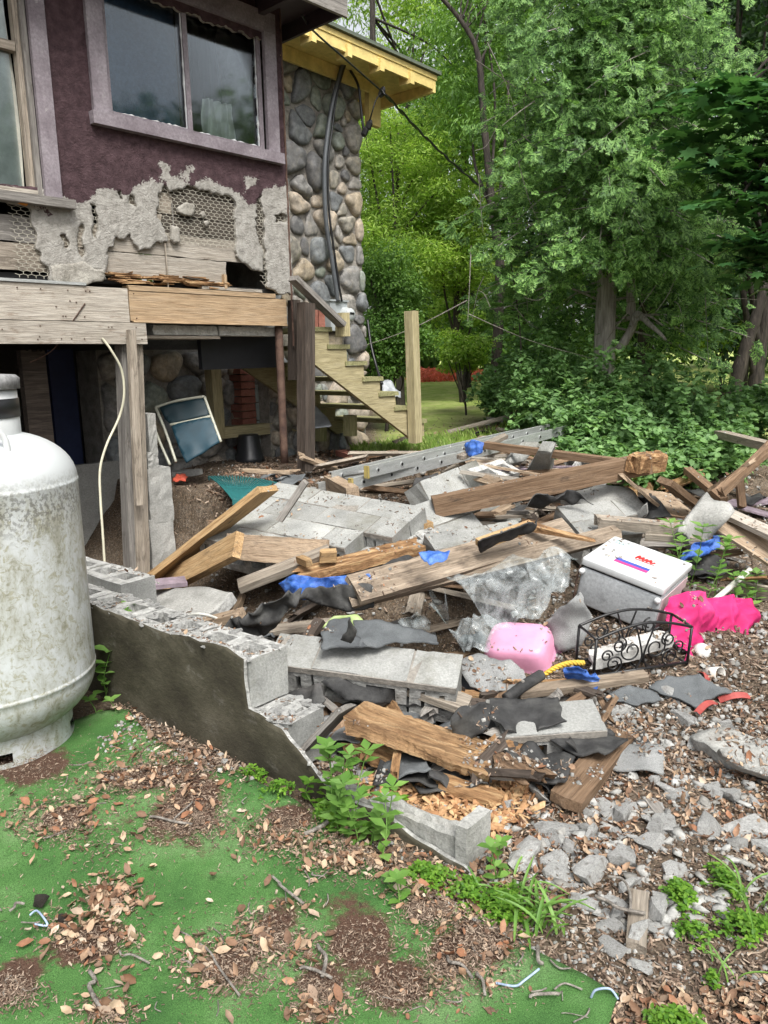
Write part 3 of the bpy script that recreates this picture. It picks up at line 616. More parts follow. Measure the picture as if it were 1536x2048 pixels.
for a0, a1, dn in ((ix0, xm + .02, .0), (xm - .02, ix1, -.02)):
    wb('sash', a0, a0 + .035, iz0, iz1, dn - .03, dn + .018, MT['purplewood'], WIN); wb('sash', a1 - .035, a1, iz0, iz1, dn - .03, dn + .018, MT['purplewood'], WIN)
    wb('sash', a0 + .035, a1 - .035, iz0, iz0 + .035, dn - .03, dn + .018, MT['purplewood'], WIN); wb('sash', a0 + .035, a1 - .035, iz1 - .035, iz1, dn - .03, dn + .018, MT['purplewood'], WIN)
    mb = MB(); mb.box((a0 + .035, -(dn - .004), iz0 + .035), (a1 - .035, -(dn - .008) + .004, iz1 - .035)); mb.make('pane', MT['glass'], WIN)
    mb = MB()
    for (p, q) in (((a0 + .037, iz0 + .037), (a1 - .037, iz0 + .037)), ((a0 + .037, iz0 + .037), (a0 + .037, iz1 - .037)), ((a1 - .037, iz0 + .037), (a1 - .037, iz1 - .037))):
        k = 24; mb.tube([(p[0] + (q[0] - p[0]) * i / k, -(dn + .002), p[1] + (q[1] - p[1]) * i / k) for i in range(k + 1)], [.002 + .006 * abs(rnd.gauss(0, .6)) for i in range(k + 1)], 5)
    mb.make('putty', MT['white'], WIN)
# interior: blue blind, curtain strip, dark hanging cloth
mb = MB(); mb.box((ix0 - .05, .10, iz0 - .1), (xm, .115, iz1 + .1)); mb.make('blue_blind', mat('blue_blind', [(.05, .085, .15), (.08, .13, .21), (.11, .17, .26)], 3, bump=.003), WIN)
def curtain(name, x0, x1, z0, z1, dep, mt_, par, amp=.02, nf=5):
    n = 60; V = []; F = []
    for i in range(n + 1):
        x = x0 + (x1 - x0) * i / n
        for j in range(9):
            z = z0 + (z1 - z0) * j / 8; V.append((x + .012 * math.sin(j * .9 + i * .2), dep + amp * math.sin(i / n * nf * 2 * PI + .25 * j) + .4 * amp * math.sin(i * .9), z))
    for i in range(n):
        for j in range(8): F.append((i * 9 + j, (i + 1) * 9 + j, (i + 1) * 9 + j + 1, i * 9 + j + 1))
    return obj(name, mk(name, V, F, mt_, True), par)
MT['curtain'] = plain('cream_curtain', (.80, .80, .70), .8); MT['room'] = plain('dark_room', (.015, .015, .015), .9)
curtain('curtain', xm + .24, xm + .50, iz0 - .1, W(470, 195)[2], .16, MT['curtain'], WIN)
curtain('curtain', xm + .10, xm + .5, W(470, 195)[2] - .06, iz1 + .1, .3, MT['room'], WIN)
# left window
WL = empty('window', parent=HOUSE); WL['label'] = 'left window with grey rotting sashes and cream curtain'
xL = lx1; tl = xL - W(88, 200)[0]
xin = W(70, 300)[0]
wb('frame', W(66, 200)[0], W(92, 200)[0] + .02, lz0, 4.1, .02, .05, MT['purplewood'], WL)
xf0 = W(66, 200)[0]
wb('frame', xf0 - .035, xf0 - .004, lz0, 4.1, -.02, .02, MT['greywood'], WL)
wb('sill', -3.2, lx1 + .03, lz0 - .055, lz0 - .004, .0, .085, MT['greywood'], WL)
wb('sash', -3.2, xf0 - .04, lz0, lz0 + .03, -.03, .03, MT['palewood'], WL)
zmid = W(30, 95)[2]
wb('sash', xf0 - .068, xf0 - .038, lz0 + .032, 4.1, -.05, .0, MT['weathered'], WL)
wb('sash', -3.2, xf0 - .072, zmid - .02, zmid + .03, -.05, .005, MT['weathered'], WL)
wb('frame', -3.3, -3.2, lz0, 4.1, .02, .05, MT['purplewood'], WL)
mb = MB(); mb.box((-3.2, .03, lz0), (xf0 - .1, .034, 4.1)); mb.make('pane', MT['glass'], WL)
curtain('curtain', -3.2, xf0 - .072, lz0, 4.1, .065, MT['curtain'], WL, .02, 9)
MT['foam'] = plain('orange_foam', (.65, .26, .05), .9, bump=.02, bs=40)
patch('foam_filler', [np.array([p[0], -.05, p[2]]) for p in hp([(-20, 392), (20, 392), (45, 398), (48, 415), (38, 412), (20, 402), (-20, 400)])], MT['foam'], cell=.01, thick=.03, rag=.008, wr=.01, parent=HOUSE, world=False)
# interior box of the upper storey (keeps daylight out of the room)
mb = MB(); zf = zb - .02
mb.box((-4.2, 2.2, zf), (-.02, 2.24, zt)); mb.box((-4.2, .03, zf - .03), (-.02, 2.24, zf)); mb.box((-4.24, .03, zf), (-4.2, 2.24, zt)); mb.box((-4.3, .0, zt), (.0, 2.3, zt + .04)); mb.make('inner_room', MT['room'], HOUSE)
# eave of the purple part
EV = empty('porch_roof', parent=HOUSE)
ze = W(640, 16, .42)[2]
mb = MB(); mb.box((-4.4, -.46, ze + .10), (.20, .2, ze + .13)); mb.make('soffit', MT['darkpurple'], EV)
for x in np.arange(-4.0, .15, .42): mb = MB(); mb.box((x, -.44, ze), (x + .05, .2, ze + .098)); mb.make('rafter_tail', MT['darkpurple'], EV)
wb('fascia', -4.4, .24, ze - .02, ze + .13, .46, .485, MT['greywood'], EV); mb = MB(); mb.box((-4.4, -.5, ze + .14), (.26, 2.4, ze + .17)); mb.make('shingles', MT['felt'], EV)
mb = MB(); mb.box((.2, -.45, ze - .01), (.225, 2.2, ze + .138)); mb.make('barge_board', MT['darkpurple'], EV)
# lower boards and beams under the stucco
b1 = wbox('board', (-260, 590), (250, 645), .0, .04, MT['palewood'])
z575, z645, z690 = W(250, 578)[2], W(250, 646)[2], W(250, 688)[2]
def hb(name, xa, xb, za, zb_, n0, n1, mt_, rg=.015): NB[0] += 1; V, F = pboard(xb - xa, zb_ - za, n1 - n0, 14, .004, rg, 2, 0, 0, NB[0]); return obj(name, mk(name, V, F, mt_), HOUSE, frame(((xa + xb) / 2, -(n0 + n1) / 2, (za + zb_) / 2), (1, 0, 0), (0, 0, 1), (0, -1, 0)))
bpy.data.objects.remove(b1)
hb('board', -4.2, W(250, 600)[0], z645 + .004, z575, .0, .04, MT['palewood'])
hb('board', -4.2, W(287, 660)[0], z690, z645, .0, .042, MT['palewood'])
zbt, zbb = W(400, 590)[2], W(400, 645)[2]
hb('beam', W(254, 600)[0], W(568, 620)[0], zbb, zbt, -.03, .03, MT['beamwood'], .006)
hb('beam_lip', W(254, 600)[0] + .01, W(566, 620)[0], zbb - .012, zbb - .001, -.03, .045, MT['beamwood'])
hb('ledger', W(254, 600)[0], W(545, 590)[0], zbt + .003, zbt + .035, -.05, .035, MT['beamwood'], .03)
hb('ledger', W(400, 580)[0], W(520, 580)[0], zbt + .04, zbt + .06, -.03, .028, MT['palewood'], .05)
hb('flashing', -4.2, W(165, 570)[0], z575 + .003, z575 + .02, .0, .05, MT['alu'])
# nails in the boards
mb = MB()
for k in range(36):
    x = rnd.uniform(-2.6, -1.3); z = rnd.choice((z690 + .03, z645 - .03, z645 + .03, z575 - .03, rnd.uniform(z690, z575))); mb.tube([(x, -.038, z), (x, -.046, z)], .004, 5)
mb.make('nail_heads', MT['rust'], HOUSE)
# ledge slabs under the beam
MT['ledge'] = mat('flaking_white_ledge', [(.33, .32, .29), (.5, .49, .45), (.62, .61, .57)], 8, bump=.01)
zl = W(400, 650, -.12)[2]
for a, b in ((300, 430), (433, 546)):
    hb('ledge_slab', W(a, 655, -.1)[0], W(b, 655, -.1)[0] - .01, zl - .075, zl - .01, -.30, -.06, MT['ledge'], .06)
hb('ledge_board', W(258, 660, -.1)[0], W(430, 660, -.1)[0], zl - .1, zl - .08, -.3, -.04, MT['weathered'])
# posts
def vpost(name, pxt, pxb, n, w_, mt_, round_=False, d=None, z1=None, par=HOUSE):
    A = W(*pxt, n); B = W(*pxb, n); z1 = z1 or A[2]
    x = (A[0] + B[0]) / 2
    if round_: V, F = tube([(A[0], A[1], B[2] + (z1 - B[2]) * i / 8) for i in range(9)], w_, 16); return obj(name, mk(name, V, F, mt_, True), par)
    NB[0] += 1; V, F = pboard(z1 - B[2], w_, d or w_, 10, .003, .03, 2, 0, 0, NB[0]); X = nrm(np.array([B[0], B[1], B[2]]) - np.array([A[0], A[1], z1])) * -1; Y = nrm(np.cross([0, -1., 0], X)); Z = np.cross(X, Y)
    return obj(name, mk(name, V, F, mt_), par, frame((x, A[1], (z1 + B[2]) / 2), X, Y, Z))
vpost('steel_pole', (557, 652), (557, 928), -.02, .031, MT['rust'], True)
vpost('post', (612, 606), (612, 942), .17, .10, MT['darkwood']); 
vpost('post', (268, 690), (285, 1180), -.03, .10, MT['weathered'], d=.05)
vpost('post', (262, 660), (278, 1010), .075, .055, MT['weathered'], d=.03)
vpost('post', (243, 690), (262, 1180), -.06, .05, MT['greywood'], d=.09)
vpost('post', (588, 600), (588, 760), -.04, .07, MT['darkwood'])
vpost('post', (425, 735), (435, 872), -.95, .10, MT['treated'])
# concrete pillar (broken wall end)
pc = W(308, 960, -.06)
PIL = empty('block_pillar', parent=HOUSE)
for (xa, xb, pa, pb) in (((296, 318, 828, 905)), ((296, 320, 906, 940)), ((296, 350, 940, 1040)), ((300, 356, 1041, 1150))):
    A = W(xa, pa, -.04); B = W(xb, pb, -.04); mb = MB(); NB[0] += 1
    V, F = pboard(abs(A[2] - B[2]), B[0] - A[0], .2, 7, .004, .10, 4, 0, 0, NB[0]); obj('block', mk('block', V, F, MT['concrete']), PIL, frame(((A[0] + B[0]) / 2, .15, (A[2] + B[2]) / 2), (0, 0, 1), (-1, 0, 0), (0, -1, 0)))
# ---- cellar and crawl space: dark walls, stones, brick pier, glass blocks
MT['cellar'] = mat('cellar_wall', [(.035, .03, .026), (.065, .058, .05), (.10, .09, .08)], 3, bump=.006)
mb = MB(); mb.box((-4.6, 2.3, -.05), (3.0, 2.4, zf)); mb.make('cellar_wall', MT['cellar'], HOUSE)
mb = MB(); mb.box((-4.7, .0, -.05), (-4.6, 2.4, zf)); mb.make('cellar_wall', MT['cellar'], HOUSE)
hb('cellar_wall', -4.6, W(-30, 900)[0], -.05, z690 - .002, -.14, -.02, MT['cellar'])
hb('cellar_door', W(62, 900, -.5)[0], W(110, 900, -.5)[0], 0, z690 - .03, -.56, -.5, MT['darkwood'])
mb = MB(); mb.box((W(100, 900, -1.2)[0], 1.2, 0), (W(240, 900, -1.2)[0], 1.26, .72)); mb.make('cellar_bench_wall', MT['concrete'], HOUSE)
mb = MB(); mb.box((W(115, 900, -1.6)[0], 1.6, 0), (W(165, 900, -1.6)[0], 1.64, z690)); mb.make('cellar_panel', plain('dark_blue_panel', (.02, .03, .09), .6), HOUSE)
hb('dark_board', W(402, 700, -.25)[0], W(552, 700, -.25)[0], W(450, 738, -.25)[2], W(450, 668, -.25)[2], -.29, -.25, MT['blackplastic'])
hb('sill_plate', W(438, 860, -1.0)[0], W(600, 860, -1.0)[0] + .3, W(500, 872, -1.0)[2], W(500, 850, -1.0)[2], -1.1, -1.0, MT['treated'])
# stones
def stone_mesh(poly, dep, seed, inset=.012, tilt=0):
    r = np.random.default_rng(seed); P = np.array(poly); c = P.mean(0)
    P = c + (P - c) * (1 - inset / (np.abs(P - c).max() + 1e-6) * 1.2)
    for _ in range(1):
        Q = np.roll(P, -1, 0); P = np.stack([P * .75 + Q * .25, P * .25 + Q * .75], 1).reshape(-1, 2)
    d = np.linalg.norm(np.diff(np.vstack([P, P[:1]]), axis=0), axis=1); cu = np.concatenate([[0], np.cumsum(d)]); n = 18; tt = np.linspace(0, cu[-1], n, endpoint=False)
    PP = np.vstack([P, P[:1]]); P = np.stack([np.interp(tt, cu, PP[:, 0]), np.interp(tt, cu, PP[:, 1])], 1); V = []
    ph = r.uniform(0, 6, 2)
    P = c + (P - c) * (1 + .10 * np.array([math.sin(ph[0] + 3 * a) for a in np.arctan2(P[:, 1] - c[1], P[:, 0] - c[0])]))[:, None] * .97
    for s_, h in ((.97, -.4), (1.0, .15), (.95, .62), (.82, .90), (.52, 1.0)):
        for q in P:
            e = q - c; V.append((c[0] + e[0] * s_, -dep * (h + .10 * math.sin(e[0] * 40 + ph[0]) * (h > 0) + .08 * math.sin(e[1] * 33 + ph[1]) * (h > 0)), c[1] + e[1] * s_))
    V.append((c[0], -dep, c[1])); F = []
    for k in range(4):
        for i in range(n): F.append((k * n + i, k * n + (i + 1) % n, (k + 1) * n + (i + 1) % n, (k + 1) * n + i))
    for i in range(n): F.append((4 * n + i, 4 * n + (i + 1) % n, 5 * n))
    return V, F
def cells(seeds, rect):
    x0, x1, z0, z1 = rect; out = []
    for i, s in enumerate(seeds):
        poly = [(x0, z0), (x1, z0), (x1, z1), (x0, z1)]
        for j, o in enumerate(seeds):
            if i == j: continue
            dx, dz = o[0] - s[0], o[1] - s[1]; d2 = dx * dx + dz * dz
            if d2 > .6: continue
            k = (d2 + s[2] ** 2 - o[2] ** 2) / 2; new = []
            for a in range(len(poly)):
                p, q = poly[a], poly[(a + 1) % len(poly)]; fp = (p[0] - s[0]) * dx + (p[1] - s[1]) * dz - k; fq = (q[0] - s[0]) * dx + (q[1] - s[1]) * dz - k
                if fp <= 0: new.append(p)
                if (fp < 0 < fq) or (fq < 0 < fp): f = fp / (fp - fq); new.append((p[0] + (q[0] - p[0]) * f, p[1] + (q[1] - p[1]) * f))
            poly = new
            if len(poly) < 3: break
        if len(poly) >= 3: out.append((i, poly))
    return out
def stone_wall(name, rect, n, rmin, rmax, ntry, parent, seed, dep=.07, thick=.35):
    r = random.Random(seed); x0, x1, z0, z1 = rect; seeds = []
    for R in [rmax] * ntry + [(rmin + rmax) / 2] * ntry * 2 + [rmin] * ntry * 5:
        x, z = r.uniform(x0, x1), r.uniform(z0, z1); R *= r.uniform(.85, 1.1)
        if all((x - a) ** 2 / .9 + (z - b) ** 2 * 1.25 > (R + c) ** 2 * .86 for a, b, c in seeds): seeds.append((x, z, R))
    n_tot = len(seeds); wl_ = empty(name, parent=parent, M=Matrix.Translation((0, -n, 0)))
    mb = MB(); mb.box((x0, .0, z0), (x1 - .03, thick, z1)); mb.make('mortar', MT['mortar'], wl_)
    for i, poly in cells(seeds, rect):
        R = seeds[i][2]; xx = [p[0] for p in poly]; 
        V, F = stone_mesh(poly, min(dep, R * .75) * r.uniform(.7, 1.2), i + seed * 1000, inset=r.uniform(.006, .016)); obj('stone', mk('stone', V, F, MT['stone'], True), wl_)
    return wl_
NS = -1.0
zst = 4.16
xsl, xsr = .55, W(727, 500, NS)[0]
sw = stone_wall('stone_wall', (xsl, xsr, .58, zst), NS, .042, .135, 40, HOUSE, 3)
# rounded stones wrapping the corner
MBc = MB()
z = .62; k = 0
while z < zst - .1:
    h = rnd.uniform(.12, .24); y = 0
    V, F = stone_mesh([(.0, z), (.19 * rnd.uniform(.8, 1.1), z + .01), (.2, z + h), (.0, z + h * .97)], .05, 500 + k, .012); V = np.array(V); obj('stone', mk('stone', np.stack([xsr - .03 - V[:, 1], V[:, 0] + .02, V[:, 2]], 1), F, MT['stone'], True), sw); z += h; k += 1
# crawl-space stone wall
stone_wall('foundation_wall', (W(200, 800, -1.3)[0], W(500, 800, -1.3)[0], .4, 1.62), -1.3, .09, .17, 40, HOUSE, 8, dep=.09)
BP = empty('brick_pier', parent=HOUSE)
A, B = W(483, 850, -1.15), W(512, 850, -1.15); z = .58; k = 0; brm = None
while z < 1.45:
    mb = MB(); mb.box((0, 0, 0), (B[0] - A[0], .2, .058), j=.002)
    if brm is None: brm = mk('brick', np.concatenate(mb.V), mb.F, MT['brick'])
    obj('brick', brm, BP, Matrix.Translation((A[0] + rnd.uniform(-.004, .004), 1.13 + rnd.uniform(-.004, .004), z))); z += .068; k += 1
GBK = empty('glass_block_window', parent=HOUSE); MT['gblock'] = plain('frosted_glass_block', (.30, .34, .32), .15, bump=.01, bs=20)
A, B = W(514, 850, -1.15), W(556, 735, -1.15); gw = .17; gbm = None
for i in range(3):
    for j in range(4):
        if gbm is None: mb = MB(); mb.box((0, 0, 0), (gw - .01, .08, gw - .01)); gbm = mk('glass_block', np.concatenate(mb.V), mb.F, MT['gblock'])
        obj('glass_block', gbm, GBK, Matrix.Translation((A[0] + i * gw, 1.15, .62 + j * gw)))
# ---- yellow eave over the stone wall
YR = empty('stone_wall_roof', parent=HOUSE)
nF = -.5; e0 = W(560, 38, nF); e1 = W(868, 172, nF); zE = (e0[2] + e1[2]) / 2
xe = e1[0]
def ybox(name, a, b, mt_=None, par=YR): m_ = MB(); m_.box(a, b, j=.001); return m_.make(name, mt_ or MT['yellow'], par)
dzE = (e1[2] - e0[2]) / (e1[0] - e0[0])
YR.matrix_local = Matrix.Translation((e0[0], .0, e0[2])) @ Matrix.Rotation(-math.atan(dzE), 4, 'Y')
Lx = xe - e0[0]
ybox('fascia', (-.2, .5 - .02, -.045), (Lx, .5 + .01, .075)); ybox('fascia_trim', (-.2, .47, .045), (Lx + .01, .478, .09))
ybox('soffit_board', (-.2, .512, .02), (Lx - .01, .80, .05)); ybox('soffit_board', (-.2, .804, .024), (Lx - .01, 1.10, .054)); ybox('soffit_board', (-.2, 1.104, .021), (Lx - .01, 1.5, .05))
MT['roofedge'] = plain('weathered_roof_edge', (.10, .12, .09), .8)
ybox('shingles', (-.25, .44, .094), (Lx + .04, 2.6, .125), MT['roofedge'])
for k in range(8):
    x = .30 + k * .42
    if x < Lx: ybox('rafter_tail', (x, .455, -.085), (x + .055, .60, .018))
ybox('frieze_board', (-.2, .885, -.10), (xsr - e0[0] + .02, .91, .018))
ybox('barge_board', (Lx - .04, .48, -.07), (Lx, 1.8, .018)); ybox('end_bracket', (xsr - e0[0] + .03, .9, -.38), (xsr - e0[0] + .2, .96, .0))
# ================================================================ vegetation
T_leaf = (np.array([(0, 0, 0), (.45, -.30, .07), (1, 0, -.03), (.45, .30, .07)]), np.array([(0, 1, 2), (0, 2, 3)]))
T_nar = (np.array([(0, 0, 0), (.4, -.11, .03), (1, 0, -.05), (.4, .11, .03)]), np.array([(0, 1, 2), (0, 2, 3)]))
T_big = (np.array([(0, 0, 0), (.25, -.27, .06), (.6, -.29, .05), (1, 0, -.08), (.6, .29, .05), (.25, .27, .06), (.5, 0, 0)]), np.array([(0, 1, 6), (1, 2, 6), (2, 3, 6), (3, 4, 6), (4, 5, 6), (5, 0, 6)]))
def starleaf():
    V = [(0.35, 0, 0)]; F = []; n = 14
    for k in range(n):
        q = 2 * PI * k / n + PI; r = (.62 if k % 2 == 0 else .34) * (.8 if k == 0 else 1); V.append((.35 + r * math.cos(q), r * math.sin(q), .05 * (k % 2)))
    for k in range(n): F.append((0, 1 + k, 1 + (k + 1) % n))
    return np.array(V), np.array(F)
T_star = starleaf()
def spray():
    V = []; F = []
    def dia(p, q, w):
        p = np.array(p); q = np.array(q); d = nrm(q - p); s = np.cross(d, [0, 0, 1.]); a = len(V); m = p * .45 + q * .55
        V.extend([p, m - s * w, q, m + s * w]); F.extend([(a, a + 1, a + 2), (a, a + 2, a + 3)])
    ax = lambda f: np.array([f, .04 * math.sin(f * 5), -.16 * f * f])
    dia(ax(0), ax(.55), .03); dia(ax(.5), ax(1.0), .05)
    for i in range(5):
        f = .16 + i * .17
        for s in (-1, 1):
            l = .42 * (1.12 - f); e = ax(f) + np.array([l * .8, s * l * .85, -.05]); dia(ax(f), e, .045)
            if i < 3: m = ax(f) * .5 + e * .5; dia(m, m + np.array([l * .55, s * l * .06, -.03]), .035); dia(m, m + np.array([l * .1, s * l * .55, -.03]), .035)
    return np.array(V), np.array(F)
T_spray = spray()
def rots(Z, n, spin=None, X=None, r=rng):
    Z = Z / (np.linalg.norm(Z, axis=1, keepdims=True) + 1e-9)
    a = r.normal(0, 1, (n, 3)) if X is None else X
    a = a - Z * (a * Z).sum(1, keepdims=True); a /= np.linalg.norm(a, axis=1, keepdims=True) + 1e-9; b = np.cross(Z, a); return np.stack([a, b, Z], 2)
def inst(T, pos, R, sc):
    V, F = T; n = len(pos); k = len(V)
    sc = np.broadcast_to(np.asarray(sc, float), (n,))
    W_ = np.einsum('nij,kj->nki', R, V) * sc[:, None, None] + pos[:, None]
    return W_.reshape(-1, 3), (F[None] + (np.arange(n) * k)[:, None, None]).reshape(-1, F.shape[1])
def leaves(clumps, T, size, seed=0, up=.8, out=.7, jit=.7, shell=.45, xdir=None):
    r = np.random.default_rng(seed); Ps = []; Ns = []; C = []
    for c, rad, n in clumps:
        u = r.normal(0, 1, (n, 3)); u /= np.linalg.norm(u, axis=1, keepdims=True); q = r.uniform(0, 1, (n, 1)) ** shell
        Ps.append(np.asarray(c) + u * q * np.asarray(rad)); Ns.append(u * out + np.array([0, 0, up]) + r.normal(0, jit, (n, 3)))
        C.append(u)
    P = np.concatenate(Ps); N = np.concatenate(Ns); U = np.concatenate(C); X = None
    if xdir is not None: X = U * xdir[0] + np.array([0, 0, xdir[1]]) + r.normal(0, xdir[2], P.shape)
    return inst(T, P, rots(N, len(P), X=X, r=r), size * r.uniform(.6, 1.3, len(P)))
LM = {
 'cedar': leafmat('cedar_fronds', [(.03, .08, .022), (.09, .20, .05), (.18, .35, .09), (.29, .48, .16)], .35, .6, 1.2),
 'bright': leafmat('bright_leaves', [(.13, .24, .035), (.22, .38, .05), (.33, .50, .09), (.42, .56, .15)], .5, .5, .9),
 'far': leafmat('far_leaves', [(.04, .09, .022), (.09, .17, .04), (.16, .27, .07)], .45, .5, .5),
 'mid': leafmat('mid_leaves', [(.07, .16, .03), (.13, .26, .05), (.20, .36, .08)], .4, .5, .9),
 'dark': leafmat('dark_leaves', [(.014, .040, .014), (.03, .075, .024), (.055, .12, .04)], .3, .5, .7),
 'maple': leafmat('maple_leaves', [(.03, .095, .035), (.055, .15, .05), (.09, .21, .065)], .3, .45, 1),
 'bramble': leafmat('bramble_leaves', [(.07, .15, .05), (.15, .29, .10), (.26, .44, .18), (.12, .24, .085)], .4, .5, 3),
 'weed': leafmat('weed_leaves', [(.12, .26, .05), (.18, .34, .08), (.24, .42, .12)], .4, .5, 6),
 'clover': leafmat('clover_leaves', [(.07, .18, .02), (.13, .28, .03), (.20, .36, .05)], .4, .5, 9),
 'grass': leafmat('grass_blades', [(.16, .28, .05), (.28, .42, .10), (.40, .48, .18)], .4, .6, 3),
 'red': leafmat('red_petals', [(.55, .10, .07), (.75, .22, .16), (.6, .14, .10)], .3, .6, 3)}
def pz(px, py, Y): return at(px, py, Y)
def clumpbox(pa, pb, Y, dY, rad, n, per, r):
    out = []
    for k in range(n):
        px = r.uniform(pa[0], pb[0]); py = r.uniform(pa[1], pb[1]); Yk = Y + r.uniform(-dY, dY); R = rad * r.uniform(.6, 1.35)
        out.append((at(px, py, Yk), (R * 1.25, R * 1.1, R * .7), per))
    return out
def tree(label, cat, base, top, r0_, clumps, T, size, mt, bark='darkbark', group=None, limbs=8, seed=1, name='tree', trunkpts=None, **kw):
    r = random.Random(seed); e = empty(name, base); tag(e, label, cat, group); base = np.asarray(base); off = -base
    tp = spline(np.array(trunkpts) if trunkpts is not None else np.array([base + [0, 0, -.2], base * .6 + np.asarray(top) * .4 + np.array([r.uniform(-.2, .2), 0, 0]), top]), 8)
    mb = MB(); rr = np.linspace(r0_, r0_ * .3, len(tp)) * (1 + .08 * np.sin(np.arange(len(tp)) * 1.7)); mb.tube(tp + off, rr, 9)
    for k in range(min(limbs, len(clumps))):
        c = np.asarray(clumps[r.randrange(len(clumps))][0]); i = r.randrange(len(tp) // 4, len(tp)); a = tp[i]; m_ = (a + c) / 2 + np.array([r.uniform(-.2, .2), r.uniform(-.2, .2), r.uniform(-.1, .3)])
        pts = spline([a, m_, c], 6); mb.tube(pts + off, np.linspace(rr[i] * .5, .012, len(pts)), 5)
    mb.make('trunk', MT[bark], e, smooth=True)
    V, F = leaves(clumps, T, size, seed, **kw); obj('crown', mk('crown', V + off, F, LM[mt]), e); return e
R_ = random.Random(3)
# far woods: closes the view; continued unseen at right, added to darken window reflections
cl = []
for k in range(420):
    a = R_.uniform(-62, 62) if k < 240 else R_.uniform(55, 128); d = R_.uniform(22, 30) if k < 240 else R_.uniform(15, 20); x = d * math.sin(math.radians(a)); y = d * math.cos(math.radians(a)); 
    hmax = 5.5 if -8 < a < 7 else 11 if k < 240 else 8; cl.append(((x, y, R_.uniform(.8, hmax)), (2.2, 1.6, 1.6), 330))
V, F = leaves(cl, T_leaf, .34, 5, shell=.6); o = obj('woods', mk('woods', V, F, LM['far'])); tag(o, 'dark far-off woods seen between the nearer trees, continued unseen at right', 'woods', kind='stuff')
def G0(px, Y): p = at(px, 700, Y); p[2] = terr1(p[0], p[1]); return p
# dark trees of the middle distance, right
for k, (px, Y, lab, sz, md, n) in enumerate([(1040, 15, 'broadleaf tree behind the brambles, just left of the big cedar', .11, 'mid', 30), (1290, 14, 'very dark tree filling the gap just right of the cedar trunk', .11, 'dark', 46), (1480, 15, 'dark shady tree behind the two leaning trunks', .12, 'dark', 46), (1640, 12, 'dark tree at the edge of the wood beyond the heap', .11, 'dark', 40), (930, 18, 'mid green tree behind the lawn and the small yellowish bush', .11, 'bright', 34)]):
    b = G0(px, Y); r = random.Random(k + 50); c = clumpbox((px - 190, -120), (px + 190, 700), Y, 1.1, .75, n, 620, r)
    tree(lab, 'tree', b, b + [0, 0, 6.5], .16, c, T_leaf, sz, md, seed=60 + k, limbs=10)
# bright trees behind the stone corner
r = random.Random(11); c = clumpbox((700, 230), (880, 560), 13.5, 1.0, .43, 62, 560, r); b = G0(800, 13.5)
tree('bright yellow-green leafy tree just right of the cobblestone corner', 'tree', b, b + [0, 0, 4], .09, c, T_nar, .088, 'bright', seed=12, limbs=12)
r = random.Random(13); c = clumpbox((860, 330), (1010, 600), 14, 1.0, .44, 48, 520, r); b = G0(930, 14)
tree('bright green tree with fine leaves left of the cedar, above the red flowers', 'tree', b, b + [0, 0, 3.6], .08, c, T_nar, .09, 'bright', seed=14, limbs=12)
r = random.Random(15); c = clumpbox((640, -60), (900, 190), 18, 1.2, .52, 26, 330, r) + clumpbox((760, 150), (960, 330), 17, .8, .48, 28, 430, r); b = G0(760, 15)
tree('tall willow-like tree with white sky showing through above the yellow eave', 'tree', b, b + [0, 0, 7.5], .14, c, T_nar, .13, 'bright', seed=16, limbs=16, xdir=(.4, -1.0, .5))
r = random.Random(17); c = clumpbox((860, -80), (1040, 250), 13, .8, .40, 22, 420, r); b = G0(985, 12)
tree('old tree with black crooked trunk and thin crown left of the cedar', 'tree', b, at(880, -60, 12), .085, c, T_nar, .10, 'mid', seed=18, limbs=12, trunkpts=[b - [0, 0, .2], at(1000, 560, 12), at(985, 420, 12), at(968, 250, 12), at(950, 90, 12), at(870, -20, 12)], xdir=(.4, -1, .5))
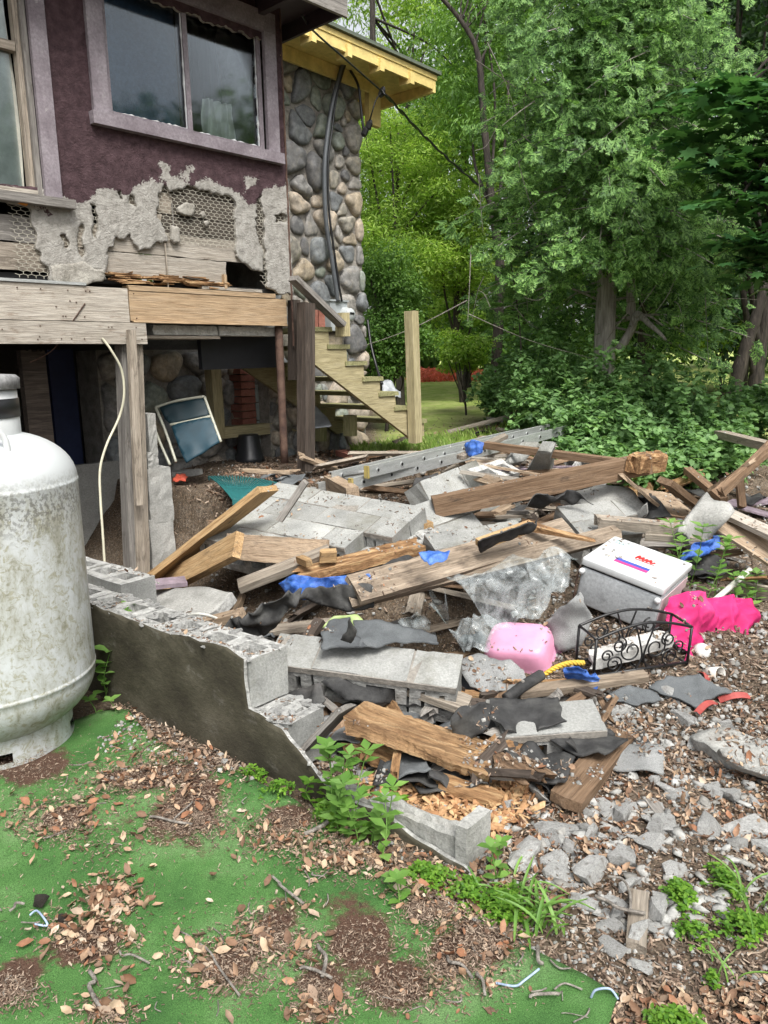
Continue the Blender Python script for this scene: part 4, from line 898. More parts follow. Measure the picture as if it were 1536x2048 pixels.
# big cedar: trunk, limbs and hanging sprays
def cedar():
    b = G0(1208, 9.0); e = empty('cedar_tree', b); tag(e, 'tall cedar with grey fluted trunk and drooping pale green sprays', 'tree'); off = -b
    tp = spline([b - [0, 0, .2], at(1210, 690, 9), at(1213, 560, 9), at(1208, 380, 9), at(1205, 180, 9), at(1215, -60, 9), at(1215, -260, 9)], 8); rr = np.linspace(.135, .05, len(tp)); rr[:3] *= 1.15
    mb = MB(); V, F = tube(tp + off, rr, 18); a = np.arange(len(V)); V = V + fbm(V * [1, 1, .15], 9, 3)[:, None] * .03 * np.array([1, 1, 0]); mb.add(V, F)
    lo = spline([at(1238, 700, 8.95), at(1262, 660, 8.9), at(1275, 628, 8.8), at(1300, 650, 8.6), at(1318, 665, 8.5), at(1332, 680, 8.45)], 6); mb.tube(lo + off, np.linspace(.055, .012, len(lo)), 8)
    lo = spline([at(1262, 655, 8.9), at(1290, 690 - 60, 8.7), at(1325, 650, 8.6)], 6); mb.tube(lo + off, np.linspace(.02, .008, len(lo)), 6)
    lo = spline([at(1262, 640, 8.9), at(1262, 560, 8.9), at(1262, 430, 8.9), at(1290, 300, 9)], 8); mb.tube(lo + off, np.linspace(.06, .03, len(lo)), 8)
    r = random.Random(4); P = []; X = []; S_ = []
    for k in range(230):
        zt_ = r.uniform(0, 1); py = 620 - 800 * zt_; side = r.uniform(-PI, PI) if r.random() < .6 else r.choice([r.uniform(-2.4, -.7)]); ln = r.uniform(.7, 1.6) * (1.0 - .25 * zt_)
        if math.cos(side) < 0: ln *= 1.15
        a = at(1208, py + 40, 9); tip = a + np.array([math.cos(side) * ln, math.sin(side) * ln * .95, r.uniform(-.45, -.05)]); mid = (a + tip) / 2 + np.array([0, 0, r.uniform(.05, .25)])
        if (tip[2] < 2.3 and math.sin(side) < -.2 and abs(math.cos(side)) < .75) or tip[2] < 1.9 and r.random() < .75 and abs(math.cos(side)) < .8: continue
        sp = spline([a, mid, tip], 8); mb.tube(sp + off, np.linspace(.016, .004, len(sp)), 4, False)
        for q in range(44):
            f = min(1, r.random() ** .6 + .15); p = sp[min(int(f * (len(sp) - 1)), len(sp) - 1)] + np.array([r.gauss(0, .09), r.gauss(0, .09), r.gauss(-.06, .10)])
            P.append(p); X.append(np.array([math.cos(side) * .8, math.sin(side) * .8, -.55]) + np.array([r.gauss(0, .5), r.gauss(0, .5), r.gauss(0, .35)])); S_.append(r.uniform(.10, .22))
    for k in range(1500):   # drooping skirts in front and to the right side
        px, py = r.uniform(1010, 1500), r.uniform(-40, 640)
        if (py > 400 and 1165 < px < 1250) or (py > 560 and px < 1330): continue
        if vnoise(np.array([[px / 70., py / 55., 3.]]), 1, 7)[0] < -.12: continue
        p = at(px, py, r.uniform(7.7, 9.3)); 
        for q in range(4): P.append(p + np.array([r.gauss(0, .07), r.gauss(0, .07), r.gauss(0, .08)])); X.append(np.array([r.gauss(0, .7), -.5 + r.gauss(0, .5), -.6 + r.gauss(0, .35)])); S_.append(r.uniform(.10, .2))
    P = np.array(P); X = np.array(X); n = len(P); Z = np.array([0, -.75, .8]) + rng.normal(0, .45, (n, 3))
    V, F = inst(T_spray, P + off, rots(Z, n, X=X), np.array(S_)); obj('crown', mk('crown', V, F, LM['cedar']), e)
    mb2 = MB()
    for k in range(90):   # bare dead twigs
        px, py = r.uniform(930, 1480), r.uniform(80, 640); p = at(px, py, r.uniform(7.9, 8.8)); d = np.array([r.gauss(0, .5), r.gauss(0, .2), r.gauss(-.2, .3)]); pts = spline([p, p + d * .5 + np.array([0, 0, r.uniform(-.08, .1)]), p + d], 5); mb2.tube(pts + off, np.linspace(.006, .002, len(pts)), 3, False)
    mb.make('trunk', MT['cedarbark'], e, smooth=True); mb2.make('dead_twigs', MT['bark'], e)
cedar()
# maple, right
r = random.Random(21); c = []
for k in range(44):
    px = r.uniform(1370, 1640); py = r.uniform(120, 620); 
    if py > 430 and px < 1480: continue
    c.append((at(px, py, r.uniform(6.4, 7.4)), (.42, .40, .10), 55))
b = G0(1700, 7.2)
tree('dark green maple reaching in with layered broad leaves over the right side', 'tree', b, b + [.1, 0, 4.5], .10, c, T_star, .13, 'maple', seed=22, limbs=20, name='maple_tree', up=1.6, out=.2, jit=.45, shell=.6)
# leaning trunks, right
for k, (pts, rad, lab) in enumerate([([(1448, 870), (1478, 740), (1510, 640), (1545, 520), (1570, 380)], .10, 'slim leaning grey trunk nearer the cedar, right of the brambles'), ([(1500, 880), (1512, 760), (1530, 640), (1560, 400)], .12, 'thicker dark trunk standing just right of the slim leaning one')]):
    P3 = [at(a, b_, 9.4 + .5 * k) for a, b_ in pts]; P3[0][2] = terr1(P3[0][0], P3[0][1]) - .1; b = P3[0]; r = random.Random(k + 30); c = clumpbox((1440, -200), (1750, 60), 9.5, .8, .5, 10, 200, r)
    tree(lab, 'tree', b, P3[-1], rad, c, T_leaf, .10, 'dark', seed=31 + k, limbs=4, trunkpts=P3)
r = random.Random(77); c = clumpbox((1390, 540), (1530, 700), 12.5, .5, .35, 9, 500, r); b = G0(1460, 12.5); tree('yellow-green bush glowing in the gap between dark trunks', 'bush', b, b + [0, 0, 1.6], .03, c, T_leaf, .06, 'bright', seed=79, name='bush', limbs=5)
# shrubs
r = random.Random(41); c = clumpbox((735, 500), (800, 740), 9.8, .4, .26, 34, 520, r) + clumpbox((800, 560), (850, 720), 9.6, .4, .2, 14, 420, r); b = G0(765, 9.7)
tree('dense green shrub behind the stairs beside the cobblestone corner', 'shrub', b, b + [.1, 0, 1.5], .03, c, T_leaf, .042, 'mid', seed=42, name='shrub', limbs=14)
r = random.Random(43); c = clumpbox((895, 630), (965, 740), 11.5, .3, .18, 16, 380, r); b = G0(935, 11.5)
tree('small yellowish bush with bare stems between lawn and brambles', 'bush', b, b + [0, 0, .9], .02, c, T_leaf, .05, 'bright', seed=44, name='bush', limbs=14)
r = random.Random(45); c = [(at(1015 + r.uniform(-28, 28), y, 8.8), (.12, .1, .03), 7) for y in range(400, 650, 14)]; b = G0(1025, 8.8)
tree('tall thin sapling with broad leaf pairs left of the cedar', 'sapling', b, at(1000, 395, 8.8), .012, c, T_star, .12, 'bramble', seed=46, name='sapling', limbs=0, up=1.5, out=.2, jit=.3)
# brambles: arching stems with pale leaves
def bramble(k, px, Y, h, wd, n):
    b = G0(px, Y); r = random.Random(k + 90); e = empty('bramble_bush', b); mb = MB(); P = []; Nn = []
    for s in range(n):
        a = r.uniform(-PI, PI); ln = wd * r.uniform(.4, 1.1); hh = h * r.uniform(.5, 1.25); p0 = np.array([r.gauss(0, .12), r.gauss(0, .12), -.05]); p1 = np.array([math.cos(a) * ln * .5, math.sin(a) * ln * .5, hh]); p2 = np.array([math.cos(a) * ln, math.sin(a) * ln, hh * r.uniform(.45, .95)])
        sp = spline([p0, p1, p2], 8); mb.tube(sp, np.linspace(.004, .0015, len(sp)), 3, False)
        for q in range(30):
            i = r.randrange(3, len(sp)); c = sp[i] + np.array([r.gauss(0, .03), r.gauss(0, .03), r.gauss(0, .03)])
            for l in range(3): P.append(c); Nn.append((r.gauss(0, .45), r.gauss(0, .45) - .25, 1))
    P = np.array(P); V, F = inst(T_big, P, rots(np.array(Nn), len(P)), rng.uniform(.035, .08, len(P))); mb.make('stems', LM['weed'], e); obj('leaves', mk('leaves', V, F, LM['bramble']), e); return e
BR = [(995, 10.5, .6, .4), (1030, 10, .8, .5), (1065, 9.6, 1.0, .6), (1060, 8.9, .5, .4), (1080, 8.6, .8, .55), (1130, 8.8, .9, .6), (1170, 8.2, .75, .55), (1120, 7.9, .5, .5), (1230, 8.3, .7, .6), (1190, 7.5, .5, .5), (1290, 7.9, .8, .6), (1260, 7.2, .4, .5), (1330, 7.4, .6, .55), (1390, 7.8, .65, .6), (1310, 6.9, .28, .45), (1390, 7.0, .35, .5), (1450, 7.5, .45, .5), (1520, 7.9, .5, .5), (1590, 7.6, .5, .5), (1060, 10.6, 1.1, .6), (1110, 10, 1.1, .6), (1240, 7.55, .5, .5), (1170, 6.9, .25, .4), (1240, 6.6, .25, .45), (1320, 6.4, .25, .4), (1400, 6.5, .3, .4), (1450, 6.9, .35, .4), (1350, 6.9, .4, .5)]
for k, (px, Y, h, wd) in enumerate(BR):
    e = bramble(k, px, Y, h, wd, 20); tag(e, ('low ' if h < .5 else 'tall ' if h > .85 else '') + 'pale green bramble bush ' + ['at the lawn edge', 'left of the cedar', 'among the others', 'in front of the sapling', 'by the ladder end', 'just left of the cedar trunk', 'at the foot of the cedar', 'touching the ladder tip', 'right of the cedar trunk', 'behind the small upright slab', 'under the bare cedar branch', 'over the end of the brown beam', 'behind the plywood flap', 'below the bare cedar twigs', 'spilling toward the plywood flap', 'beside the tilted plywood sheet', 'before the slim leaning trunk', 'before the thick dark trunk', 'beyond the tilted plywood sheet', 'farthest back beside the sapling', 'behind the one left of the trunk', 'between beam end and cedar', 'touching the thin brown rail', 'just beyond the end of the brown beam', 'behind the reddish stick', 'between flap and plywood sheet', 'under the far weathered beam', 'in the dip behind the flap'][k], 'bramble', 'bramble bushes behind the heap')
# grass on the path, flowers beyond
def blades(pts, hmin, hmax, wd, mt, name, label, seed):
    r = np.random.default_rng(seed); n = len(pts); T = (np.array([(-.5, 0, 0), (.5, 0, 0), (.25, .12, .6), (0, .4, 1.0)]), np.array([(0, 1, 2), (0, 2, 3)])); a = r.uniform(0, 2 * PI, n)
    h = r.uniform(hmin, hmax, n); R = np.zeros((n, 3, 3)); R[:, 0, 0] = np.cos(a) * wd; R[:, 1, 0] = np.sin(a) * wd; R[:, 0, 1] = -np.sin(a) * h; R[:, 1, 1] = np.cos(a) * h; R[:, 2, 2] = h
    V, F = inst(T, pts, R, 1.0); o = obj(name, mk(name, V, F, LM[mt])); tag(o, label, 'grass', kind='stuff'); return o
n = 60000; X = rng.uniform(-.3, 4.0, n); Y = 7.3 + 15 * rng.uniform(0, 1, n) ** 1.5; P = np.stack([X, Y, terr(X, Y)], 1); pw = np.exp(-((X - (1.15 + .05 * (Y - 8))) / .45) ** 2) * (Y < 12); keep = (rng.uniform(0, 1, n) > pw * .8) & (vnoise(P, 1.3, 4) > -.5) & (hs_n(X, Y) > -.7)
P[:, 2] += .012; blades(P[keep], .05, .13, .014, 'grass', 'grass', 'short green grass of the lawn and path edge', 1)
n = 5000; P = []
pa, pb = at(836, 735, 21.5), at(925, 735, 21.5); X = rng.uniform(pa[0] - .3, pb[0] + .4, n); Y = rng.uniform(20.2, 22.4, n); P = np.stack([X, Y, terr(X, Y) + rng.uniform(0, .28, n)], 1)
V, F = inst(T_leaf, P, rots(rng.normal(0, 1, (n, 3)) + [0, -1, .6], n), .07); o = obj('flower_bed', mk('flower_bed', V, F, LM['red'])); tag(o, 'low bed of red flowers at the far end of the lawn', 'flower bed', kind='stuff')
# ================================================================ stairs, meter, wires, things under the house
def hM(): return HOUSE.matrix_local
HM = Matrix.Translation(Vector(HC)) @ Matrix.Rotation(TH, 4, 'Z')
ST = empty('wooden_stairs', M=HM); tag(ST, 'weathered open wooden stairs with green-tinged treads climbing to the cobblestone wall', 'stairs')
nS = .14; t0, t1 = W(660, 654, nS), W(851, 838, nS); NT = 7
MT['mossy'] = woodmat('mossy_tread', [(.16, .16, .07), (.27, .26, .13), (.38, .35, .20)], dirtlo=.55, dirt=(.10, .12, .03))
tr = [t0 + (t1 - t0) * k / (NT - 1) for k in range(NT)]; run = (t1[0] - t0[0]) / (NT - 1); rise = (t0[2] - t1[2]) / (NT - 1)
for k, p in enumerate(tr):
    NB[0] += 1; V, F = pboard(1.08, .25, .036, 8, .004, .01, 2, 0, 0, NB[0])
    obj('tread', mk('tread', V, F, MT['mossy']), ST, frame((p[0] - .10, .40, p[2] - .018), (0, 1, 0), (-1, 0, 0), (0, 0, 1)))
for yy in (-.125, .86):
    prof = []
    for k, p in enumerate(tr): prof += [(p[0] - run + .0, p[2] - .038), (p[0] - .005, p[2] - .038)]
    prof += [(tr[-1][0] - .005, tr[-1][2] - rise - .02), (tr[-1][0] - run * .9, tr[-1][2] - rise - .04), (tr[0][0] - run, tr[0][2] - .27)]
    n = len(prof); V = [(a, yy, b) for a, b in prof] + [(a, yy + .038, b) for a, b in prof]
    F = [tuple(range(n))[::-1], tuple(range(n, 2 * n))] + [(i, (i + 1) % n, n + (i + 1) % n, n + i) for i in range(n)]
    obj('stringer', mk('stringer', V, F, MT['treated']), ST)
def hpost(name, pt, pb, n, w_, mt, par, dz=0):
    A, B = W(*pt, n), W(*pb, n); NB[0] += 1; V, F = pboard(A[2] - B[2] + dz, w_, w_, 8, .002, .012, 2, 0, 0, NB[0])
    X = nrm(np.array([A[0] * .4 + B[0] * .6, 0, B[2]]) - np.array([A[0], 0, A[2]])) * -1; Y = np.array([0, 1., 0]); Z = np.cross(X, Y)
    return obj(name, mk(name, V, F, mt), par, frame(((A[0] + B[0]) / 2, -n, (A[2] + B[2] - dz) / 2), X, Y, Z))
hpost('post', (821, 622), (832, 872), .19, .09, MT['treated'], ST, .06); hpost('post', (684, 626), (686, 668), .16, .085, MT['treated'], ST, .02)
a, b = W(586, 556, .2), W(684, 650, .2); NB[0] += 1; V, F = pboard(np.linalg.norm(b - a), .09, .04, 6, .002, .01, 1, 0, 0, NB[0]); X = nrm(b - a); Y = np.array([0, 1., 0]); obj('handrail', mk('handrail', V, F, MT['greywood']), ST, frame((a + b) / 2, X, Y, np.cross(X, Y)))
hpost('post', (640, 820), (640, 862), -.86, .09, MT['mossy'], ST, .1)
hpost('post', (700, 830), (700, 850), -.3, .09, MT['mossy'], ST, .1)
# red bricks standing at the stair head
for k, px_ in enumerate((612, 626, 640)):
    A = W(px_, 650, -.5); mb = MB(); mb.box((-.035, -.03, 0), (.035, .03, .2), j=.002); o = mb.make('brick', MT['brick'], M=HM @ Matrix.Translation((A[0], .5, t0[2] - .02)))
    tag(o, ['leftmost', 'middle', 'rightmost'][k] + ' of three red bricks standing upright at the top of the wooden stairs', 'brick', 'bricks at the stair head')
# electric meter
EM = empty('electric_meter', M=HM); tag(EM, 'grey electric meter box with round glass meter on the cobblestone wall', 'meter')
nM = NS + .13; A, B = W(660, 602, nM), W(696, 662, nM); MT['metergrey'] = plain('grey_enamel', (.36, .39, .40), .4)
mb = MB(); mb.box((A[0], -nM, B[2]), (B[0], -nM + .08, A[2])); mb.make('box', MT['metergrey'], EM); mb = MB(); mb.box((A[0] - .01, -nM - .015, A[2]), (B[0] + .01, -nM + .09, A[2] + .015)); mb.make('lid', MT['metergrey'], EM)
c = W(690, 630, nM); V, F = lathe([(.075, 0), (.075, .02), (.062, .03), (.062, .08), (.05, .095), (0, .1)], 24); o = obj('dial_glass', mk('dial_glass', V, F, plain('meter_glass', (.45, .48, .48), .1), True), EM, Matrix.Translation((c[0], -nM, c[2])) @ Matrix.Rotation(PI / 2, 4, 'X'))
mb = MB(); mb.box((c[0] - .03, -nM - .103, c[2] + .0), (c[0] + .03, -nM - .1, c[2] + .02)); mb.make('dial', MT['black'], EM)
def hcable(name, pts, r_, mt, label, cat='cable', n=None, group=None):
    P = [np.array([*(HM @ Vector(W(a, b, (n if len(q) == 0 else q[0]))))]) for a, b, *q in pts]; P = spline(P, 10); mb = MB(); c0 = P[0]; mb.tube(P - c0, r_, 7); o = mb.make(name, mt, M=Matrix.Translation(Vector(c0)), smooth=True); return tag(o, label, cat, group)
MT['conduit'] = plain('grey_conduit', (.10, .11, .12), .35)
hcable('conduit', [(676, 603), (664, 520), (652, 440), (649, 340), (655, 270), (664, 210), (677, 160), (686, 128)], .022, MT['conduit'], 'grey bent conduit climbing the cobblestone wall from the meter', 'conduit', NS + .15)
hcable('cable', [(684, 603), (678, 570), (668, 500), (658, 420), (656, 330), (664, 260), (672, 200), (684, 150), (692, 126)], .011, MT['black'], 'black cable running up the cobblestone wall beside the grey conduit', 'cable', NS + .17)
def wcable(name, P, r_, mt, label, cat='cable', group=None, seg=6, k=12):
    P = spline(P, k); mb = MB(); c0 = P[0].copy(); mb.tube(P - c0, r_, seg); o = mb.make(name, mt, M=Matrix.Translation(Vector(c0)), smooth=True); return tag(o, label, cat, group)
wcable('cable', [at(604, 30, 6.1), at(625, 60, 6.4), at(690, 118, 7), at(765, 184, 7.8)], .008, MT['black'], 'black service wire strung from the purple eave past the yellow eave', k=16)
for k in range(4):
    P = [at(765 + k, 182 + k * 2, 7.8)] + [at(765 + 245 * f + (k - 1.5) * 5, 182 + 228 * f + 14 * math.sin(f * PI) + (k - 1.5) * 5, 7.8 + 5.5 * f) + np.array([0, 0, .015 * math.sin(f * 60 + k * 2)]) for f in np.linspace(.05, 1, 24)]
    wcable('cable', P, .009, MT['black'], ['uppermost', 'second', 'third', 'lowest'][k] + ' of four twisted black wires sloping down into the trees', group='overhead wires', k=3)
wcable('cable', [at(700, 140, 8.0), at(716, 170, 7.9), at(722, 215, 7.9), at(728, 262, 7.9), at(737, 248, 7.9)], .013, MT['black'], 'thick black loop of cable hanging beside the cobblestone corner')
wcable('cable', [at(738, 246, 7.9), at(744, 225, 7.8), at(752, 200, 7.8), at(764, 184, 7.8)], .007, MT['black'], 'thin black loop hanging from the insulator to the thick cable')
for a_, b_, lb in ((730, 263, 'lower black wire clamp hanging at the cable loop'), (738, 250, 'upper black wire clamp hanging at the cable loop'), (764, 184, 'black insulator knot where the overhead wires meet')):
    mb = MB(); mb.tube([(0, 0, -.05), (0, 0, -.03), (0, 0, .02), (0, 0, .05)], [.012, .03, .03, .012], 8); tag(mb.make('wire_clamp', MT['black'], M=Matrix.Translation(Vector(at(a_, b_, 7.88))) @ Matrix.Rotation(.4, 4, 'Y')), lb, 'clamp')
wcable('cable', [at(735, 640, 8.4), at(742, 690, 8.3), at(752, 730, 8.2), at(764, 768, 8.0)], .016, MT['black'], 'black hose leaning down the outside of the cobblestone corner', 'hose')
P = [W(204, 676, .05), W(222, 700, .07), W(243, 740, .08), W(248, 790, .07), W(238, 835, .05), W(213, 890, .06), W(200, 940, .08), W(201, 1000, .12), W(205, 1060, .16), W(210, 1140, .2)]
wcable('cable', [np.array([*(HM @ Vector(p))]) for p in P], .0085, plain('cream_wire', (.52, .50, .38), .5), 'cream electrical cable hanging from the pale boards past the cellar opening')
wcable('cable', [np.array([*(HM @ Vector(p))]) for p in (W(170, 607, .045), W(140, 650, .03), W(105, 700, -.1), W(60, 725, -.2))], .004, MT['rust'], 'thin rusty wire slanting from the pale boards into the cellar')
wcable('cable', [g(360, 1235, .2), g(400, 1228, .25), g(440, 1240, .2), g(470, 1262, .12)], .008, plain('white_wire', (.6, .6, .55), .5), 'short white cable poking out over the broken wall top')
# folding chair
FC = empty('folding_chair', M=Matrix.Translation(Vector(g(400, 915, .6)))); tag(FC, 'folded teal metal chair leaning under the house', 'chair'); c0 = g(400, 915, .6)
MT['teal'] = plain('teal_vinyl', (.004, .035, .055), .6); MT['tealdark'] = plain('dark_teal_vinyl', (.003, .02, .028), .6); MT['beige'] = plain('beige_enamel', (.42, .42, .34), .4)
def q3(px, py, Y): return at(px, py, Y)
Ya, Yb = 5.75, 6.0
pan = lambda pts: [q3(a, b, Yb - (b - 790) / 130 * (Yb - Ya)) for a, b in pts]
for nm, pts, m_ in (('seat_panel', [(342, 851), (425, 833), (436, 862), (440, 884), (408, 905), (372, 926), (362, 905)], 'teal'), ('backrest', [(318, 814), (370, 802), (407, 796), (414, 808), (420, 831), (341, 849), (330, 838)], 'tealdark')):
    o = patch(nm, pan(pts), MT[m_], cell=.02, thick=.012, wr=.003, dome=.012, domew=.05, seed=4, off=c0, parent=FC)
for pts in ([(311, 815), (330, 860), (352, 924)], [(409, 794), (425, 838), (442, 884)], [(311, 815), (352, 802), (409, 793)], [(340, 850), (424, 832)], [(300, 830), (318, 880), (340, 930)]):
    mb = MB(); mb.tube(spline(np.array(pan(pts)) - c0, 6), .011, 7); mb.make('frame', MT['beige'], FC, smooth=True)
# black plant pot
c = g(500, 927, .585); V, F = lathe([(0, .27), (.085, .27), (.092, .262), (.095, .25), (.118, .10), (.122, .095), (.124, .07), (.132, .06), (.135, .0), (.128, .0)], 36)
tag(obj('plant_pot', mk('plant_pot', V, F, MT['blackplastic'], True), None, Matrix.Translation(Vector(c))), 'black plastic plant pot standing upside down by the rusty pole', 'plant pot')
c = g(443, 920, .585) + [0, .1, .1]; tag(obj('concrete_block', CMU[0], None, Matrix.Translation(Vector(c)) @ Matrix.Rotation(.15, 4, 'Z')), 'grey hollow block beside the black pot under the house', 'concrete block')
tag(patch('metal_sheet', [at(612, 800, 7.2), at(630, 812, 7.1), at(655, 835, 7.0), at(664, 853, 6.9), at(622, 858, 6.9)], plain('corrugated_metal', (.35, .37, .39), .4, .5), cell=.02, thick=.003, wr=.01, wrs=14), 'grey corrugated metal sheet propped under the stairs', 'metal sheet')
for k in range(6):
    pass
tag(patch('tarpaulin', [at(760, 768, 8.3), at(775, 766, 8.3), (at(798, 785, 8.2)), at(802, 795, 8.1), at(785, 800, 8.0), at(765, 792, 8.1)], plain('grey_sheet', (.34, .36, .38), .5), cell=.02, thick=.003, wr=.05, wrs=7, dome=.05), 'crumpled grey sheet lying behind the stairs at the wall corner', 'sheet')
# ================================================================ the white tank
TC = (-1.575, 2.90, 0); TK = empty('propane_tank', TC); tag(TK, 'big white upright propane tank streaked with green algae', 'propane tank')
def tankmat():
    m, t, b = nodes('algae_white_paint'); v = coords(t, off=False); sx = t.nodes.new('ShaderNodeSeparateXYZ'); L(t, v, sx.inputs[0])
    n1 = noise(t, v, 26, 6, .75, 1.5); n2 = noise(t, coords(t, (1, 1, .45), False), 9, 8, .75); n3 = noise(t, v, 75, 3, .6)
    a = t.nodes.new('ShaderNodeMapRange'); a.inputs['From Min'].default_value = 1.12; a.inputs['From Max'].default_value = .98; L(t, sx.outputs['Z'], a.inputs['Value'])
    f1 = ramp(t, [(0, 0, 0), (1, 1, 1)], n1, .50, .60).outputs[0]; f2 = ramp(t, [(0, 0, 0), (1, 1, 1)], n2, .40, .62).outputs[0]
    ml = t.nodes.new('ShaderNodeMath'); ml.operation = 'MULTIPLY'; L(t, f1, ml.inputs[0]); L(t, a.outputs[0], ml.inputs[1])
    c = mix(t, (.43, .45, .44), (.30, .30, .25), f2); mm = t.nodes.new('ShaderNodeMath'); mm.operation = 'MULTIPLY'; L(t, f2, mm.inputs[0]); L(t, a.outputs[0], mm.inputs[1]); c = mix(t, (.50, .525, .53), c, mm.outputs[0])
    m3 = t.nodes.new('ShaderNodeMath'); m3.operation = 'MULTIPLY'; L(t, ml.outputs[0], m3.inputs[0]); m3.inputs[1].default_value = .75
    dk = ramp(t, [(.16, .15, .08), (.28, .27, .18), (.08, .08, .055)], n2, .3, .7).outputs[0]; c = mix(t, c, dk, m3.outputs[0])
    z2 = t.nodes.new('ShaderNodeMapRange'); z2.inputs['From Min'].default_value = .86; z2.inputs['From Max'].default_value = 1.04; L(t, sx.outputs['Z'], z2.inputs['Value'])
    z3 = t.nodes.new('ShaderNodeMath'); z3.operation = 'MULTIPLY'; L(t, z2.outputs[0], z3.inputs[0]); L(t, a.outputs[0], z3.inputs[1]); z4 = t.nodes.new('ShaderNodeMath'); z4.operation = 'MULTIPLY'; L(t, z3.outputs[0], z4.inputs[0]); L(t, ramp(t, [(0, 0, 0), (1, 1, 1)], n3, .48, .56).outputs[0], z4.inputs[1]); c = mix(t, c, (.10, .095, .085), z4.outputs[0])
    L(t, c, b.inputs['Base Color']); b.inputs['Roughness'].default_value = .42; bumpn(t, b, n1, .0008, .5); return m
MT['tank'] = tankmat(); R = .385
prof = [(R * math.sin(q) ** .8, .30 - .23 * math.cos(q)) for q in np.linspace(0, 1.57, 16)] + [ (R + .002, .302), (R + .002, .312), (R, .314)] + [(R, z) for z in np.linspace(.32, 1.055, 8)] + [(R + .002, 1.06), (R + .002, 1.068), (R, 1.07)] + [(R * math.cos(q) ** .75, 1.07 + .20 * math.sin(q)) for q in np.linspace(.06, 1.25, 12)]
V, F = lathe(prof, 96); obj('body', mk('body', V, F, MT['tank'], True), TK)
V, F = lathe([(.19, 1.20), (.2, 1.235), (.2, 1.425), (.195, 1.425), (.195, 1.2)], 64); obj('collar', mk('collar', V, F, MT['white'], True), TK)
V, F = lathe([(.202, 1.315), (.2035, 1.315), (.2035, 1.385), (.202, 1.385)], 64); obj('label_band', mk('label_band', V, F, MT['black'], True), TK)
V, F = lathe([(.205, 1.42), (.212, 1.42), (.214, 1.46), (.20, 1.472), (.0, 1.485)], 64); obj('lid', mk('lid', V, F, mat('mouldy_lid', [(.10, .10, .10), (.22, .22, .22), (.38, .38, .38)], 14, bump=.001), True), TK)
ringv = []; ringf = []
for k in range(72):
    q = 2 * PI * k / 72
    for r_ in (.27, .277):
        for z in (.0, .035, .075, .16): ringv.append((r_ * math.cos(q), r_ * math.sin(q), z))
for k in range(72):
    a = k * 8; b = ((k + 1) % 72) * 8; slot = (k % 18) in (1, 2, 3, 4, 5, 6)
    for s_ in range(3):
        if s_ == 1 and slot: continue
        ringf += [(a + s_, b + s_, b + s_ + 1, a + s_ + 1), (a + 4 + s_, a + 5 + s_, b + 5 + s_, b + 4 + s_)]
    ringf += [(a, a + 4, b + 4, b), (a + 3, b + 3, b + 7, a + 7)]
obj('foot_ring', mk('foot_ring', ringv, ringf, MT['tank']), TK)
for q, nm in ((-.78, 'lifting_lug'), (2.3, 'lifting_lug')):
    cx_, cy_ = .29 * math.cos(q), .29 * math.sin(q); tx, ty = -math.sin(q), math.cos(q); mb = MB()
    mb.tube(spline([(cx_ - tx * .05, cy_ - ty * .05, 1.17), (cx_ - tx * .045, cy_ - ty * .045, 1.25), (cx_, cy_, 1.295), (cx_ + tx * .045, cy_ + ty * .045, 1.25), (cx_ + tx * .05, cy_ + ty * .05, 1.17)], 6), .012, 10); mb.make(nm, MT['white'], TK, smooth=True)
# ================================================================ broken block wall in front
RW = empty('broken_block_wall'); tag(RW, 'low broken block wall with dark stained face stepping down beside the green carpet', 'wall')
A0 = g(225, 1402, 0.0); B0 = g(935, 1748, 0.0); ud = nrm(B0 - A0); wn = np.array([-ud[1], ud[0], 0]); wn = wn if wn[1] > 0 else -wn
RW.location = tuple(A0)
def Wr(px, py, off=0):
    d = ray(px, py); q = A0 + wn * off; t = ((q - CAM) @ wn) / (d @ wn); return CAM + d * t
top = [(150, 1195), (182, 1207), (215, 1222), (255, 1237), (300, 1252), (328, 1264), (378, 1271), (401, 1285), (430, 1287), (456, 1296), (488, 1319), (492, 1370), (497, 1414), (520, 1428), (545, 1447), (565, 1458), (600, 1502), (647, 1569), (690, 1600), (745, 1618), (800, 1655), (850, 1690), (900, 1720), (938, 1740)]
tp3 = [Wr(*p) for p in top]; e1_ = tp3[-1].copy(); e1_[2] = -.06; s0_ = tp3[0] - ud * .5; s00 = s0_.copy(); s00[2] = -.06
pf = patch('parged_face', [s0_] + tp3 + [e1_, s00], MT['parge'], cell=.02, thick=.014, rag=.006, wr=.004, wrs=5, seed=9, tmat=MT['blockbroken'], off=A0, parent=RW)
xa = ud; za = np.array([0, 0, 1.]); ya = wn
def tt_(p): return (p - A0) @ ud
T2 = tt_(Wr(495, 1360)); T1 = tt_(Wr(566, 1458))
ztop = Wr(488, 1319)[2]; zst_ = Wr(530, 1435)[2]
def core_block(x, z, me, dz=0): obj('block', me, RW, frame(ud * x + wn * (.016 + .095) + np.array([0, 0, z]), ud, np.array([0, 0, 1.]), -wn))
x = T2 - .2
while x > -.9: core_block(x, ztop - .105, CMU[rnd.randrange(3)]); x -= .4
x = T1 - .2 - .19
while x > -.9: core_block(x, zst_ - .105, CMU[rnd.randrange(3)]); x -= .4
core_block(T1 - .095, zst_ - .105, CMUH[0])
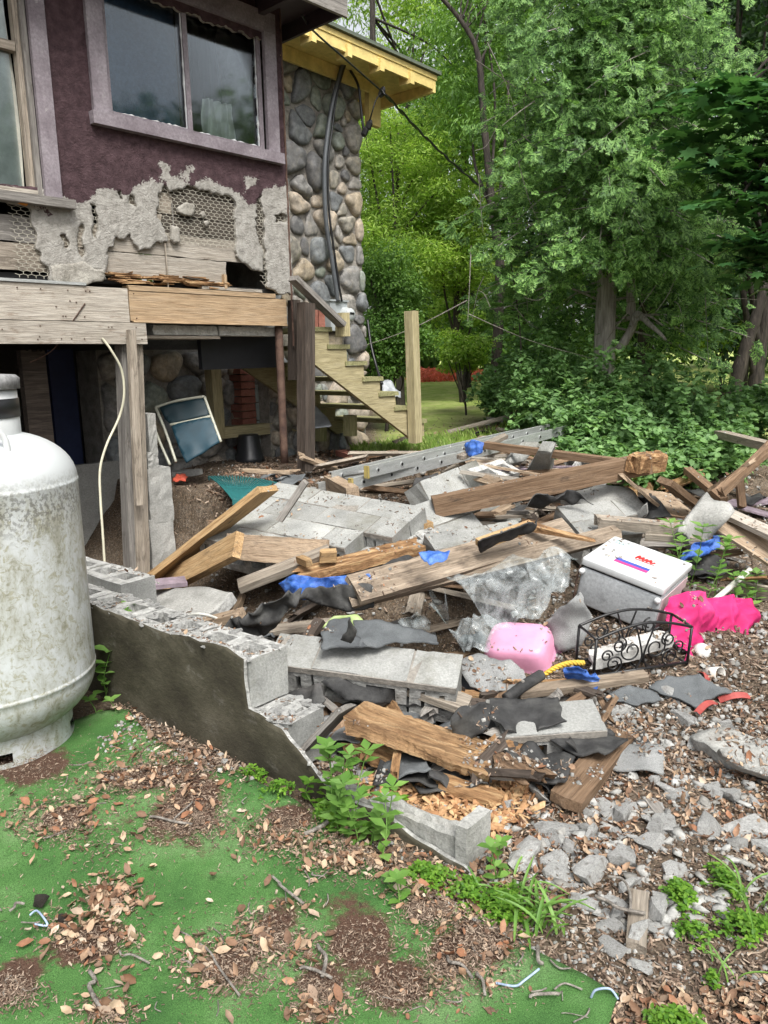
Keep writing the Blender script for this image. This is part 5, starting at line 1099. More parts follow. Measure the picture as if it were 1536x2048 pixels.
# crumbled far shells that stay after the blocks broke
for k, (xa_, xb_, z0_, z1_, w0, w1) in enumerate([(T1 + .0, tt_(Wr(650, 1570)) + .12, 0, .095, .02, .05), (tt_(Wr(640, 1560)), tt_(Wr(760, 1640)), 0, .06, .02, .06), (tt_(Wr(740, 1640)), tt_(Wr(915, 1735)), 0, .11, .02, .09)]):
    c = ud * ((xa_ + xb_) / 2) + wn * ((w0 + w1) / 2) + np.array([0, 0, (z0_ + z1_) / 2]); NB[0] += 1; V, F = pboard(xb_ - xa_, w1 - w0, z1_ - z0_ + .1, 8, .012, .13, 3, 0, 0, NB[0]); obj('broken_shell', mk('broken_shell', V, F, MT['concrete']), RW, frame(c - [0, 0, .065], ud, wn, za))
c = ud * (tt_(Wr(935, 1745)) - .03) + wn * .075 + np.array([0, 0, .04]); NB[0] += 1; V, F = pboard(.19, .13, .04, 6, .004, .06, 3, 0, 0, NB[0]); obj('broken_shell', mk('broken_shell', V, F, MT['concrete']), RW, frame(c, np.array([0, 0, 1.]), wn, np.cross([0, 0, 1.], wn)))
# mortar crumbs on the wall top
for k in range(110):
    if k < 80: x = rnd.uniform(-.4, T2); z = ztop
    else: x = rnd.uniform(T2, T1); z = zst_
    y = rnd.choice([rnd.uniform(.01, .04), rnd.uniform(.17, .205), rnd.uniform(.01, .2)]); s = rnd.uniform(.006, .026)
    obj('mortar_crumb', CH[(k * 3 + 1) % 8], RW, Matrix.Translation(Vector(ud * x + wn * y + np.array([0, 0, z - .006]))) @ Matrix.Rotation(rnd.uniform(0, 6), 4, 'Z') @ Matrix.Diagonal((s * 1.6, s, s * .7, 1)))
# second stub of wall behind
E2 = g(240, 1170, .47); bw = empty('block_wall_stub', E2 - [0, 0, .4]); tag(bw, 'short stub of hollow block wall between the white tank and the cellar opening', 'wall')
for i in range(4):
    for j in range(2): obj('block', CMU[(i + j) % 3], bw, frame(ud * (-.2 - i * .4 + (.0 if j else -.2)) + wn * .1 + np.array([0, 0, .305 - .2 * (1 - j)]), ud, np.array([0, 0, 1.]), -wn))
obj('block', CMUH[0], bw, frame(ud * (-.1) + wn * .1 + np.array([0, 0, .105]), ud, np.array([0, 0, 1.]), -wn))
# ================================================================ the heap
def slab(o_, x_, y_, rows, label, cat='fallen wall', **k): a, b, c = g(*o_), g(*x_), g(*y_); return cmu_slab('fallen_wall_slab', a, b - a, c - a, rows, label, cat, **k)
slab((552, 964, .68), (842, 1012, .61), (513, 1075, .46), [(0, 1.2), (0, 1.2, 1), (0, 1.0), (0, .7, 1)], 'large fallen slab of pale block wall with stepped edge in the middle of the heap')
slab((838, 962, .70), (965, 915, .79), (872, 1000, .57), [(0, .6), (0, .6, 1), (0, .8)], 'grey fallen piece of block wall under the aluminium ladder')
slab((822, 1012, .58), (925, 975, .64), (846, 1040, .50), [(0, .5), (0, .4)], 'tilted grey block piece below the left end of the long brown beam')
slab((560, 1264, .35), (895, 1306, .30), (540, 1320, .29), [(0, .8, 1)], 'front piece of block wall with open cores and black shingles lying on it')
slab((985, 1412, .15), (1128, 1402, .16), (980, 1466, .12), [(0, .4)], 'hollow concrete block with grey roofing draped over it near the rubble')
slab((1110, 1012, .56), (1225, 1000, .57), (1140, 1050, .48), [(0, .6), (0, .4, 1)], 'block piece with dark cores right of the leaning tan board')
slab((845, 1068, .50), (955, 1052, .52), (850, 1100, .45), [(0, .6)], 'row of hollow blocks seen end-on behind the blue mesh')
slab((680, 1108, .38), (812, 1068, .46), (700, 1125, .32), [(0, .6)], 'broken strip of hollow blocks between the pale slab and the curved board')
slab((935, 938, .74), (1045, 903, .80), (950, 955, .66), [(0, .4)], 'crumbling strip of blocks alongside the ladder')
slab((1130, 905, .75), (1175, 912, .75), (1140, 935, .6), [(0, .4)], 'half buried block at the end of the brown beam near the brambles')
def P(pts): return [g(*p) for p in pts]
def sheet(name, pts, mt, label, cat, **k): o = patch(name, P(pts), MT[mt], **k); return tag(o, label, cat)
sheet('concrete_slab', [(282, 1190, .12), (330, 1178, .2), (400, 1172, .26), (466, 1184, .27), (430, 1222, .2), (385, 1240, .16), (300, 1226, .12)], 'concrete', 'flat grey concrete slab right behind the broken wall top', 'slab', cell=.03, thick=.06, rag=.006, tmat=MT['blockbroken'])
sheet('concrete_slab', [(1120, 990, .58), (1200, 968, .64), (1262, 975, .64), (1300, 1010, .58), (1262, 1028, .5), (1180, 1012, .53)], 'concrete', 'flat cracked concrete slab behind the brown beam on the right', 'slab', cell=.03, thick=.07, rag=.01, tmat=MT['blockbroken'])
sheet('concrete_slab', [(1352, 1062, .5), (1415, 982, .68), (1470, 1022, .6), (1400, 1100, .36)], 'concrete', 'grey slab standing on its edge right of the heap', 'slab', cell=.03, thick=.05)
sheet('concrete_slab', [(1062, 925, .72), (1085, 882, .92), (1112, 884, .92), (1108, 930, .72)], 'block', 'small upright grey slab sticking out behind the brown beam', 'slab', cell=.03, thick=.08, rag=.006)
sheet('concrete_slab', [(1010, 930, .74), (1045, 882, .88), (1085, 885, .86), (1050, 922, .74)], 'block', 'light grey slab leaning at the far end of the ladder', 'slab', cell=.03, thick=.07, rag=.006)
sheet('concrete_slab', [(1380, 1470, .06), (1450, 1452, .1), (1560, 1490, .1), (1580, 1560, .05), (1470, 1530, .05), (1420, 1500, .07)], 'concrete', 'thin grey slab half buried at the right edge', 'slab', cell=.025, thick=.05, rag=.012, tmat=MT['blockbroken'])
sheet('concrete_slab', [(1440, 1500, .14), (1540, 1475, .17), (1620, 1500, .17), (1600, 1570, .06), (1480, 1540, .09)], 'concrete', 'dark edged concrete slab tilted over the thin slab on the right', 'slab', cell=.025, thick=.05, rag=.01, tmat=MT['blockbroken'])
# boards: (p0, p1, width, thickness, material, tilt, label)
MT['rotgold'] = woodmat('rotting_golden_wood', [(.10, .055, .03), (.33, .20, .10), (.52, .37, .21)], dirtlo=.5, dirt=(.12, .06, .03), bump=.01)
BD = [
 ((308, 1155, .16), (535, 978, .76), .21, .04, 'golden', -8, 'broad golden joist leaning up onto the pale slab', {}),
 ((325, 1172, .08), (476, 1090, .52), .15, .05, 'golden', 62, 'golden joist side with bolt heads, below the broad leaning one', {}),
 ((560, 1040, .62), (612, 962, .84), .10, .035, 'greywood', -5, 'pale grey plank lying against the golden joist', {}),
 ((452, 1092, .44), (655, 1106, .42), .15, .025, 'tan', 78, 'wavy tan board standing on edge in front of the pale slab', dict(warp=.05, seg=14)),
 ((480, 1172, .26), (660, 1102, .44), .09, .045, 'weathered', 20, 'weathered stud below the wavy tan board', {}),
 ((596, 1150, .34), (835, 1092, .44), .14, .05, 'rotten', 8, 'rotten flaking plank left of the blue mesh', dict(rough=.18, jag=.03, seg=16, cseg=4)),
 ((700, 1200, .34), (1234, 1066, .50), .09, .04, 'planky', 50, 'long brown plank edge running under the tan board to the fridge', dict(jag=.02, seg=12)),
 ((708, 1180, .40), (1138, 1060, .52), .17, .032, 'planky', 34, 'long tan plank across the middle of the heap', dict(seg=12)),
 ((866, 1014, .56), (1298, 926, .80), .09, .13, 'brownwood', 4, 'long brown beam with white nail marks across the back of the heap', dict(seg=14)),
 ((1270, 925, .82), (1318, 922, .78), .12, .12, 'rotten', 5, 'rotted splintered stub at the end of the long brown beam', dict(rough=.3, jag=.03, cseg=4)),
 ((958, 1088, .55), (1066, 1050, .62), .06, .04, 'golden', 20, 'short orange board edged with black felt on the tan plank', {}),
 ((1060, 1052, .58), (1190, 1082, .52), .06, .04, 'rotten', 8, 'splintered brown stick pointing right above the fridge', dict(rough=.2, taper=.7, cseg=3, seg=10)),
 ((712, 1432, .22), (975, 1525, .09), .17, .04, 'rotgold', 6, 'rotted golden beam in front with crumbling right end', dict(rough=.34, jag=.03, cseg=8, seg=40)),
 ((720, 1470, .12), (930, 1560, .0), .16, .05, 'rotten', 20, 'rotten brown timber beneath the golden beam', dict(rough=.25, jag=.04, cseg=4, seg=14)),
 ((620, 1492, .10), (692, 1415, .26), .13, .02, 'greywood', -20, 'dark grey plank leaning beside the end of the broken wall', {}),
 ((745, 1345, .22), (938, 1412, .14), .10, .03, 'weathered', 10, 'pale weathered plank slanting below the hollow block piece', dict(seg=10)),
 ((1130, 1605, .04), (1242, 1468, .05), .11, .04, 'brownwood', 6, 'brown plank lying on the dirt pointing at the hollow block', {}),
 ((1036, 1385, .12), (1292, 1352, .12), .055, .03, 'planky', 12, 'narrow tan strip lying in front of the black scrollwork rack', dict(seg=10)),
 ((1262, 965, .70), (1365, 1010, .50), .28, .02, 'tan', 24, 'tan plywood flap curling at the end of the brown beam', dict(rough=.06, warp=-.04, seg=8, jag=.02)),
 ((1330, 962, .74), (1395, 1012, .52), .10, .04, 'brownwood', 12, 'brown board behind the tan plywood flap', {}),
 ((1196, 1042, .52), (1365, 1058, .48), .09, .06, 'weathered', 10, 'pale rotten timber lying above the fridge', dict(rough=.12, cseg=3, seg=12)),
 ((1290, 1072, .44), (1402, 1080, .42), .05, .04, 'weathered', 10, 'thin weathered stick below the pale rotten timber', {}),
 ((1455, 955, .72), (1560, 890, .86), .34, .02, 'tan', -38, 'big tan plywood sheet tilted at the right edge', dict(rough=.04)),
 ((1440, 985, .66), (1545, 888, .92), .05, .06, 'brownwood', 0, 'brown frame stick along the edge of the plywood sheet', dict(rough=.15, cseg=3)),
 ((1440, 868, .80), (1560, 898, .82), .10, .06, 'weathered', 0, 'weathered beam lying at the far right before the leaning trunks', dict(rough=.1)),
 ((1455, 1045, .50), (1580, 1125, .34), .22, .02, 'tan', 18, 'tan board sloping down behind the tall weed', {}),
 ((1440, 1020, .56), (1580, 1085, .46), .10, .03, 'palewood', 8, 'pale board lying above the sloping tan board', {}),
 ((1375, 940, .60), (1448, 1002, .46), .06, .05, 'brownwood', 6, 'reddish brown stick crossing at the right edge of the heap', {}),
 ((1478, 950, .62), (1484, 1015, .40), .05, .05, 'brownwood', 0, 'short dark upright stick under the plywood sheet', {}),
 ((660, 962, .64), (706, 988, .62), .09, .09, 'tan', 4, 'short yellow block of timber at the left end of the ladder', {}),
 ((832, 1050, .46), (858, 1060, .46), .07, .09, 'golden', 4, 'short cut timber end beside the stepped edge of the pale slab', {}),
 ((600, 1118, .42), (618, 1126, .42), .04, .04, 'golden', 10, 'tiny cut timber end above the rotten plank', {}),
 ((640, 1112, .44), (672, 1110, .44), .06, .06, 'golden', 10, 'bright orange cut end of a stud beside the wavy tan board', {}),
 ((276, 1172, .24), (372, 1162, .24), .10, .025, 'purple', 8, 'short board with purple paint lying by the cellar post', {}),
 ((345, 1262, .10), (482, 1228, .24), .09, .04, 'tan', 8, 'tan stud poking over the broken wall', {}),
 ((1290, 1130, .36), (1440, 1230, .16), .05, .03, 'darkwood', 6, 'dark stick behind the fridge', {}),
 ((970, 890, .86), (1240, 925, .80), .05, .05, 'brownwood', 6, 'thin brown rail behind the long beam', {}),
 ((920, 915, .80), (1010, 872, .88), .06, .03, 'weathered', 6, 'grey stick lying across near the ladder end', {}),
 ((1280, 1790, .02), (1272, 1900, .02), .05, .03, 'weathered', 3, 'weathered stake lying on the litter at lower right', {}),
 ((1300, 1600, .02), (1368, 1690, .02), .04, .012, 'greywood', 3, 'thin grey lath lying on bare dirt among the chunks', {}),
 ((160 + 440, 1300, .2), (640, 1240, .3), .05, .03, 'darkwood', 6, 'charred stick in the dark hollow behind the broken wall', {}),
 ((318, 925, .60), (368, 932, .60), .10, .04, 'greywood', 6, 'grey offcut lying under the folded chair', {}),
 ((345, 948, .60), (405, 945, .60), .10, .05, 'concrete', 3, 'pale kerb offcut lying below the folded chair', {}),
 ((680, 905, .66), (712, 915, .66), .09, .05, 'brick', 3, 'loose red brick lying on the mulch by the stairs', {}),
]
for k, (a, b, w_, t_, m_, tl, lb, kw) in enumerate(BD):
    nm = 'brick' if 'red brick' in lb else 'beam' if 'beam' in lb else 'plank'; plank(nm, g(*a), g(*b), w_, t_, MT[m_], tl, lb, nm, **kw)
# random broken boards inside the heap
HP = [(520, 1040), (880, 930), (1010, 890), (1240, 930), (1400, 960), (1440, 1080), (1240, 1120), (1180, 1110), (850, 1240), (740, 1420), (640, 1420), (600, 1300), (470, 1240), (480, 1120)]
def randin(poly, r): 
    while True:
        x, y = r.uniform(min(p[0] for p in poly), max(p[0] for p in poly)), r.uniform(min(p[1] for p in poly), max(p[1] for p in poly))
        if inside(poly, np.array([x]), np.array([y]))[0]: return x, y
r = random.Random(99)
for k in range(165):
    px, py = randin(HP, r); c = g(px, py, .30 if py < 1100 else .15); c[2] = terr1(c[0], c[1]) + r.uniform(.01, .13 if py < 1150 else .06); a = r.gauss(.35, .7); l = r.uniform(.08, .38); d = np.array([math.cos(a), math.sin(a), r.gauss(0, .15)]) * l
    m_ = r.choice(['weathered', 'brownwood', 'darkwood', 'rotten', 'tan', 'greywood', 'brownwood', 'darkwood']); plank('broken_board', c - d, c + d, r.uniform(.02, .11), r.uniform(.012, .04), MT[m_], r.gauss(0, 25), where(c, ('short ' if l < .17 else 'long ' if l > .3 else '') + COLN[m_] + ' broken board'), 'board', 'broken boards in the heap', rough=.12, jag=.03, cseg=3, seg=8)
for k in range(34):
    px, py = randin(HP, r); c = g(px, py, .30 if py < 1100 else .15); c[2] = terr1(c[0], c[1]) + r.uniform(.06, .16 if py < 1150 else .08); a = r.gauss(.35, .45); l = r.uniform(.25, .5); d = np.array([math.cos(a), math.sin(a), r.gauss(0, .08)]) * l
    m_ = r.choice(['weathered', 'brownwood', 'planky', 'rotten', 'greywood', 'darkwood']); plank('broken_board', c - d, c + d, r.uniform(.03, .09), r.uniform(.015, .03), MT[m_] , r.gauss(0, 25), where(c, 'long thin ' + {'planky': 'dirty'}.get(m_, COLN.get(m_, '')) + ' board'), 'board', 'long boards in the heap', rough=.14, jag=.03, cseg=3, seg=12)
RGT = [(1290, 890), (1640, 880), (1640, 1190), (1420, 1190), (1290, 1100)]
for k in range(30):
    px, py = randin(RGT, r); c = g(px, py, .38 if py < 1020 else .2); c[2] = terr1(c[0], c[1]) + r.uniform(.02, .16); a = r.gauss(-.3, .8); l = r.uniform(.08, .36); d = np.array([math.cos(a), math.sin(a), r.gauss(0, .2)]) * l
    m_ = r.choice(['weathered', 'brownwood', 'rotten', 'greywood', 'palewood', 'purple']); plank('scrap_board', c - d, c + d, r.uniform(.02, .12), r.uniform(.010, .03), MT[m_], r.gauss(0, 30), where(c, ('short ' if l < .15 else '') + COLN[m_] + ' scrap board'), 'board', 'scrap boards at the right', rough=.14, jag=.03, cseg=3, seg=8)
for k in range(12):
    px, py = randin(RGT, r); c = g(px, py, .38 if py < 1020 else .2); c[2] = terr1(c[0], c[1]) + r.uniform(.03, .10); s = r.uniform(.06, .14); q0 = r.uniform(0, 6)
    pts = [c + s * np.array([math.cos(q0 + q) * r.uniform(.6, 1.2), math.sin(q0 + q) * r.uniform(.6, 1.2), r.uniform(-.4, .4)]) for q in np.arange(0, 6.2, 1.05)]
    m_ = r.choice(['felt', 'shingle', 'felt']); tag(patch('roofing_scrap', pts, MT[m_], cell=.015, thick=.005, wr=.02, rag=.012, seed=k + 500, ragsc=22), where(c, 'torn ' + COLN[m_] + ' roofing scrap'), 'roofing', 'roofing scraps in the heap')
MID = [(560, 1330), (1000, 1320), (1280, 1385), (1130, 1480), (1000, 1560), (700, 1500), (610, 1400)]
for k in range(62):
    px, py = randin(MID, r); c = g(px, py, .12); c[2] = max(terr1(c[0], c[1]), 0) + r.uniform(.02, .12); a = r.gauss(0, 1.1); l = r.uniform(.05, .2); d = np.array([math.cos(a), math.sin(a), r.gauss(0, .2)]) * l
    m_ = r.choice(['darkwood', 'brownwood', 'rotten', 'greywood', 'darkwood']); plank('broken_board', c - d, c + d, r.uniform(.02, .08), r.uniform(.010, .03), MT[m_], r.gauss(0, 30), where(c, ('short ' if l < .1 else '') + COLN[m_] + ' broken board'), 'board', 'broken boards in the heap', rough=.14, jag=.03, cseg=3, seg=8)
for k in range(30):
    px, py = randin(MID, r); c = g(px, py, .12); c[2] = max(terr1(c[0], c[1]), 0) + r.uniform(.03, .10); s = r.uniform(.05, .13); q0 = r.uniform(0, 6)
    pts = [c + s * np.array([math.cos(q0 + q) * r.uniform(.6, 1.2), math.sin(q0 + q) * r.uniform(.6, 1.2), r.uniform(-.4, .4)]) for q in np.arange(0, 6.2, 1.05)]
    m_ = r.choice(['felt', 'shingle', 'felt']); tag(patch('roofing_scrap', pts, MT[m_], cell=.015, thick=.005, wr=.02, rag=.012, seed=k + 300, ragsc=22), where(c, 'torn ' + COLN[m_] + ' roofing scrap'), 'roofing', 'roofing scraps in the heap')
BP_ = [(985, 905), (1085, 890), (1100, 960), (980, 990), (930, 970)]
for k in range(34):
    px, py = randin(BP_, r); c = g(px, py, .62); c[2] = .60 + r.uniform(0, .14); a = r.gauss(-.5, .35); l = r.uniform(.10, .3); d = np.array([math.cos(a), math.sin(a), r.gauss(0, .1)]) * l
    m_ = r.choice(['palewood', 'weathered', 'brownwood', 'tan', 'purple']); plank('broken_board', c - d, c + d, r.uniform(.02, .07), r.uniform(.012, .03), MT[m_], r.gauss(0, 25), where(c, ('short ' if l < .17 else 'long ' if l > .25 else '') + COLN[m_] + ' split board'), 'board', 'split boards by the ladder', rough=.12, jag=.03, cseg=2, seg=6)
# roofing felt and shingles
SHT = [
 ('roofing_felt', [(595, 1200, .34), (610, 1180, .38), (700, 1168, .42), (745, 1172, .42), (748, 1215, .30), (700, 1222, .28), (640, 1210, .3)], 'felt', 'grey roofing felt draped over the left end of the tan plank', dict(wr=.02, rag=.01)),
 ('roofing_felt', [(440, 1255, .22), (500, 1228, .32), (570, 1190, .42), (605, 1180, .44), (590, 1215, .36), (545, 1262, .22), (500, 1290, .12), (450, 1280, .14)], 'felt', 'crumpled black felt just behind the broken wall', dict(wr=.04, rag=.01, wrs=8)),
 ('roofing_felt', [(750, 1140, .46), (780, 1118, .50), (850, 1108, .5), (862, 1118, .47), (800, 1150, .42), (760, 1155, .42)], 'felt', 'black felt scrap left of the blue mesh', dict(wr=.015, rag=.008)),
 ('roofing_felt', [(955, 1085, .60), (1060, 1045, .66), (1075, 1040, .64), (1060, 1062, .6), (960, 1105, .52)], 'felt', 'strip of black felt under the short orange board', dict(wr=.01)),
 ('roofing_felt', [(1020, 1015, .60), (1090, 988, .68), (1140, 985, .66), (1190, 1005, .6), (1150, 1008, .58), (1120, 1000, .60), (1060, 1020, .56)], 'felt', 'thin black felt curling over the slab right of centre', dict(wr=.03)),
 ('roofing_felt', [(1255, 1000, .56), (1300, 985, .62), (1345, 1030, .5), (1290, 1045, .45)], 'felt', 'black felt hanging in the hollow under the plywood flap', dict(wr=.04)),
 ('shingle', [(640, 1268, .365), (655, 1250, .37), (700, 1242, .37), (715, 1280, .355), (735, 1298, .35), (680, 1296, .35), (645, 1300, .35)], 'shingle', 'dark shingle with upturned corner on the front block piece', dict(wr=.015, rag=.006)),
 ('shingle', [(705, 1242, .38), (765, 1242, .375), (800, 1256, .365), (870, 1270, .35), (878, 1288, .335), (790, 1286, .345), (720, 1296, .35)], 'shingle', 'long dark blue-grey shingle on the front block piece', dict(wr=.01, rag=.008)),
 ('shingle', [(682, 1282, .40), (705, 1235, .52), (712, 1260, .46), (700, 1285, .40)], 'felt', 'pointed shingle corner sticking up among the dark shingles', dict(wr=.004)),
 ('shingle', [(978, 1398, .18), (1040, 1398, .18), (1118, 1392, .185), (1128, 1440, .165), (1085, 1452, .15), (1060, 1478, .09), (1010, 1462, .14), (978, 1435, .16)], 'felt', 'brown-grey roofing sheet draped over the front hollow block', dict(wr=.008, rag=.01)),
 ('shingle', [(900, 1440, .2), (920, 1415, .24), (975, 1400, .26), (985, 1412, .24), (975, 1455, .18), (930, 1480, .12), (905, 1470, .14)], 'felt', 'curled grey shingle left of the front hollow block', dict(wr=.02, rag=.01)),
 ('shingle', [(905, 1325, .16), (960, 1310, .2), (1020, 1318, .2), (1050, 1345, .16), (1055, 1375, .12), (985, 1390, .1), (940, 1370, .12)], 'shingle_pale', 'pale grey shingle sheet below the pink tub', dict(wr=.015, rag=.008)),
 ('shingle', [(1078, 1262, .18), (1100, 1232, .28), (1140, 1200, .38), (1160, 1185, .40), (1185, 1245, .26), (1165, 1290, .15), (1120, 1302, .12)], 'shingle_pale', 'pale shingle sheet leaning against the fridge', dict(wr=.012, rag=.008)),
 ('shingle', [(1298, 1378, .05), (1330, 1352, .08), (1400, 1350, .1), (1440, 1375, .08), (1485, 1390, .05), (1410, 1402, .03), (1390, 1418, .02), (1340, 1392, .04)], 'shingle', 'dark curling shingle flat on the litter right of the rack', dict(wr=.012, rag=.008)),
 ('shingle', [(1205, 1395, .07), (1240, 1375, .1), (1300, 1380, .08), (1320, 1400, .05), (1260, 1412, .05)], 'shingle', 'dark shingle scrap under the narrow tan strip', dict(wr=.012, rag=.01)),
 ('shingle', [(1370, 1110, .3), (1400, 1095, .34), (1450, 1115, .32), (1455, 1150, .22), (1380, 1150, .22)], 'felt', 'black rounded felt lump under the tall weed', dict(wr=.02, dome=.05)),
 ('roofing_felt', [(1130, 1490, .12), (1170, 1440, .1), (1230, 1475, .06), (1180, 1530, .04)], 'felt', 'brown-grey felt scrap right of the front hollow block', dict(wr=.02, rag=.01)),
 ('roofing_felt', [(560, 1388, .16), (640, 1368, .22), (650, 1400, .18), (610, 1440, .10), (570, 1420, .12)], 'felt', 'shiny black felt in the gap behind the wall step', dict(wr=.02, rag=.01)),
 ('roofing_felt', [(640, 1365, .22), (700, 1345, .25), (800, 1372, .2), (885, 1418, .1), (800, 1410, .12), (690, 1400, .16)], 'felt', 'long black felt strip below the front block piece', dict(wr=.02, rag=.008)),
 ('roofing_felt', [(830, 960, .68), (880, 945, .72), (860, 985, .6), (820, 985, .6)], 'felt', 'small dark felt patch left of the grey wall piece', dict(wr=.02)),
]
for nm, pts, m_, lb, kw in SHT: sheet(nm, pts, m_, lb, 'roofing', cell=.012, thick=.006, seed=len(lb), **{**kw, 'wr': kw.get('wr', .01) * 1.5, 'rag': max(kw.get('rag', 0), .012), 'ragsc': 22})
for k in range(80):
    px, py = randin(HP if k < 62 else [(640, 1380), (1000, 1380), (1300, 1400), (1290, 1440), (1000, 1500), (700, 1440)], r); c = g(px, py, .22); c[2] = terr1(c[0], c[1]) + r.uniform(.02, .10); s = r.uniform(.05, .16); q0 = r.uniform(0, 6)
    pts = [c + s * np.array([math.cos(q0 + q) * r.uniform(.6, 1.2), math.sin(q0 + q) * r.uniform(.6, 1.2), r.uniform(-.3, .3)]) for q in np.arange(0, 6.2, 1.05)]
    m_ = r.choice(['felt', 'shingle', 'shingle', 'felt', 'felt', 'shingle_pale']); tag(patch('roofing_scrap', pts, MT[m_], cell=.02, thick=.005, wr=.02, rag=.01, seed=k), where(c, 'torn ' + COLN[m_] + ' roofing scrap'), 'roofing', 'roofing scraps in the heap')
# tarps
TP = [([(562, 1165, .36), (590, 1148, .42), (640, 1155, .42), (742, 1146, .46), (748, 1162, .42), (690, 1178, .37), (610, 1200, .30), (575, 1190, .30)], 'crumpled bright blue tarp left of the tan plank'),
      ([(838, 1108, .56), (870, 1100, .58), (902, 1105, .57), (895, 1125, .53), (862, 1132, .52), (845, 1122, .53)], 'ball of frayed blue tarp mesh on the tan plank'),
      ([(930, 885, .90), (950, 878, .93), (968, 885, .91), (970, 905, .84), (945, 915, .80), (932, 900, .84)], 'blue tarp knot hanging over the ladder rail'),
      ([(1128, 1345, .2), (1150, 1332, .23), (1175, 1345, .2), (1200, 1362, .14), (1190, 1378, .10), (1160, 1388, .08), (1135, 1365, .13)], 'blue tarp bundle by the yellow rope'),
      ([(1362, 1118, .36), (1400, 1085, .42), (1445, 1070, .44), (1450, 1090, .38), (1410, 1115, .34), (1375, 1128, .3)], 'blue tarp strip behind the tall weed on the right')]
for k, (pts, lb) in enumerate(TP): sheet('tarp', pts, 'tarp', lb, 'tarp', cell=.009, thick=.002, wr=.010, wrs=11, rag=.006, seed=20 + k, dome=.035, lat=.006, fold=.022, fsc=16, fang=k * .7)
# plastic sheeting
sheet('plastic_sheet', [(905, 1165, .42), (1000, 1138, .46), (1100, 1108, .5), (1158, 1120, .46), (1140, 1180, .34), (1080, 1245, .22), (1010, 1285, .12), (900, 1262, .1), (852, 1232, .12), (862, 1190, .34)], 'plastic', 'clear plastic sheeting draped from under the long tan plank', 'plastic sheet', cell=.011, thick=.0015, wr=.012, wrs=5, seed=3, dome=.10, lat=.01, domew=.15, fold=.035, fsc=8, fang=1.35)
sheet('plastic_sheet', [(905, 1268, .18), (950, 1232, .30), (1010, 1240, .3), (1030, 1262, .24), (975, 1300, .2), (930, 1312, .14)], 'plastic', 'clump of clear plastic wrapped over the pink tub', 'plastic sheet', cell=.009, thick=.0015, wr=.01, wrs=9, seed=6, dome=.06, lat=.01, fold=.025, fsc=12, fang=1.2)
sheet('plastic_sheet', [(795, 1250, .26), (835, 1232, .32), (862, 1250, .26), (860, 1272, .2), (810, 1268, .22)], 'plastic', 'small crumpled clear plastic behind the dark shingles', 'plastic sheet', cell=.01, thick=.0015, wr=.04, wrs=9, seed=8, dome=.04)
MT['limegreen'] = plain('lime_plastic', (.32, .42, .16), .5)
sheet('lime_dish', [(640, 1255, .24), (668, 1232, .28), (715, 1228, .28), (732, 1246, .24), (690, 1262, .2)], 'limegreen', 'lime green plastic dish peeping out behind the dark shingles', 'dish', cell=.012, thick=.004, dome=.04)
# pink cloth
sheet('cloth', [(1322, 1230, .22), (1335, 1196, .30), (1368, 1186, .30), (1420, 1196, .24), (1460, 1198, .2), (1502, 1205, .17), (1516, 1235, .10), (1500, 1270, .04), (1445, 1284, .03), (1400, 1285, .04), (1385, 1312, .03), (1362, 1332, .04), (1335, 1275, .12)], 'pinkcloth', 'hot pink crumpled cloth lying beside the white fridge', 'cloth', cell=.008, thick=.003, wr=.010, wrs=8, seed=14, dome=.085, lat=.008, domew=.09, fold=.030, fsc=11, fang=.5)
# fridge
fa = np.array([1.039, 3.925, .460]); X, Y, Z = np.array([[.7591, -.6133, -.2183], [.6427, .7593, .1017], [.1034, -.2175, .9706]]); lx, ly = .448, .405
FR = empty('mini_fridge', M=frame(fa, X, Y, Z)); tag(FR, 'white mini fridge lying on its back with a red emblem and a striped sticker', 'fridge')
MT['fridgegrey'] = mat('scuffed_grey_enamel', [(.33, .35, .36), (.40, .42, .43), (.46, .48, .49)], 4, bump=.0005, spots=(.16, .16, .15), spotscale=6, spotlo=.58, spothi=.75, rough=.4); MT['fridgebounce'] = plain('enamel_pink_bounce', (.70, .50, .53), .35)
def bbox(name, a, b, mt, par, bev=.006):
    me = bpy.data.meshes.new(name); bm = bmesh.new(); bmesh.ops.create_cube(bm, size=1)
    for v in bm.verts: v.co = Vector([(a[i] + b[i]) / 2 + v.co[i] * (b[i] - a[i]) for i in range(3)])
    bmesh.ops.bevel(bm, geom=bm.edges[:], offset=bev, segments=3, profile=.5, affect='EDGES'); bm.to_mesh(me); bm.free(); me.materials.append(mt); o = obj(name, me, par); me.polygons.foreach_set('use_smooth', [True] * len(me.polygons)); return o
bbox('door', (0, 0, -.045), (lx, ly, 0), MT['white'], FR, .010); bbox('cabinet', (.006, .006, -.27), (lx - .006, ly - .006, -.056), MT['fridgegrey'], FR, .012); bbox('gasket', (.012, .012, -.056), (lx - .012, ly - .012, -.046), MT['black'], FR, .002)
mb = MB(); mb.box((lx - .0055, .02, -.25), (lx - .003, ly - .02, -.075)); mb.make('side_panel', MT['fridgebounce'], FR)  # pink reflected off the cloth is painted into this panel's colour
for x, y in ((.015, -.004), (lx - .02, -.004)):
    V, F = lathe([(0, .016), (.012, .014), (.015, .008), (.015, -.01)], 16); obj('hinge_cap', mk('hinge_cap', V, F, MT['white'], True), FR, Matrix.Translation((x, y, -.075)) @ Matrix.Rotation(PI / 2, 4, 'X'))
def flat(name, x0, y0, x1, y1, col, z=.0012): mb = MB(); mb.box((x0, y0, .0002), (x1, y1, z)); return mb.make(name, plain('sticker_' + name, col, .5), FR)
sx_, sy_ = lx * .50, ly * .36
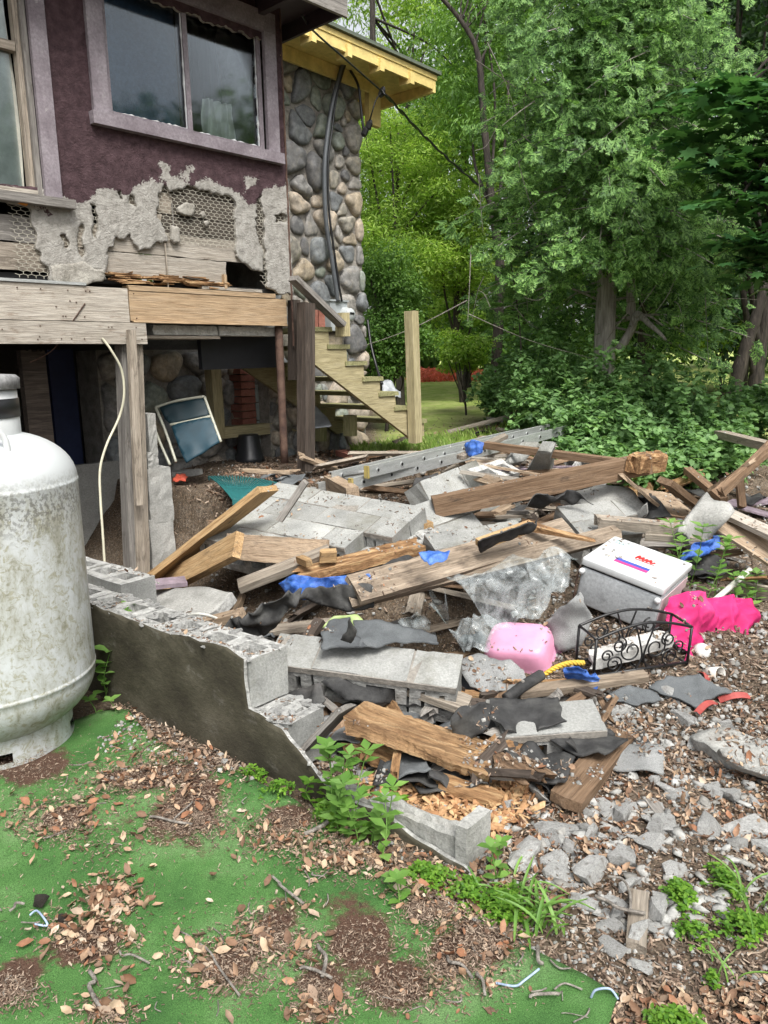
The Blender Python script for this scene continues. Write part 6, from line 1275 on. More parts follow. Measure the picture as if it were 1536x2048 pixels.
flat('sticker_white', sx_ - .09, sy_ + .002, sx_ + .09, sy_ + .02, (.72, .72, .75)); flat('sticker_blue', sx_ - .09, sy_ - .028, sx_ + .09, sy_ + .001, (.06, .09, .40)); flat('sticker_red', sx_ - .09, sy_ - .055, sx_ + .09, sy_ - .029, (.60, .05, .22)); flat('label', .04, ly * .78, .14, ly * .88, (.35, .55, .58)); flat('label_print', .05, ly * .80, .12, ly * .86, (.55, .68, .68), .002)
mb = MB(); q = [(0, 0), (.01, .04), (.02, .005), (.032, .035), (.04, .0), (.055, .03), (.06, .002), (.075, .034), (.082, .004), (.10, .02)]
mb.tube(spline([(sx_ - .02 + a, sy_ + .07 + b, .0015) for a, b in q], 5), .006, 5); mb.tube([(sx_ - .02, sy_ + .058, .0015), (sx_ + .085, sy_ + .06, .0015)], .0025, 5); mb.make('red_emblem', plain('red_print', (.62, .03, .03), .5), FR)
mb = MB(); mb.tube(spline([(.0, -.002, -.05), (-.004, .0, -.15), (.002, -.004, -.22), (-.004, 0, -.29)], 5), .004, 5); mb.make('corner_rust', MT['rust'], FR)
# scrollwork rack
ra, rb = g(1186, 1356, .075), g(1374, 1328, .075); X = nrm(rb - ra); wd = np.linalg.norm(rb - ra); Z = nrm(np.array([0, 0, 1.]) + .1 * np.array([X[1], -X[0], 0])); Y = np.cross(Z, X)
RK = empty('scroll_rack', M=frame(ra, X, Y, Z)); tag(RK, 'black wrought iron scroll rack holding white foam in front of the fridge', 'rack')
def spiral(cx, cz, r0_, r1_, a0, turns, y, sgn=1, n=36): return [(cx + (r0_ + (r1_ - r0_) * i / n) * math.cos(a0 + sgn * turns * 2 * PI * i / n), y, cz + (r0_ + (r1_ - r0_) * i / n) * math.sin(a0 + sgn * turns * 2 * PI * i / n)) for i in range(n + 1)]
dp = .15
for y, nm in ((0, 'front_panel'), (dp, 'back_panel')):
    mb = MB(); hL = .19; arch = spline([(0, y, hL), (wd * .25, y, hL + .035), (wd * .5, y, hL + .05), (wd * .75, y, hL + .035), (wd, y, hL)], 8)
    mb.tube([(0, y, -.04), (0, y, hL)], .0065, 6); mb.tube([(wd, y, -.04), (wd, y, hL)], .0065, 6); mb.tube(arch, .0065, 6); mb.tube([(0, y, .01), (wd, y, .01)], .0065, 6)
    for s_ in (0, 1):
        m_ = (lambda x: x) if s_ == 0 else (lambda x: wd - x)
        for (cx, cz, r0_, r1_, a0, tn, sg) in ((.10, .055, .045, .012, -1.5, 1.6, 1), (.12, .145, .040, .010, 1.6, 1.5, -1), (.185, .11, .055, .02, 2.2, 1.2, 1), (.06, .10, .03, .01, 0, 1.3, 1)):
            mb.tube([(m_(x), yy, z) for x, yy, z in spiral(cx, cz, r0_, r1_, a0, tn, y, sg)], .0042, 5)
    mb.tube(spline([(wd / 2 - .03, y, .01), (wd / 2 - .005, y, .07), (wd / 2 - .02, y, .14), (wd / 2 - .05, y, hL + .04)], 8), .0045, 5); mb.tube(spline([(wd / 2 + .03, y, .01), (wd / 2 + .005, y, .07), (wd / 2 + .02, y, .14), (wd / 2 + .05, y, hL + .04)], 8), .0045, 5)
    mb.make(nm, MT['black'], RK, smooth=True)
mb = MB()
for x in (0, wd): mb.tube([(x, 0, .19), (x, dp, .19)], .006, 6); mb.tube([(x, 0, .0), (x, dp, .0)], .006, 6)
for x in np.linspace(0, wd, 9): mb.tube([(x, 0, .0), (x, dp, .0)], .004, 5)
mb.make('basket_grid', MT['black'], RK, smooth=True, kind='stuff')
MT['foamwhite'] = mat('dirty_white_foam', [(.45, .44, .41), (.62, .61, .58), (.70, .69, .67)], 8, bump=.006, spots=(.3, .2, .12), spotscale=4, spotlo=.55, spothi=.7)
for k, (x0, x1, z, w_, lb) in enumerate(((.03, .26, .05, .10, 'lower white foam slab inside the black rack'), (.22, .43, .085, .09, 'upper white foam slab inside the black rack'))):
    Mx = frame(ra, X, Y, Z); p0 = Mx @ Vector((x0, .075, z)); p1 = Mx @ Vector((x1, .08, z + .02)); plank('foam_slab', np.array(p0), np.array(p1), w_, .055, MT['foamwhite'], 4, lb, 'foam', rough=.12, cseg=3)
# pink tub
c = g(1040, 1302, .10); X = nrm(g(1110, 1318, .1) - g(985, 1300, .1)); Zt = nrm(np.array([-.28, -.35, 1])); Y = nrm(np.cross(Zt, X)); X = np.cross(Y, Zt)
V = []; F = []; n = 48
for s_, z in ((1.06, -.09), (1.08, -.085), (1.08, -.075), (1.0, -.072), (.97, .0), (.93, .07), (.88, .10), (.78, .115), (.5, .12), (0.02, .12)):
    for i in range(n):
        q = 2 * PI * i / n; cs, sn = math.cos(q), math.sin(q); V.append((.165 * s_ * math.copysign(abs(cs) ** .42, cs), .125 * s_ * math.copysign(abs(sn) ** .42, sn), z * .82))
for k in range(9):
    for i in range(n): F.append((k * n + i, k * n + (i + 1) % n, (k + 1) * n + (i + 1) % n, (k + 1) * n + i))
TB = empty('plastic_tub', M=frame(c, X, Y, Zt)); tag(TB, 'pink plastic tub lying upside down under clear plastic', 'tub'); obj('shell', mk('shell', V, F, MT['pinktub'], True), TB)
mb = MB(); mb.tube([(.178 * math.copysign(abs(math.cos(q)) ** .42, math.cos(q)), .135 * math.copysign(abs(math.sin(q)) ** .42, math.sin(q)), -.066) for q in np.linspace(0, 2 * PI, 60)], .006, 6); mb.make('rim', MT['pinktub'], TB, smooth=True)
# cup, jug, pipe, rope, foam pipe
MT['offwhite'] = plain('off_white_plastic', (.62, .60, .55), .45)
V, F = lathe([(0, 0), (.024, 0), (.036, .09), (.033, .09), (.02, .01)], 24); tag(obj('foam_cup', mk('foam_cup', V, F, MT['offwhite'], True), None, Matrix.Translation(Vector(g(1408, 1345, .035))) @ Matrix.Rotation(1.3, 4, 'X') @ Matrix.Rotation(.5, 4, 'Y')), 'white foam cup tipped over below the pink cloth', 'cup')
V, F = lathe([(0, 0), (.036, .004), (.042, .02), (.042, .05), (.036, .065), (.02, .075), (0, .076)], 20); tag(obj('foam_bowl', mk('foam_bowl', V, F, MT['foamwhite'], True), None, Matrix.Translation(Vector(g(1398, 1310, .04))) @ Matrix.Rotation(.8, 4, 'X')), 'round white foam piece just above the tipped cup', 'foam piece')
wcable('pipe', [g(1378, 1245, .14), g(1500, 1140, .3)], .016, MT['offwhite'], 'white plastic pipe end sloping behind the pink cloth', 'pipe', seg=12)
rp = spline([g(1085, 1352, .14), g(1110, 1336, .17), g(1140, 1326, .18), g(1168, 1326, .18)], 16); mb = MB(); c0 = rp[0].copy()
for s_ in range(3):
    Pp = []; 
    for i, p in enumerate(rp): q = i * .55 + s_ * 2.09; Pp.append(p - c0 + np.array([0, math.cos(q) * .0065, math.sin(q) * .0065]))
    mb.tube(Pp, .0065, 6)
tag(mb.make('rope', plain('yellow_rope', (.62, .40, .05), .7), M=Matrix.Translation(Vector(c0)), smooth=True), 'twisted yellow rope beside the blue tarp bundle', 'rope')
wcable('foam_pipe', [g(1012, 1398, .12), g(1050, 1370, .15), g(1082, 1350, .16)], .024, MT['felt'], 'black foam pipe wrap lying left of the yellow rope', 'pipe wrap', seg=12)
for k, (a, b) in enumerate((((1395, 1425), (1350 + 80, 1405)), ((1415, 1365), (1400, 1345)), ((1440, 1400), (1500, 1392)))):
    plank('plastic_strip', g(*a, .03), g(*b, .05), .03, .004, plain('faded_red', (.36, .07, .06), .5), 10 + 10 * k, ['red strip standing out left of the dark curling shingle', 'small faded red strip above the dark curling shingle', 'red strip at the tip of the dark curling shingle'][k], 'strip', warp=.02)
tag(patch('paper_bag', P([(345, 960, .62), (360, 950, .63), (376, 956, .62), (370, 966, .6), (350, 966, .6)]), plain('orange_wrapper', (.65, .12, .07), .5), cell=.008, wr=.02, wrs=20, dome=.03), 'crumpled orange-red wrapper below the folded chair', 'wrapper')
# ladder
LD = empty('ladder', g(700, 965, .66)); tag(LD, 'long aluminium extension ladder lying along the back of the heap', 'ladder'); c0 = g(700, 965, .66)
for k, (a, b, off, yo) in enumerate((((735, 945, .74), (1100, 856, .98), 0, 0), ((735, 945, .74), (1100, 856, .98), 1, .36), ((690, 968, .66), (1128, 858, .90), 0, -.07), ((690, 968, .66), (1128, 858, .90), 1, .30))):
    p0, p1 = g(*a), at(b[0], b[1], 7.6 if k < 2 else 7.45); d = nrm(p1 - p0); side = nrm(np.cross([0, 0, 1.], d)); p0 = p0 + side * yo * .9 - np.array([0, 0, .06 * off]); p1 = p1 + side * yo * .9 - np.array([0, 0, .06 * off]); Lr = np.linalg.norm(p1 - p0)
    X = d; Yv = side; Zv = np.cross(X, Yv); mb = MB(); mb.box((0, 0, -.04), (Lr, .004, .04)); mb.box((0, .004, .036), (Lr, .03, .04)); mb.box((0, .004, -.04), (Lr, .03, -.036)); Rl = mb.make('rail', MT['alu'], LD, frame(p0 - c0, X, Yv, Zv))
    mb = MB()
    for x in np.arange(.12, Lr - .05, .29 if k % 2 == 0 else .29):
        mb.tube([(x, -.004, 0), (x, .0, 0)], .019, 12)
    mb.make('rung_plate', MT['alu'], Rl); mb = MB()
    for x in np.arange(.12, Lr - .05, .29): mb.tube([(x, -.0055, 0), (x, -.0035, 0)], .012, 10)
    mb.make('rung_hole', MT['black'], Rl)
    if k % 2 == 0:
        for x in np.arange(.12, Lr - .05, .29):
            mb = MB(); mb.tube([(x, .006, 0), (x, .31, -.06)], .016, 8); mb.make('rung', MT['alu'], LD, frame(p0 - c0, X, Yv, Zv), smooth=True)
    if k in (0, 2): mb = MB(); mb.box((0, -.004, -.043), (.018, .032, .043)); mb.make('end_cap', plain('yellow_cap', (.38, .30, .10), .5), LD, frame(p0 - c0, X, Yv, Zv)); 
# rake
hub = g(478, 1003, .60); RKE = empty('leaf_rake', hub); tag(RKE, 'teal plastic fan rake head lying by the golden joist', 'rake'); MT['rake'] = plain('teal_plastic', (.02, .13, .13), .45)
for k in range(24):
    f = k / 23; tip = g(418 + 134 * f, 953 + 12 * f - 14 * math.sin(f * PI) * .4, .68); st_ = hub + np.array([(.5 - f) * -.06, 0, 0]); mb = MB(); mid = (st_ + tip) / 2 + [0, 0, .02]; mb.tube(spline([st_ - hub, mid - hub, tip - hub, tip - hub + [0, .01, -.03]], 4), .006, 5); mb.make('tine', MT['rake'], RKE, smooth=True)
mb = MB(); mb.tube([g(440 + 95 * f, 972 + 8 * f, .655) - hub for f in np.linspace(0, 1, 8)], .005, 5); mb.box((-.04, -.02, -.02), (.04, .03, .015)); mb.make('brace', MT['rake'], RKE)
# dirt-stained small things under the stairs bank: bits of stone and tin
# ================================================================ rubble, litter, weeds
r = random.Random(5)
NEAR = [  # px, py, size(m), flat?, label
 (1240, 1515, .075, 1, 'pointed pale chunk of concrete right of the brown plank'), (1075, 1590, .10, 1, 'flat broad piece of grey concrete left of the brown plank end'), (1112, 1665, .085, 1, 'large triangular flat grey shard lying in front of the brown plank'), (1180, 1672, .045, 0, 'small white-edged chunk beside the triangular shard'), (1190, 1465, .075, 0, 'upright jagged chunk between the hollow block and the dirt'), (1025, 1560, .05, 0, 'white rounded chunk below the rotted golden beam'), (1245, 1430, .06, 0, 'grey cube-like chunk above the pointed one'), (1215, 1620, .06, 1, 'flat pale chunk half sunk in the dirt'), (1300, 1645, .04, 0, 'small pale chunk alone on bare dirt'), (1345, 1585, .07, 1, 'white flat lump of mortar on the dirt'), (1490, 1660, .08, 1, 'wedge shaped grey slab piece at the right'), (1530, 1700, .07, 0, 'grey lump at the right edge below the wedge piece'), (1300, 1690, .07, 1, 'dark grey flat stone sunk in the soil'), (1145, 1700, .045, 0, 'small grey pyramid chunk'), (1395, 1500, .06, 0, 'grey chunk above the white mortar lump'), (1370, 1440, .07, 0, 'pale jagged chunk below the dark curling shingle'), (1450, 1590, .06, 0, 'grey chunk under the thin slab'), (1255, 1770, .05, 0, 'grey angular chunk below the bare dirt'), (1240, 1810, .06, 1, 'flat grey chunk in the row near the clover'), (1335, 1795, .055, 0, 'blue-grey chunk beside the clover patch'), (1180, 1745, .09, 1, 'long low grey chunk in the litter'), (1040, 1715, .09, 1, 'pale rounded chunk at the low end of the wall'), (1255, 1855, .03, 0, 'small dark stone below the chunk row'), (1280, 1935, .03, 0, 'tiny pale stone in the leaf litter'), (1225, 1900, .05, 1, 'pale crusty stone sunk in the litter'), (750, 1500, .07, 0, 'white mortar lump behind the young weeds'), (690, 1345, .08, 0, 'crumbled white mortar between the two hollow pieces'), (865, 1430, .05, 1, 'cream foam lump on the rotted golden beam'), (700, 1500, .05, 0, 'white lump between the wall and the golden beam'), (1165, 1520, .05, 0, 'grey lump left of the pointed chunk'), (1100, 1530, .05, 0, 'pale lump beneath the draped hollow block'), (1010, 1610, .05, 1, 'grey chunk on the splintered wood')]
MT['chunkm'] = mat('pale_rubble', [(.26, .26, .25), (.42, .42, .405), (.56, .56, .54)], 12, bump=.008, bscale=60, spots=(.13, .11, .09), spotscale=3, spotlo=.55, spothi=.7, var=.2)
for me in CH: me.materials[0] = MT['chunkm']
def putchunk(p, s, flat, label, grp=None, cat='concrete chunk'):
    o = obj('concrete_chunk', CH[(8 if flat else 0) + r.randrange(8)], None, Matrix.Translation(Vector(p)) @ Matrix.Rotation(r.uniform(0, 6.3), 4, 'Z') @ Matrix.Rotation(r.gauss(0, .35), 4, 'X') @ Matrix.Diagonal((s * r.uniform(.75, 1.25), s * r.uniform(.6, .95), s * r.uniform(.7, 1.5), 1)))
    return tag(o, label, cat, grp)
for px, py, s, fl, lb in NEAR: putchunk(h1(px, py, s * .15), s, fl, lb)
RUB = [(640, 1400), (760, 1440), (900, 1380), (1100, 1400), (1250, 1370), (1640, 1380), (1640, 1720), (1400, 1860), (1250, 1860), (1000, 1720), (820, 1620), (700, 1540)]
for k in range(235):
    px, py = randin(RUB, r); 
    if 1180 < px < 1330 and 1520 < py < 1620 and r.random() < .6: continue
    p = g(px, py, .04); p[2] = terr1(p[0], p[1]); s = r.choice([.015, .02, .02, .028, .035, .05]) * r.uniform(.8, 1.25); p[2] += s * .2
    putchunk(p, s, r.random() < .5, where(p, ('tiny ' if s < .02 else 'small ' if s < .032 else '') + 'grey rubble chunk'), 'loose rubble chunks', 'rubble')
for k in range(45):
    px, py = randin(HP, r); p = g(px, py, .3); p[2] = terr1(p[0], p[1]) + r.uniform(.03, .1); s = r.uniform(.02, .06); putchunk(p, s, r.random() < .5, where(p, 'grey block fragment'), 'block fragments in the heap', 'rubble')
def chunkfield(n, poly, smin, smax, seed, label, z0):
    rr = np.random.default_rng(seed); V_ = []; F_ = []; base_ = 0; pts = []
    R2 = random.Random(seed)
    while len(pts) < n: pts.append(randin(poly, R2))
    for i, (px, py) in enumerate(pts):
        me = CHV[R2.randrange(len(CHV))]; p = g(px, py, z0); s = smin + (smax - smin) * R2.random() ** 2; pts[i] = (p[0], p[1], s)
    A = np.array(pts); zz = terr(A[:, 0], A[:, 1])
    for i in range(n):
        v, f = CHV[i % len(CHV)]; a = rr.uniform(0, 6.3); t_ = rr.normal(0, .4); ca, sa, ct, st_ = math.cos(a), math.sin(a), math.cos(t_), math.sin(t_)
        Rm = np.array([[ca, -sa * ct, sa * st_], [sa, ca * ct, -ca * st_], [0, st_, ct]]); V_.append((v * A[i, 2] * np.array([1.2, 1, .9])) @ Rm.T + [A[i, 0], A[i, 1], zz[i] + A[i, 2] * .2]); F_.append(f + base_); base_ += len(v)
    o = obj('rubble', mk('rubble', np.concatenate(V_), np.concatenate(F_), IM0)); return tag(o, label, 'rubble', kind='stuff')
CHV = []
for me in CH:
    bm = bmesh.new(); bm.from_mesh(me); bmesh.ops.triangulate(bm, faces=bm.faces[:]); CHV.append((np.array([v.co[:] for v in bm.verts]), np.array([[v.index for v in f.verts] for f in bm.faces]))); bm.free()
IM0 = islandmat('small_rubble', [(.20, .20, .19), (.34, .34, .325), (.40, .40, .38), (.22, .21, .19), (.42, .42, .40)], .9, .006)
chunkfield(750, RUB, .008, .034, 3, 'small angular concrete bits strewn between the larger chunks', .04)
chunkfield(500, HP, .012, .045, 4, 'broken concrete bits filling the gaps of the heap', .25)
# curled dead leaves, chips, crumbs (nobody could count these)
T_curl = (np.array([(0, 0, .0), (.28, -.24, .12), (.7, -.22, .16), (1.0, .02, .22), (.7, .22, .10), (.28, .24, .15), (.35, 0, 0), (.72, 0, .02)]), np.array([(0, 1, 6), (1, 2, 6), (2, 7, 6), (2, 3, 7), (3, 4, 7), (4, 6, 7), (4, 5, 6), (5, 0, 6)]))
T_chip = (np.array([(-.5, -.12, 0), (.5, -.09, .02), (.55, .1, .0), (-.45, .13, .03), (-.45, -.1, .10), (.45, -.06, .12), (.48, .06, .1), (-.4, .1, .11)]), np.array([(4, 5, 6), (4, 6, 7), (0, 1, 5), (0, 5, 4), (1, 2, 6), (1, 6, 5), (2, 3, 7), (2, 7, 6), (3, 0, 4), (3, 4, 7)]))
T_crumb = (np.array([(-.5, -.3, -.2), (.4, -.5, -.2), (.5, .4, -.2), (-.4, .45, -.2), (-.3, -.25, .35), (.25, -.3, .3), (.3, .25, .4), (-.2, .3, .25)]), np.array([(4, 5, 6), (4, 6, 7), (0, 1, 5), (0, 5, 4), (1, 2, 6), (1, 6, 5), (2, 3, 7), (2, 7, 6), (3, 0, 4), (3, 4, 7)]))
IM = {'leaf': islandmat('dead_leaves', [(.10, .06, .04), (.22, .13, .08), (.34, .23, .15), (.46, .35, .24), (.28, .13, .07), (.16, .09, .055), (.52, .43, .33)], .7),
      'chip': islandmat('wood_mulch', [(.05, .035, .026), (.13, .09, .065), (.25, .18, .13), (.38, .30, .23), (.09, .065, .048), (.19, .13, .095)], .9),
      'splint': islandmat('rotten_splinters', [(.20, .09, .04), (.42, .24, .12), (.55, .37, .20), (.30, .15, .07)], .85),
      'crumb': islandmat('mortar_crumbs', [(.15, .15, .14), (.27, .27, .255), (.38, .38, .36), (.20, .185, .165)], .9)}
def scat(name, pts, T, smin, smax, mt, label, cat, tilt=.5, dz=.004, zf=terr, squash=None, seed=0):
    rr = np.random.default_rng(seed); X, Y = pts[:, 0], pts[:, 1]; n = len(X); P_ = np.stack([X, Y, zf(X, Y) + dz + rr.uniform(0, .008, n)], 1); Z = rr.normal(0, tilt, (n, 3)) + [0, 0, 1]
    V, F = inst(T, P_, rots(Z, n, r=rr), smin + (smax - smin) * rr.uniform(0, 1, n) ** 2); o = obj(name, mk(name, V, F, IM[mt])); return tag(o, label, cat, kind='stuff')
def pxcloud(cl, seed, z=.03, pad=1.0):
    rr = np.random.default_rng(seed); out = []
    for cx, cy, rx, ry, n in cl:
        u = rr.normal(0, .55, (int(n * pad), 2)); 
        for a, b in u: out.append(g(cx + a * rx, cy + b * ry, z)[:2])
    return np.array(out)
CL = [(250, 1560, 110, 60, 240), (330, 1530, 60, 50, 160), (120, 1620, 110, 40, 150), (60, 1650, 60, 40, 80), (200, 1680, 110, 50, 120), (370, 1610, 60, 40, 90), (400, 1570, 80, 25, 120), (560, 1680, 90, 40, 270), (690, 1720, 80, 40, 320), (390, 1640, 70, 40, 90), (200, 1850, 80, 90, 430), (230, 1800, 50, 40, 170), (120, 1860, 40, 40, 60), (420, 1930, 80, 60, 150), (510, 1870, 40, 50, 90), (600, 1910, 50, 40, 80), (210, 2030, 60, 30, 120), (640, 2030, 60, 30, 100), (1000, 1900, 60, 40, 60), (900, 1880, 80, 60, 90), (950, 1960, 80, 60, 90), (840, 1990, 60, 40, 40), (580, 1820, 60, 30, 30), (350, 1440, 60, 40, 250), (420, 1500, 60, 30, 180), (270, 1390, 40, 30, 200), (-200, 1800, 200, 120, 200), (640, 2200, 400, 80, 300), (560, 1800, 500, 250, 170), (830, 1780, 60, 40, 90), (900, 1830, 60, 40, 80)]
pts = pxcloud(CL, 1, pad=.5); 
scat('dead_leaves', pts, T_curl, .014, .044, 'leaf', 'dry curled brown leaves scattered in heaps on the green turf', 'leaf litter', .55, .003, zc, seed=1)
scat('turf_debris', pxcloud([(a, b, c * 1.1, d * 1.1, n * 5) for a, b, c, d, n in CL if n < 400 and b < 2100] + [(a, b, c, d, 900) for a, b, c, d in DIRT], 2), T_chip, .004, .014, 'chip', 'fine crumbled bark and twigs on the green turf', 'leaf litter', .4, .001, zc, seed=2)
def worldpx(n, x0, x1, y0, y1, seed, z=.05):
    rr = np.random.default_rng(seed); PX = rr.uniform(x0, x1, n); PY = y0 + (y1 - y0) * rr.uniform(0, 1, n); D_ = cF + cR * ((PX[:, None] - 768) / FPX) + cU * ((1024 - PY[:, None]) / FPX); t = (z - CAMH) / D_[:, 2]; return (CAM + D_ * t[:, None])[:, :2]
def outturf(p): return p[~inside(CARP[0], p[:, 0], p[:, 1])]
g1 = outturf(worldpx(15000, 640, 1800, 1380, 2250, 3)); dens = vnoise(np.stack([g1[:, 0], g1[:, 1], g1[:, 0] * 0], 1), 2.2, 9) > -.45
scat('dead_leaves', g1[dens][:6500], T_curl, .014, .040, 'leaf', 'dry brown leaves strewn between the rubble on the right', 'leaf litter', .6, .004, seed=3)
scat('wood_mulch', outturf(worldpx(36000, 600, 1800, 1250, 2250, 4)), T_chip, .006, .028, 'chip', 'shredded bark and wood chips covering the soil on the right', 'mulch', .45, .001, seed=4)
scat('mortar_crumbs', outturf(worldpx(3800, 640, 1750, 1380, 1950, 5)), T_crumb, .004, .018, 'crumb', 'crumbs of grey mortar scattered on the soil', 'crumbs', .5, .001, seed=5)
scat('wood_mulch', worldpx(30000, 260, 1760, 890, 1420, 6, .25), T_chip, .008, .045, 'chip', 'bark chips and splinters filling the heap', 'mulch', .6, .006, seed=6)
scat('mortar_crumbs', worldpx(6000, 420, 1700, 920, 1420, 16, .25), T_crumb, .006, .03, 'crumb', 'crumbs of mortar among the heap debris', 'crumbs', .6, .006, seed=16)
n = 26000; X = rng.uniform(-1.3, 1.6, n); Y = rng.uniform(5.2, 8.3, n); P_ = np.stack([X, Y], 1); scat('wood_mulch', P_[hs_n(X, Y) > -1.2], T_chip, .010, .05, 'chip', 'brown leaf mulch and bark on the raised bank by the stairs', 'mulch', .5, .002, seed=7)
n = 4500; X = rng.uniform(-1.3, 2.6, n); Y = rng.uniform(5.2, 11, n); P_ = np.stack([X, Y], 1); scat('dead_leaves', P_[hs_n(X, Y) > -1.2], T_curl, .025, .06, 'leaf', 'dry leaves on the bank and the path', 'leaf litter', .5, .004, seed=8)
scat('rotten_splinters', pxcloud([(880, 1560, 130, 40, 700), (1000, 1540, 70, 60, 600), (940, 1600, 100, 40, 500), (790, 1520, 70, 50, 350), (1010, 1380, 60, 20, 120), (650, 1390, 60, 20, 120), (1100, 1070, 80, 20, 150), (950, 1330, 60, 20, 80)], 9, .05), T_chip, .012, .09, 'splint', 'orange-brown rotten wood splinters spilling from the golden beam', 'splinters', .7, .006, seed=9)
# twigs
def twig(px0, py0, px1, py1, z, rad, label, zz=.012):
    a, b = g(px0, py0, z), g(px1, py1, z); m = (a + b) / 2 + np.array([r.gauss(0, .012), r.gauss(0, .012), .008]); q1 = a * .75 + b * .25 + np.array([r.gauss(0, .008), r.gauss(0, .008), .004])
    return wcable('twig', [a + [0, 0, zz], q1 + [0, 0, zz], m + [0, 0, zz], b + [0, 0, zz]], rad, MT['bark'], label, 'twig', seg=6, k=5)
TW = [(300, 1640, 385, 1655, .004, 'short twig on the turf beside the small soil patch'), (610, 1675, 720, 1625, .007, 'mossy stick leaning from the turf onto the wall foot'), (400, 1895, 480, 2000, .003, 'long thin bent twig in the big leaf heap'), (545, 1760, 608, 1815, .004, 'straight twig on the turf below the leaf heap at the wall'), (636, 1898, 645, 1962, .005, 'stout straight twig on the soil patch'), (600, 1945, 665, 1965, .004, 'thin twig touching the stout straight one'), (895, 1920, 945, 1965, .004, 'thin straw on the turf near the weed clump'), (955, 1955, 970, 2000, .004, 'thin straw below the first straw'), (1075, 1900, 1085, 1935, .005, 'dark crooked twig at the turf edge'), (1060, 2005, 1115, 1998, .004, 'flat twig near the turf corner'), (240, 1910, 300, 1935, .003, 'fine twig above the bottom leaf heap'), (180, 1950, 205, 2030, .005, 'forked twig base in the bottom leaf heap'), (1190, 1800, 1290, 1835, .005, 'pale stick between the rubble and the clover'), (1215, 1760, 1260, 1830, .004, 'thin curved twig crossing the pale stick'), (350, 1650, 385, 1610, .003, 'fine twig pointing to the wall'), (20, 1830, 50, 1815, .004, 'dark twig on the turf at the far left')]
for a, b, c, d, rad, lb in TW: twig(a, b, c, d, .034, rad, lb)
for k in range(70):
    px, py = r.uniform(-60, 1500), r.uniform(1480, 2060); p = g(px, py, .03); on = inside(CARP[0], np.array([p[0]]), np.array([p[1]]))[0]
    if not on and px < 950: continue
    z = .034 if on else terr1(p[0], p[1]); a = r.uniform(0, 6.3); l = r.uniform(20, 60); q = g(px + math.cos(a) * l, py + math.sin(a) * l * .6, .03); m = (p + q) / 2 + np.array([r.gauss(0, .008), r.gauss(0, .008), 0]); 
    P3 = [np.array([w_[0], w_[1], z + .006]) for w_ in (p, m, q)]; wcable('twig', P3, r.uniform(.0012, .0028), MT['bark'], where(p, 'fine dry twig'), 'twig', 'fine twigs', seg=4, k=4)
for a, lb in (((g(992, 1966, .04), g(1030, 1972, .045), g(1050, 1960, .05), g(1078, 1938, .04)), 'frayed blue and white string on the turf'), ((g(1182, 1995, .04), g(1192, 1980, .06), g(1220, 1978, .05), g(1236, 1998, .03)), 'blue and white string hooked over the turf corner'), ((g(60, 1830, .04), g(75, 1822, .05), g(95, 1850, .045), g(70, 1848, .04)), 'tangle of blue and white string by the dark clod')):
    wcable('string', list(a), .0028, plain('blue_white_string', (.35, .45, .62), .7, var=.3), lb, 'string')
for px, py, s, lb in ((82, 1800, .028, 'dark dirt clod at the left of the turf'), (125, 1835, .018, 'smaller clod in the leaf heap'), (360, 0, 0, '')):
    if s: o = obj('dirt_clod', CH[2].copy(), None, Matrix.Translation(Vector(g(px, py, .05))) @ Matrix.Diagonal((s, s, s, 1))); o.data.materials[0] = MT['darkbark']; tag(o, lb, 'clod')
# weeds
def weed(base, stems, hmin, hmax, lsz, T, mt, label, cat='weed', seed=0, name='weed', spread=.06, pairs=5, group=None):
    rr = random.Random(seed); e = empty(name, base); tag(e, label, cat, group); mb = MB(); P_ = []; X = []; Z = []; S_ = []
    for k in range(stems):
        a = rr.uniform(0, 6.3); h = rr.uniform(hmin, hmax); b = np.array([rr.gauss(0, spread), rr.gauss(0, spread), -.01]); tip = b + np.array([math.cos(a) * h * .25, math.sin(a) * h * .25, h]); m = (b + tip) / 2 + np.array([rr.gauss(0, .01), rr.gauss(0, .01), 0]); sp = spline([b, m, tip], 6); mb.tube(sp, np.linspace(.0028, .0014, len(sp)), 5)
        for j in range(pairs):
            f = .3 + .7 * j / max(pairs - 1, 1); p = sp[min(int(f * (len(sp) - 1)), len(sp) - 1)]; q = rr.uniform(0, 6.3)
            for s in range(2 if j < pairs - 1 else 4):
                an = q + s * (PI if j < pairs - 1 else PI / 2); P_.append(p); X.append((math.cos(an), math.sin(an), rr.uniform(-.15, .45))); Z.append((-math.cos(an) * .3, -math.sin(an) * .3, 1)); S_.append(lsz * rr.uniform(.65, 1.15))
    V, F = inst(T, np.array(P_), rots(np.array(Z, float), len(P_), X=np.array(X)), np.array(S_)); mb.make('stem', LM['weed'], e, smooth=True); obj('leaves', mk('leaves', V, F, LM[mt]), e); return e
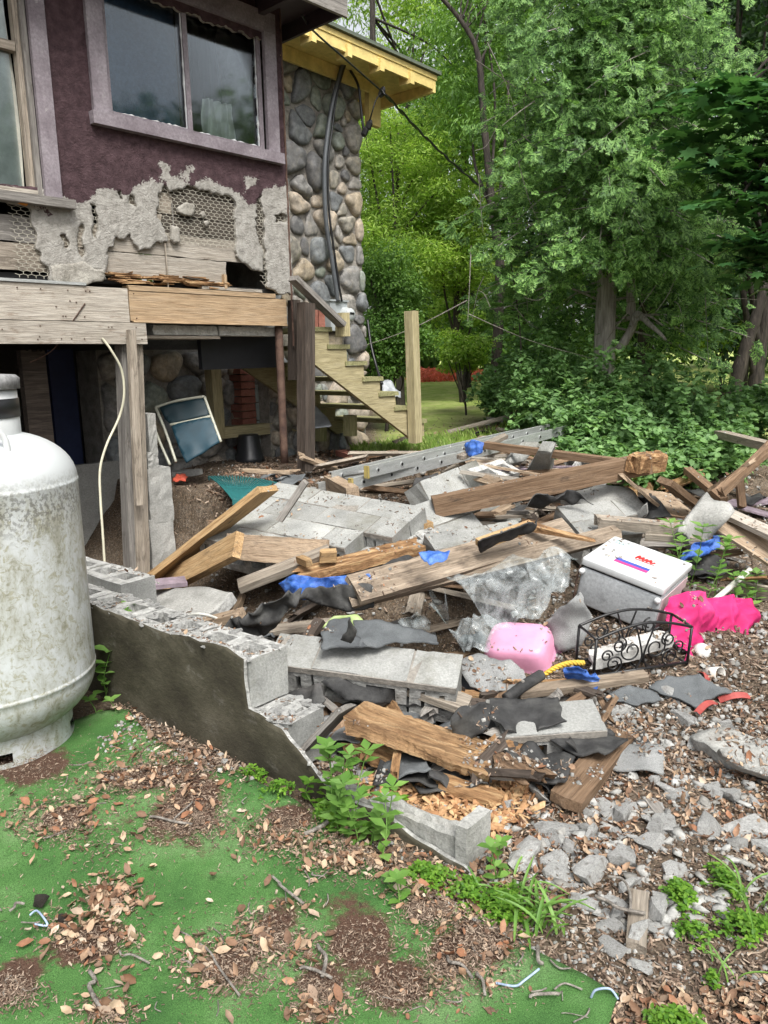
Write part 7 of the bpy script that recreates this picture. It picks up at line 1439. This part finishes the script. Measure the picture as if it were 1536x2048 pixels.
def clover(px, py, rx, ry, n, label, seed, h=.05):
    rr = np.random.default_rng(seed); b = g(px, py, .03); b[2] = float(zc(np.array([b[0]]), np.array([b[1]]))[0]); e = empty('clover', b); tag(e, label, 'clover')
    k = b[1] / FPX; P_ = []; X = []; Z = []; mb = MB()
    for i in range(n):
        u = rr.normal(0, .5, 2); p = np.array([u[0] * rx * k, u[1] * ry * k * 1.6, rr.uniform(.3, 1) * h * max(.2, 1 - (u ** 2).sum() * .5)]); 
        if i % 2 == 0: mb.tube([[p[0] * .8, p[1] * .8, -.01], p], .0009, 3, False)
        q = rr.uniform(0, 6.3)
        for s in range(3): an = q + s * 2.09; P_.append(p); X.append((math.cos(an), math.sin(an), .1)); Z.append((rr.normal(0, .25), rr.normal(0, .25) - .1, 1))
    V, F = inst(T_big, np.array(P_), rots(np.array(Z), len(P_), X=np.array(X)), rr.uniform(.009, .017, len(P_))); mb.make('stems', LM['weed'], e); obj('leaves', mk('leaves', V, F, LM['clover']), e)
weed(h1(672, 1665), 6, .16, .30, .060, T_leaf, 'weed', 'leafy pale green weeds growing against the broken wall', seed=1, spread=.055, pairs=6)
weed(h1(740, 1690), 5, .12, .22, .06, T_leaf, 'weed', 'shorter leafy weeds right of the tall ones at the wall', seed=2, spread=.06, pairs=5)
weed(h1(700, 1640), 5, .05, .12, .04, T_big, 'clover', 'low bright leaves under the tall weeds at the wall', seed=3, spread=.09, pairs=4)
weed(g(800, 1790, .036), 2, .05, .08, .045, T_big, 'weed', 'lone pale seedling standing on the turf edge', seed=4, spread=.015, pairs=2)
weed(h1(985, 1745), 2, .10, .14, .042, T_big, 'weed', 'single upright seedling beside the low end of the wall', seed=5, spread=.015, pairs=3)
weed(g(1390, 1200, .16), 5, .34, .50, .080, T_leaf, 'weed', 'tall weed with pointed leaf pairs at the right of the heap', seed=6, spread=.07, pairs=7)
weed(h1(1480, 1215), 3, .16, .30, .07, T_leaf, 'weed', 'second pointed-leaf weed at the right edge beside the tall one', seed=7, spread=.06, pairs=6)
weed(g(222, 1400, .0), 4, .22, .42, .085, T_big, 'weed', 'broad-leaved weed growing between the white tank and the wall', seed=8, spread=.05, pairs=5)
weed(g(205, 1440, .0), 2, .06, .10, .05, T_big, 'weed', 'small pale seedling at the turf tip by the tank', seed=9, spread=.03, pairs=2)
weed(h1(1505, 840), 5, .3, .6, .09, T_big, 'bramble', 'leafy saplings at the foot of the leaning trunks', seed=10, spread=.2, pairs=6)
for k, (a, b, c, d, n, lb) in enumerate([(1010, 1800, 70, 40, 260, 'bright clover patch spilling over the turf edge by the weed clump'), (940, 1775, 40, 30, 130, 'clover at the low end of the broken wall'), (850, 1745, 60, 30, 190, 'clover along the wall foot behind the lone seedling'), (650, 1630, 40, 40, 150, 'clover at the wall foot left of the tall weeds'), (500, 1545, 35, 20, 80, 'tiny clover tuft where the two turf sheets meet'), (1362, 1800, 32, 30, 150, 'round clover patch beside the blue-grey chunk'), (1452, 1775, 26, 40, 130, 'clover patch by the weathered stake at right'), (1490, 1870, 60, 30, 160, 'pale clover patch at the lower right edge'), (1345, 2035, 60, 22, 130, 'clover patch at the very bottom right'), (1425, 1955, 14, 10, 24, 'tiny clover sprig in the litter'), (1390, 1870, 50, 20, 60, 'sparse clover between the two right patches'), (560, 1590, 30, 16, 60, 'sparse clover under the wall step')]): clover(a, b, c, d, n, lb, k + 20)
def grassclump(b, n, lmin, lmax, label, seed, wd=.010):
    rr = random.Random(seed); V = []; F = []; e = None
    for k in range(n):
        a = rr.uniform(0, 6.3); l = rr.uniform(lmin, lmax); o_ = np.array([rr.gauss(0, .03), rr.gauss(0, .03), 0]); dx, dy = math.cos(a), math.sin(a); up_ = rr.uniform(.7, 1.3); base_ = len(V); s = 8
        for i in range(s + 1):
            f = i / s; p = o_ + np.array([dx * l * f * (.3 + .5 * f), dy * l * f * (.3 + .5 * f), l * (up_ * f - .95 * f * f * up_ * (.4 + .5 * (l > .15)))]); ww = wd * (1 - f) ** .6 * (.5 + f) if f < 1 else .0005
            V += [p + np.array([-dy * ww, dx * ww, .002]), p + np.array([0, 0, -.0015]), p + np.array([dy * ww, -dx * ww, .002])]
        for i in range(s):
            for j in range(2): q = base_ + i * 3 + j; F.append((q, q + 1, q + 4, q + 3))
    o = obj('grass_clump', mk('grass_clump', V, F, LM['weed'], True), None, Matrix.Translation(Vector(b))); return tag(o, label, 'grass')
grassclump(h1(1075, 1850), 22, .07, .19, 'long arching bright grass clump bending over the turf edge', 1, .008)
grassclump(h1(1040, 1795), 14, .08, .16, 'smaller grass tuft behind the arching clump', 2, .006)
grassclump(h1(1515, 1820), 16, .10, .26, 'thin tall grass tuft at the right edge', 3, .005)
grassclump(h1(1440, 1930), 6, .05, .10, 'small grass tuft in the litter at lower right', 4, .004)
# short turf fibres
n = 120000; p = worldpx(n * 1, -100, 1300, 1430, 2120, 33, .02); p = p[inside(CARP[0], p[:, 0], p[:, 1])]; P_ = np.stack([p[:, 0], p[:, 1], np.full(len(p), .0)], 1)
zt_ = np.full(len(p), .019); P_[:, 2] = zt_
dm = dirtmask(P_); P_ = P_[(dm < .45)]

# dust, chips and leaves lying on top of the heap's boards, blocks and sheets
dg_ = bpy.context.evaluated_depsgraph_get(); dg_.update()
BADN = ('plastic_sheet', 'crown', 'leaves', 'stem', 'ground', 'glass', 'tine')
def onto(pts, z0=1.25):
    out = []; nn = []
    for x, y in pts:
        ok, loc, no, idx, ob, _ = S.ray_cast(dg_, Vector((x, y, z0)), Vector((0, 0, -1)))
        if ok and not ob.name.startswith(BADN) and no.z > .45 and loc.z < .98: out.append(loc[:]); nn.append(no[:])
    return np.array(out), np.array(nn)
def scattop(name, pts, T, smin, smax, mt, label, cat, tilt, seed):
    rr = np.random.default_rng(seed); P_, N_ = onto(pts); n = len(P_); V, F = inst(T, P_ + N_ * .003, rots(N_ + rr.normal(0, tilt, (n, 3)), n, r=rr), smin + (smax - smin) * rr.uniform(0, 1, n) ** 2.5); return tag(obj(name, mk(name, V, F, IM[mt])), label, cat, kind='stuff')
hz = worldpx(42000, 180, 1600, 900, 1500, 51, .35); hz = hz[(hs_n(hz[:, 0], hz[:, 1]) > .15) & (hz[:, 1] > 2.4)]
dn_ = vnoise(np.stack([hz[:, 0], hz[:, 1], hz[:, 0] * 0], 1), 3.5, 12) + vnoise(np.stack([hz[:, 0], hz[:, 1], hz[:, 0] * 0], 1), 11, 13) * .7; hz = hz[dn_ > .12]
k1 = len(hz) // 2
scattop('wood_mulch', hz[:k1], T_chip, .005, .028, 'chip', 'bark dust and chips lying on the boards and blocks', 'mulch', .25, 61)
scattop('mortar_crumbs', hz[k1:k1 + k1 // 2], T_crumb, .004, .018, 'crumb', 'mortar crumbs lying on the fallen slabs and boards', 'crumbs', .3, 62)
scattop('dead_leaves', hz[k1 + k1 // 2:k1 + k1 // 2 + 1100], T_curl, .015, .04, 'leaf', 'dry leaves caught on top of the heap', 'leaf litter', .4, 63)
S.cycles.use_adaptive_sampling = True
